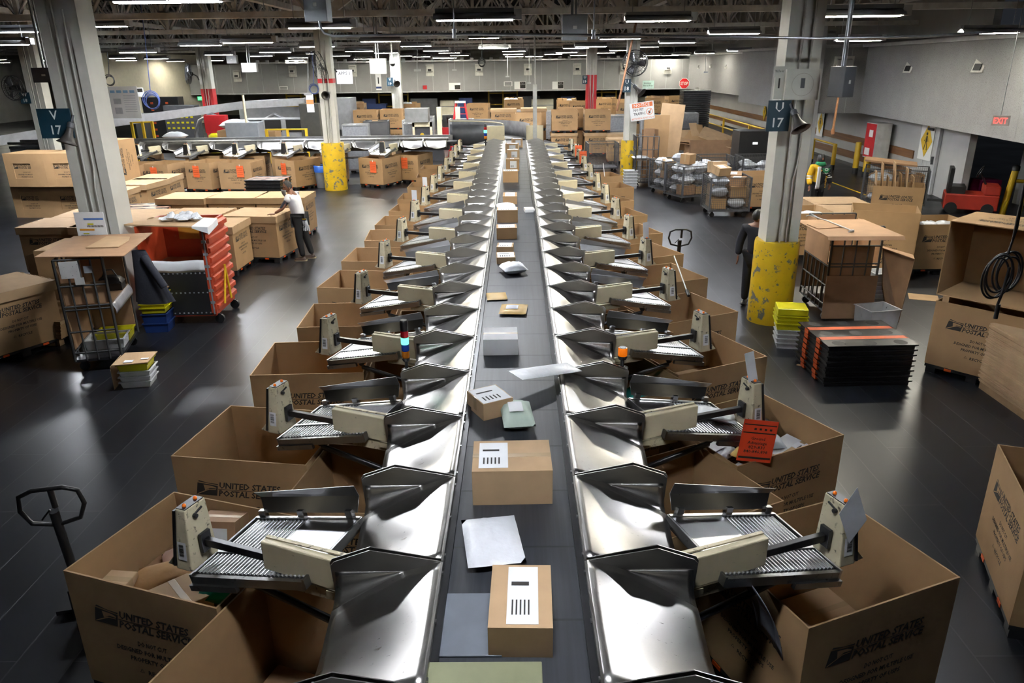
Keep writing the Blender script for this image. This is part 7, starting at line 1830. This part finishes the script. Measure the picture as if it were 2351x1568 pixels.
board(c, w, h, 'hanging_poster', 'large hanging paper poster with blue blocks behind the V 17 column', 'poster', SIGNW, (), [(-w * .42 + k * w * .22, h * .30, -w * .26 + k * w * .22, h * .38, 1) for k in range(4)] + [(-w * .35, -h * .05, -w * .1, h * .12, 2), (-w * .35, -h * .36, -w * .1, -h * .16, 2)] + [(w * .0, h * (.2 - .07 * k), w * .4, h * (.215 - .07 * k), 2) for k in range(8)], rot=-.15, m2=mat('poster_sky', (.25, .45, .65), .6), extra=(LGREY,))
c, w, h = px_board(311, 201, 328, 222, 44); board(c, w, h, 'hanging_sign', 'small white sheet with black heading near the cream wall', 'sign', SIGNW, (), [(-w * .4, 0, w * .4, h * .4, 1)])
c, w, h = px_board(706, 216, 718, 258, 33); board(c, w, h, 'hanging_sign', 'tall narrow white board with red band left of the lit column', 'sign', SIGNW, (), [(-w * .5, -h * .05, w * .5, h * .2, 1)], m2=mat('notice_orange', (.72, .17, .05), .5))
c, w, h = px_board(864, 170, 874, 207, 40); board(c, w, h, 'hanging_sign', 'narrow hanging white banner with blue foot before V 19', 'sign', SIGNW, (), [(-w * .5, -h * .4, w * .5, -h * .28, 1), (-w * .1, -h * .1, w * .1, h * .3, 2)], m2=BLUE, extra=(INK,))
# ================================================================== right rear: baler heap, rails, bollards, tug
for i, (px, py, hh, r) in enumerate(((1962, 397, 1.15, .11), (1985, 406, 1.15, .11), (2093, 404, 1.15, .11), (1910, 390, 1.0, .08))):
    p = at(px, py, 0); t = thing('bollard', 'yellow bollard with black foot by the right wall, %s' % ('left of the hose cabinet', 'before the hose cabinet', 'behind the folded cardboard box', 'ending the low rail')[i], 'bollard', Tr(p))
    b = MB(); b.lathe([(r, .2), (r, hh), (r * .8, hh + .03)], 16); b.build('post', YELLOW, t); b = MB(); b.lathe([(r * 1.02, 0), (r * 1.02, .2)], 16); b.build('foot', BLACK, t)
rail([at(1910, 390, 0), atX(1865, 352, 12.9) * 1.0 - V((0, 0, atX(1865, 352, 12.9).z))], 1.0, 'low yellow rail right of the near column', mid=False)
rail([at(1990, 405, 0), at(2060, 398, 0)], 1.05, 'low yellow rail before the hose cabinet', mid=False)
p0 = spot(1622, 50); 
rail([V((12.4, 52, 0)), V((12.3, 46, 0)), V((12.2, 40.5, 0)), V((12.1, 35.0, 0))], 1.05, 'long yellow rail along the right walkway')
rail([V((11.9, 33.5, 0)), V((11.9, 31.6, 0))], 1.05, 'short yellow rail just left of the near column')
p = at(2300, 492, 0); t = thing('bollard', 'leaning yellow post with black cap at the right edge', 'bollard', Tr(p))
b = MB(); b.tube([(0, 0, 0), (.12, 0, 1.25)], .09, 10); b.tube([(.08, 0, .95), (1.6, -.3, .85)], .05, 8); b.build('post', YELLOW, t); b = MB(); b.lathe([(.1, 1.22), (.1, 1.34), (.02, 1.38)], 12, M=Tr(.12, 0, 0)); b.build('cap', BLACK, t)
# white pilaster at the right edge and barred gate
p = at(2345, 470, 0); b = MB(); b.box(p.x - .1, p.y - .2, 0, p.x + .5, p.y + .3, 4.6); struct(b.build('wall_pier', WALLW))
c = at(2260, 400, 0)
t = thing('barred_gate', 'dark barred gate in the shadow at the far right', 'gate', Tr(15.0, 20.0, 0) @ Rz(-.3))
b = MB()
for i in range(12): b.box(-1.1 + i * .2 - .02, -.02, 0, -1.1 + i * .2 + .02, .02, 2.1)
for z in (.1, 1.1, 2.08): b.box(-1.15, -.03, z - .03, 1.15, .03, z + .03)
b.build('bars', mat('bar_brown', (.10, .09, .08), .6), t); b = MB(); b.tube([(-1.4, -.3, 0), (-1.4, -.3, 1.0), (-1.2, -.3, 1.25), (-.7, -.3, 1.3)], .04, 8); b.build('hoop', YELLOW, t)
# big open carton overflowing with cardboard
A = at(1581, 378, 0); B = at(1684, 378, 0)
M = frame(at(1581, 380, 0), 0, 1.75, 1.2, 'FL')
t = thing('bulk_carton', 'large open bulk carton heaped with flat cardboard', 'cardboard box', M)
b = MB(); w, d, h = 1.75, 1.2, 1.05
for x0, y0, x1, y1 in ((-w / 2, -d / 2, w / 2, -d / 2 + .015), (-w / 2, d / 2 - .015, w / 2, d / 2), (-w / 2, -d / 2, -w / 2 + .015, d / 2), (w / 2 - .015, -d / 2, w / 2, d / 2)): b.box(x0, y0, 0, x1, y1, h)
b.box(-w / 2, -d / 2, 0, w / 2, d / 2, .02); b.build('box_body', CARD3, t); b = MB(); b.box(-w / 2, -d / 2 - .006, h - .12, w / 2, -d / 2, h + .01); b.build('folded_rim', CARD3, t)
for i, (x, y, z, w_, l_, rz, rx, ry, m) in enumerate(((.42, .0, 1.10, 1.5, 1.0, -.5, .35, .35, CARD2), (-.3, .1, 1.0, 1.3, .9, -.6, .40, .30, CARD), (-.9, -.1, 1.0, 1.2, .7, -.15, .15, .12, CARD), (-1.0, -.1, .93, 1.3, .8, -.2, .12, .14, CARD3), (-.45, .35, 1.15, .35, 1.3, .2, .9, .0, CARD2), (-.2, .4, 1.1, .3, 1.2, .1, .95, .2, CARD), (1.2, .1, 1.02, 1.0, .8, .3, .2, -.5, CARD3), (-.9, .55, .95, 1.0, .9, .1, 1.2, .0, CARD2))):
    b = MB(); b.box(-w_ / 2, -l_ / 2, 0, w_ / 2, l_ / 2, .02)
    for k in range(3): b.box(-w_ * .3 + k * w_ * .28, -l_ * .25, .0201, -w_ * .3 + k * w_ * .28 + .12, -l_ * .25 + .012, .0206, 1)
    tag(b.build('flat_carton', [m, INK], None, M @ Tr(x, y, z) @ Rz(rz) @ Rx(rx) @ Ry(ry)), 'flattened carton in the heap over the bulk carton, %s from the front' % ORD[i], 'flat cardboard', 'flattened cartons over the bulk carton')
for i, (px, Y, w_, h_, ry) in enumerate(((1505, 28.8, .95, 2.35, .03), (1530, 29.8, .9, 2.7, .10), (1497, 28.0, .6, 1.9, -.02))):
    p = spot(px, Y); b = MB(); b.box(-w_ / 2, -.015, 0, w_ / 2, .015, h_); tag(b.build('flat_carton', (CARD, CARD2, CARD3)[i], None, Tr(p) @ Ry(ry) @ Rx(-.08)), 'tall flat carton standing behind the slim barred cart, %s' % ('middle one', 'tallest one', 'shortest one')[i], 'flat cardboard')
A = at(1457, 430, 0); B = at(1512, 429, 0); M = frame(A, 0, .78, .9, 'FL'); bar_cart(M, .78, .9, 1.75, 'slim barred cart beside the U 18 column holding tall cardboard', shelf=.95)
b = MB(); b.box(-.1, -.1, .96, .28, -.08, 2.0); tag(b.build('flat_carton', CARD3, None, M), 'brown flat carton standing in the slim barred cart', 'flat cardboard')
bag(M @ Tr(-.18, -.1, .96), .6, .5, .10, 'white sack on the shelf of the slim barred cart', lab=False, seed=111)
q = at(1450, 432, 0)
for i in range(6): tray(Tr(q.x - .05, q.y + .1, .1 * i), .42, .36, .12, 'grey tray in the stack by the U 18 column guard, %s from the floor' % ORD[i], TRW)
q = at(1545, 368, 0)
for i in range(10): tray(Tr(q.x + .1 , q.y, .1 * i), .5, .4, .12, 'pale tray in the tall stack behind the wire cages, %s from the floor' % ORD[i], TRW)
far_box(1752, 22.6, 'lidded mail box left of the right column'); 
c = spot(1740, 29); t = thing('compactor', 'black machine cabinet with a small lit screen behind the right column', 'machine', Tr(c))
b = MB(); b.box(-.8, -.5, 0, .8, .5, 1.75); b.build('housing', BLACK, t); b = MB(); b.box(-.3, -.51, 1.28, -.12, -.5, 1.36); b.build('screen', mat('lit_screen', (.8, .85, .9), .4, var=0, emit=((.9, .95, 1), 1.0)), t); b = MB(); b.box(.45, -.52, 1.15, .78, -.5, 1.4); b.build('plate', SIGNW, t)
b = MB(); c = spot(1795, 34); b.box(-.55, -.3, 0, .55, .3, 8.6); o = b.build('wall_block_pier', WALLW, None, Tr(c)); struct(o)
c = spot(1590, 47); t = thing('pallet_tower', 'tall black stack of pallets by the right walkway', 'pallet stack', Tr(c)); b = MB()
for i in range(22): b.box(-.8, -.6, i * .12, .8, .6, i * .12 + .09)
b.build('pallets', BLACK, t)
# tug pulling a cage of mail along the right aisle
p = at(2165, 490, 0)
MT = Tr(p.x - .8, p.y + 1.0, 0) @ Rz(-.45)
wire_cage(MT @ Tr(-.2, 0, 0), 'dark wire trailer of mail pulled by the red tug', 1.7, 1.1, 1.0); heap(MT @ Tr(-.2, 0, 0), 1.5, .95, .23, 1.05, 12, 'the trailer behind the red tug', 777, .4)
b = MB(); b.box(-.8, -.45, 0, .6, .45, .05); tag(b.build('flat_carton', CARD3, None, MT @ Tr(-.3, 0, 1.30) @ Ry(.08)), 'flat carton lying over the trailer behind the tug', 'flat cardboard')
t = thing('tow_tug', 'red and black tow tug in the dark right aisle', 'tug', MT @ Tr(1.72, 0, 0))
b = MB(); b.box(-.6, -.45, .12, .75, .45, .55); b.box(.35, -.42, .55, .75, .42, .8); b.build('body', mat('tug_red', (.42, .03, .015), .5, var=.1), t, bevel=.03)
b = MB(); b.box(-.5, -.35, .55, -.1, .35, .75); b.box(-.55, -.35, .55, -.45, .35, 1.25); b.build('seat', BLACK, t)
b = MB(); b.tube([(.4, 0, .8), (.2, 0, 1.15)], .03); b.tube([(.2 + .17 * math.sin(a) * .4, .17 * math.cos(a), 1.15 + .17 * math.sin(a) * .9) for a in [2 * PI * k / 16 for k in range(16)]], .015, 6, closed=True); b.build('steering', BLACK, t)
for x in (-.4, .5):
    for y in (-.42, .42): b = MB(); b.cyl((x, y - .06, .16), (x, y + .06, .16), .16, n=16); b.build('wheel', BLACK, t)
b = MB(); b.box(-1.0, -.04, .25, -.6, .04, .32); b.build('tow_bar', DKGREY, t)
c = at(2235, 430, 0); t = thing('tote', 'magenta tote beside the blue door in the dark aisle', 'tote', Tr(14.2, 22.9, 0)); b = MB(); b.box(-.3, -.3, 0, .3, .3, .75); b.build('tub', mat('magenta_tub', (.20, .01, .07), .5), t)
# ------------------------------------------------------------------ render look
w = bpy.data.worlds.new('world'); SC.world = w; w.use_nodes = True
w.node_tree.nodes['Background'].inputs[0].default_value = (.55, .62, .75, 1)
w.node_tree.nodes['Background'].inputs[1].default_value = .02
vs = SC.view_settings; vs.view_transform = 'Standard'; vs.look = 'None'; vs.gamma = 1.0; vs.use_curve_mapping = False
vs.exposure = 0.5
SC.cycles.use_denoising = True
SC.cycles.use_adaptive_sampling = True; SC.cycles.adaptive_threshold = .025; SC.cycles.max_bounces = 4; SC.cycles.diffuse_bounces = 3; SC.cycles.glossy_bounces = 3; SC.cycles.transmission_bounces = 3
SC.cycles.caustics_reflective = False; SC.cycles.caustics_refractive = False
SC.cycles.sample_clamp_indirect = 4.0
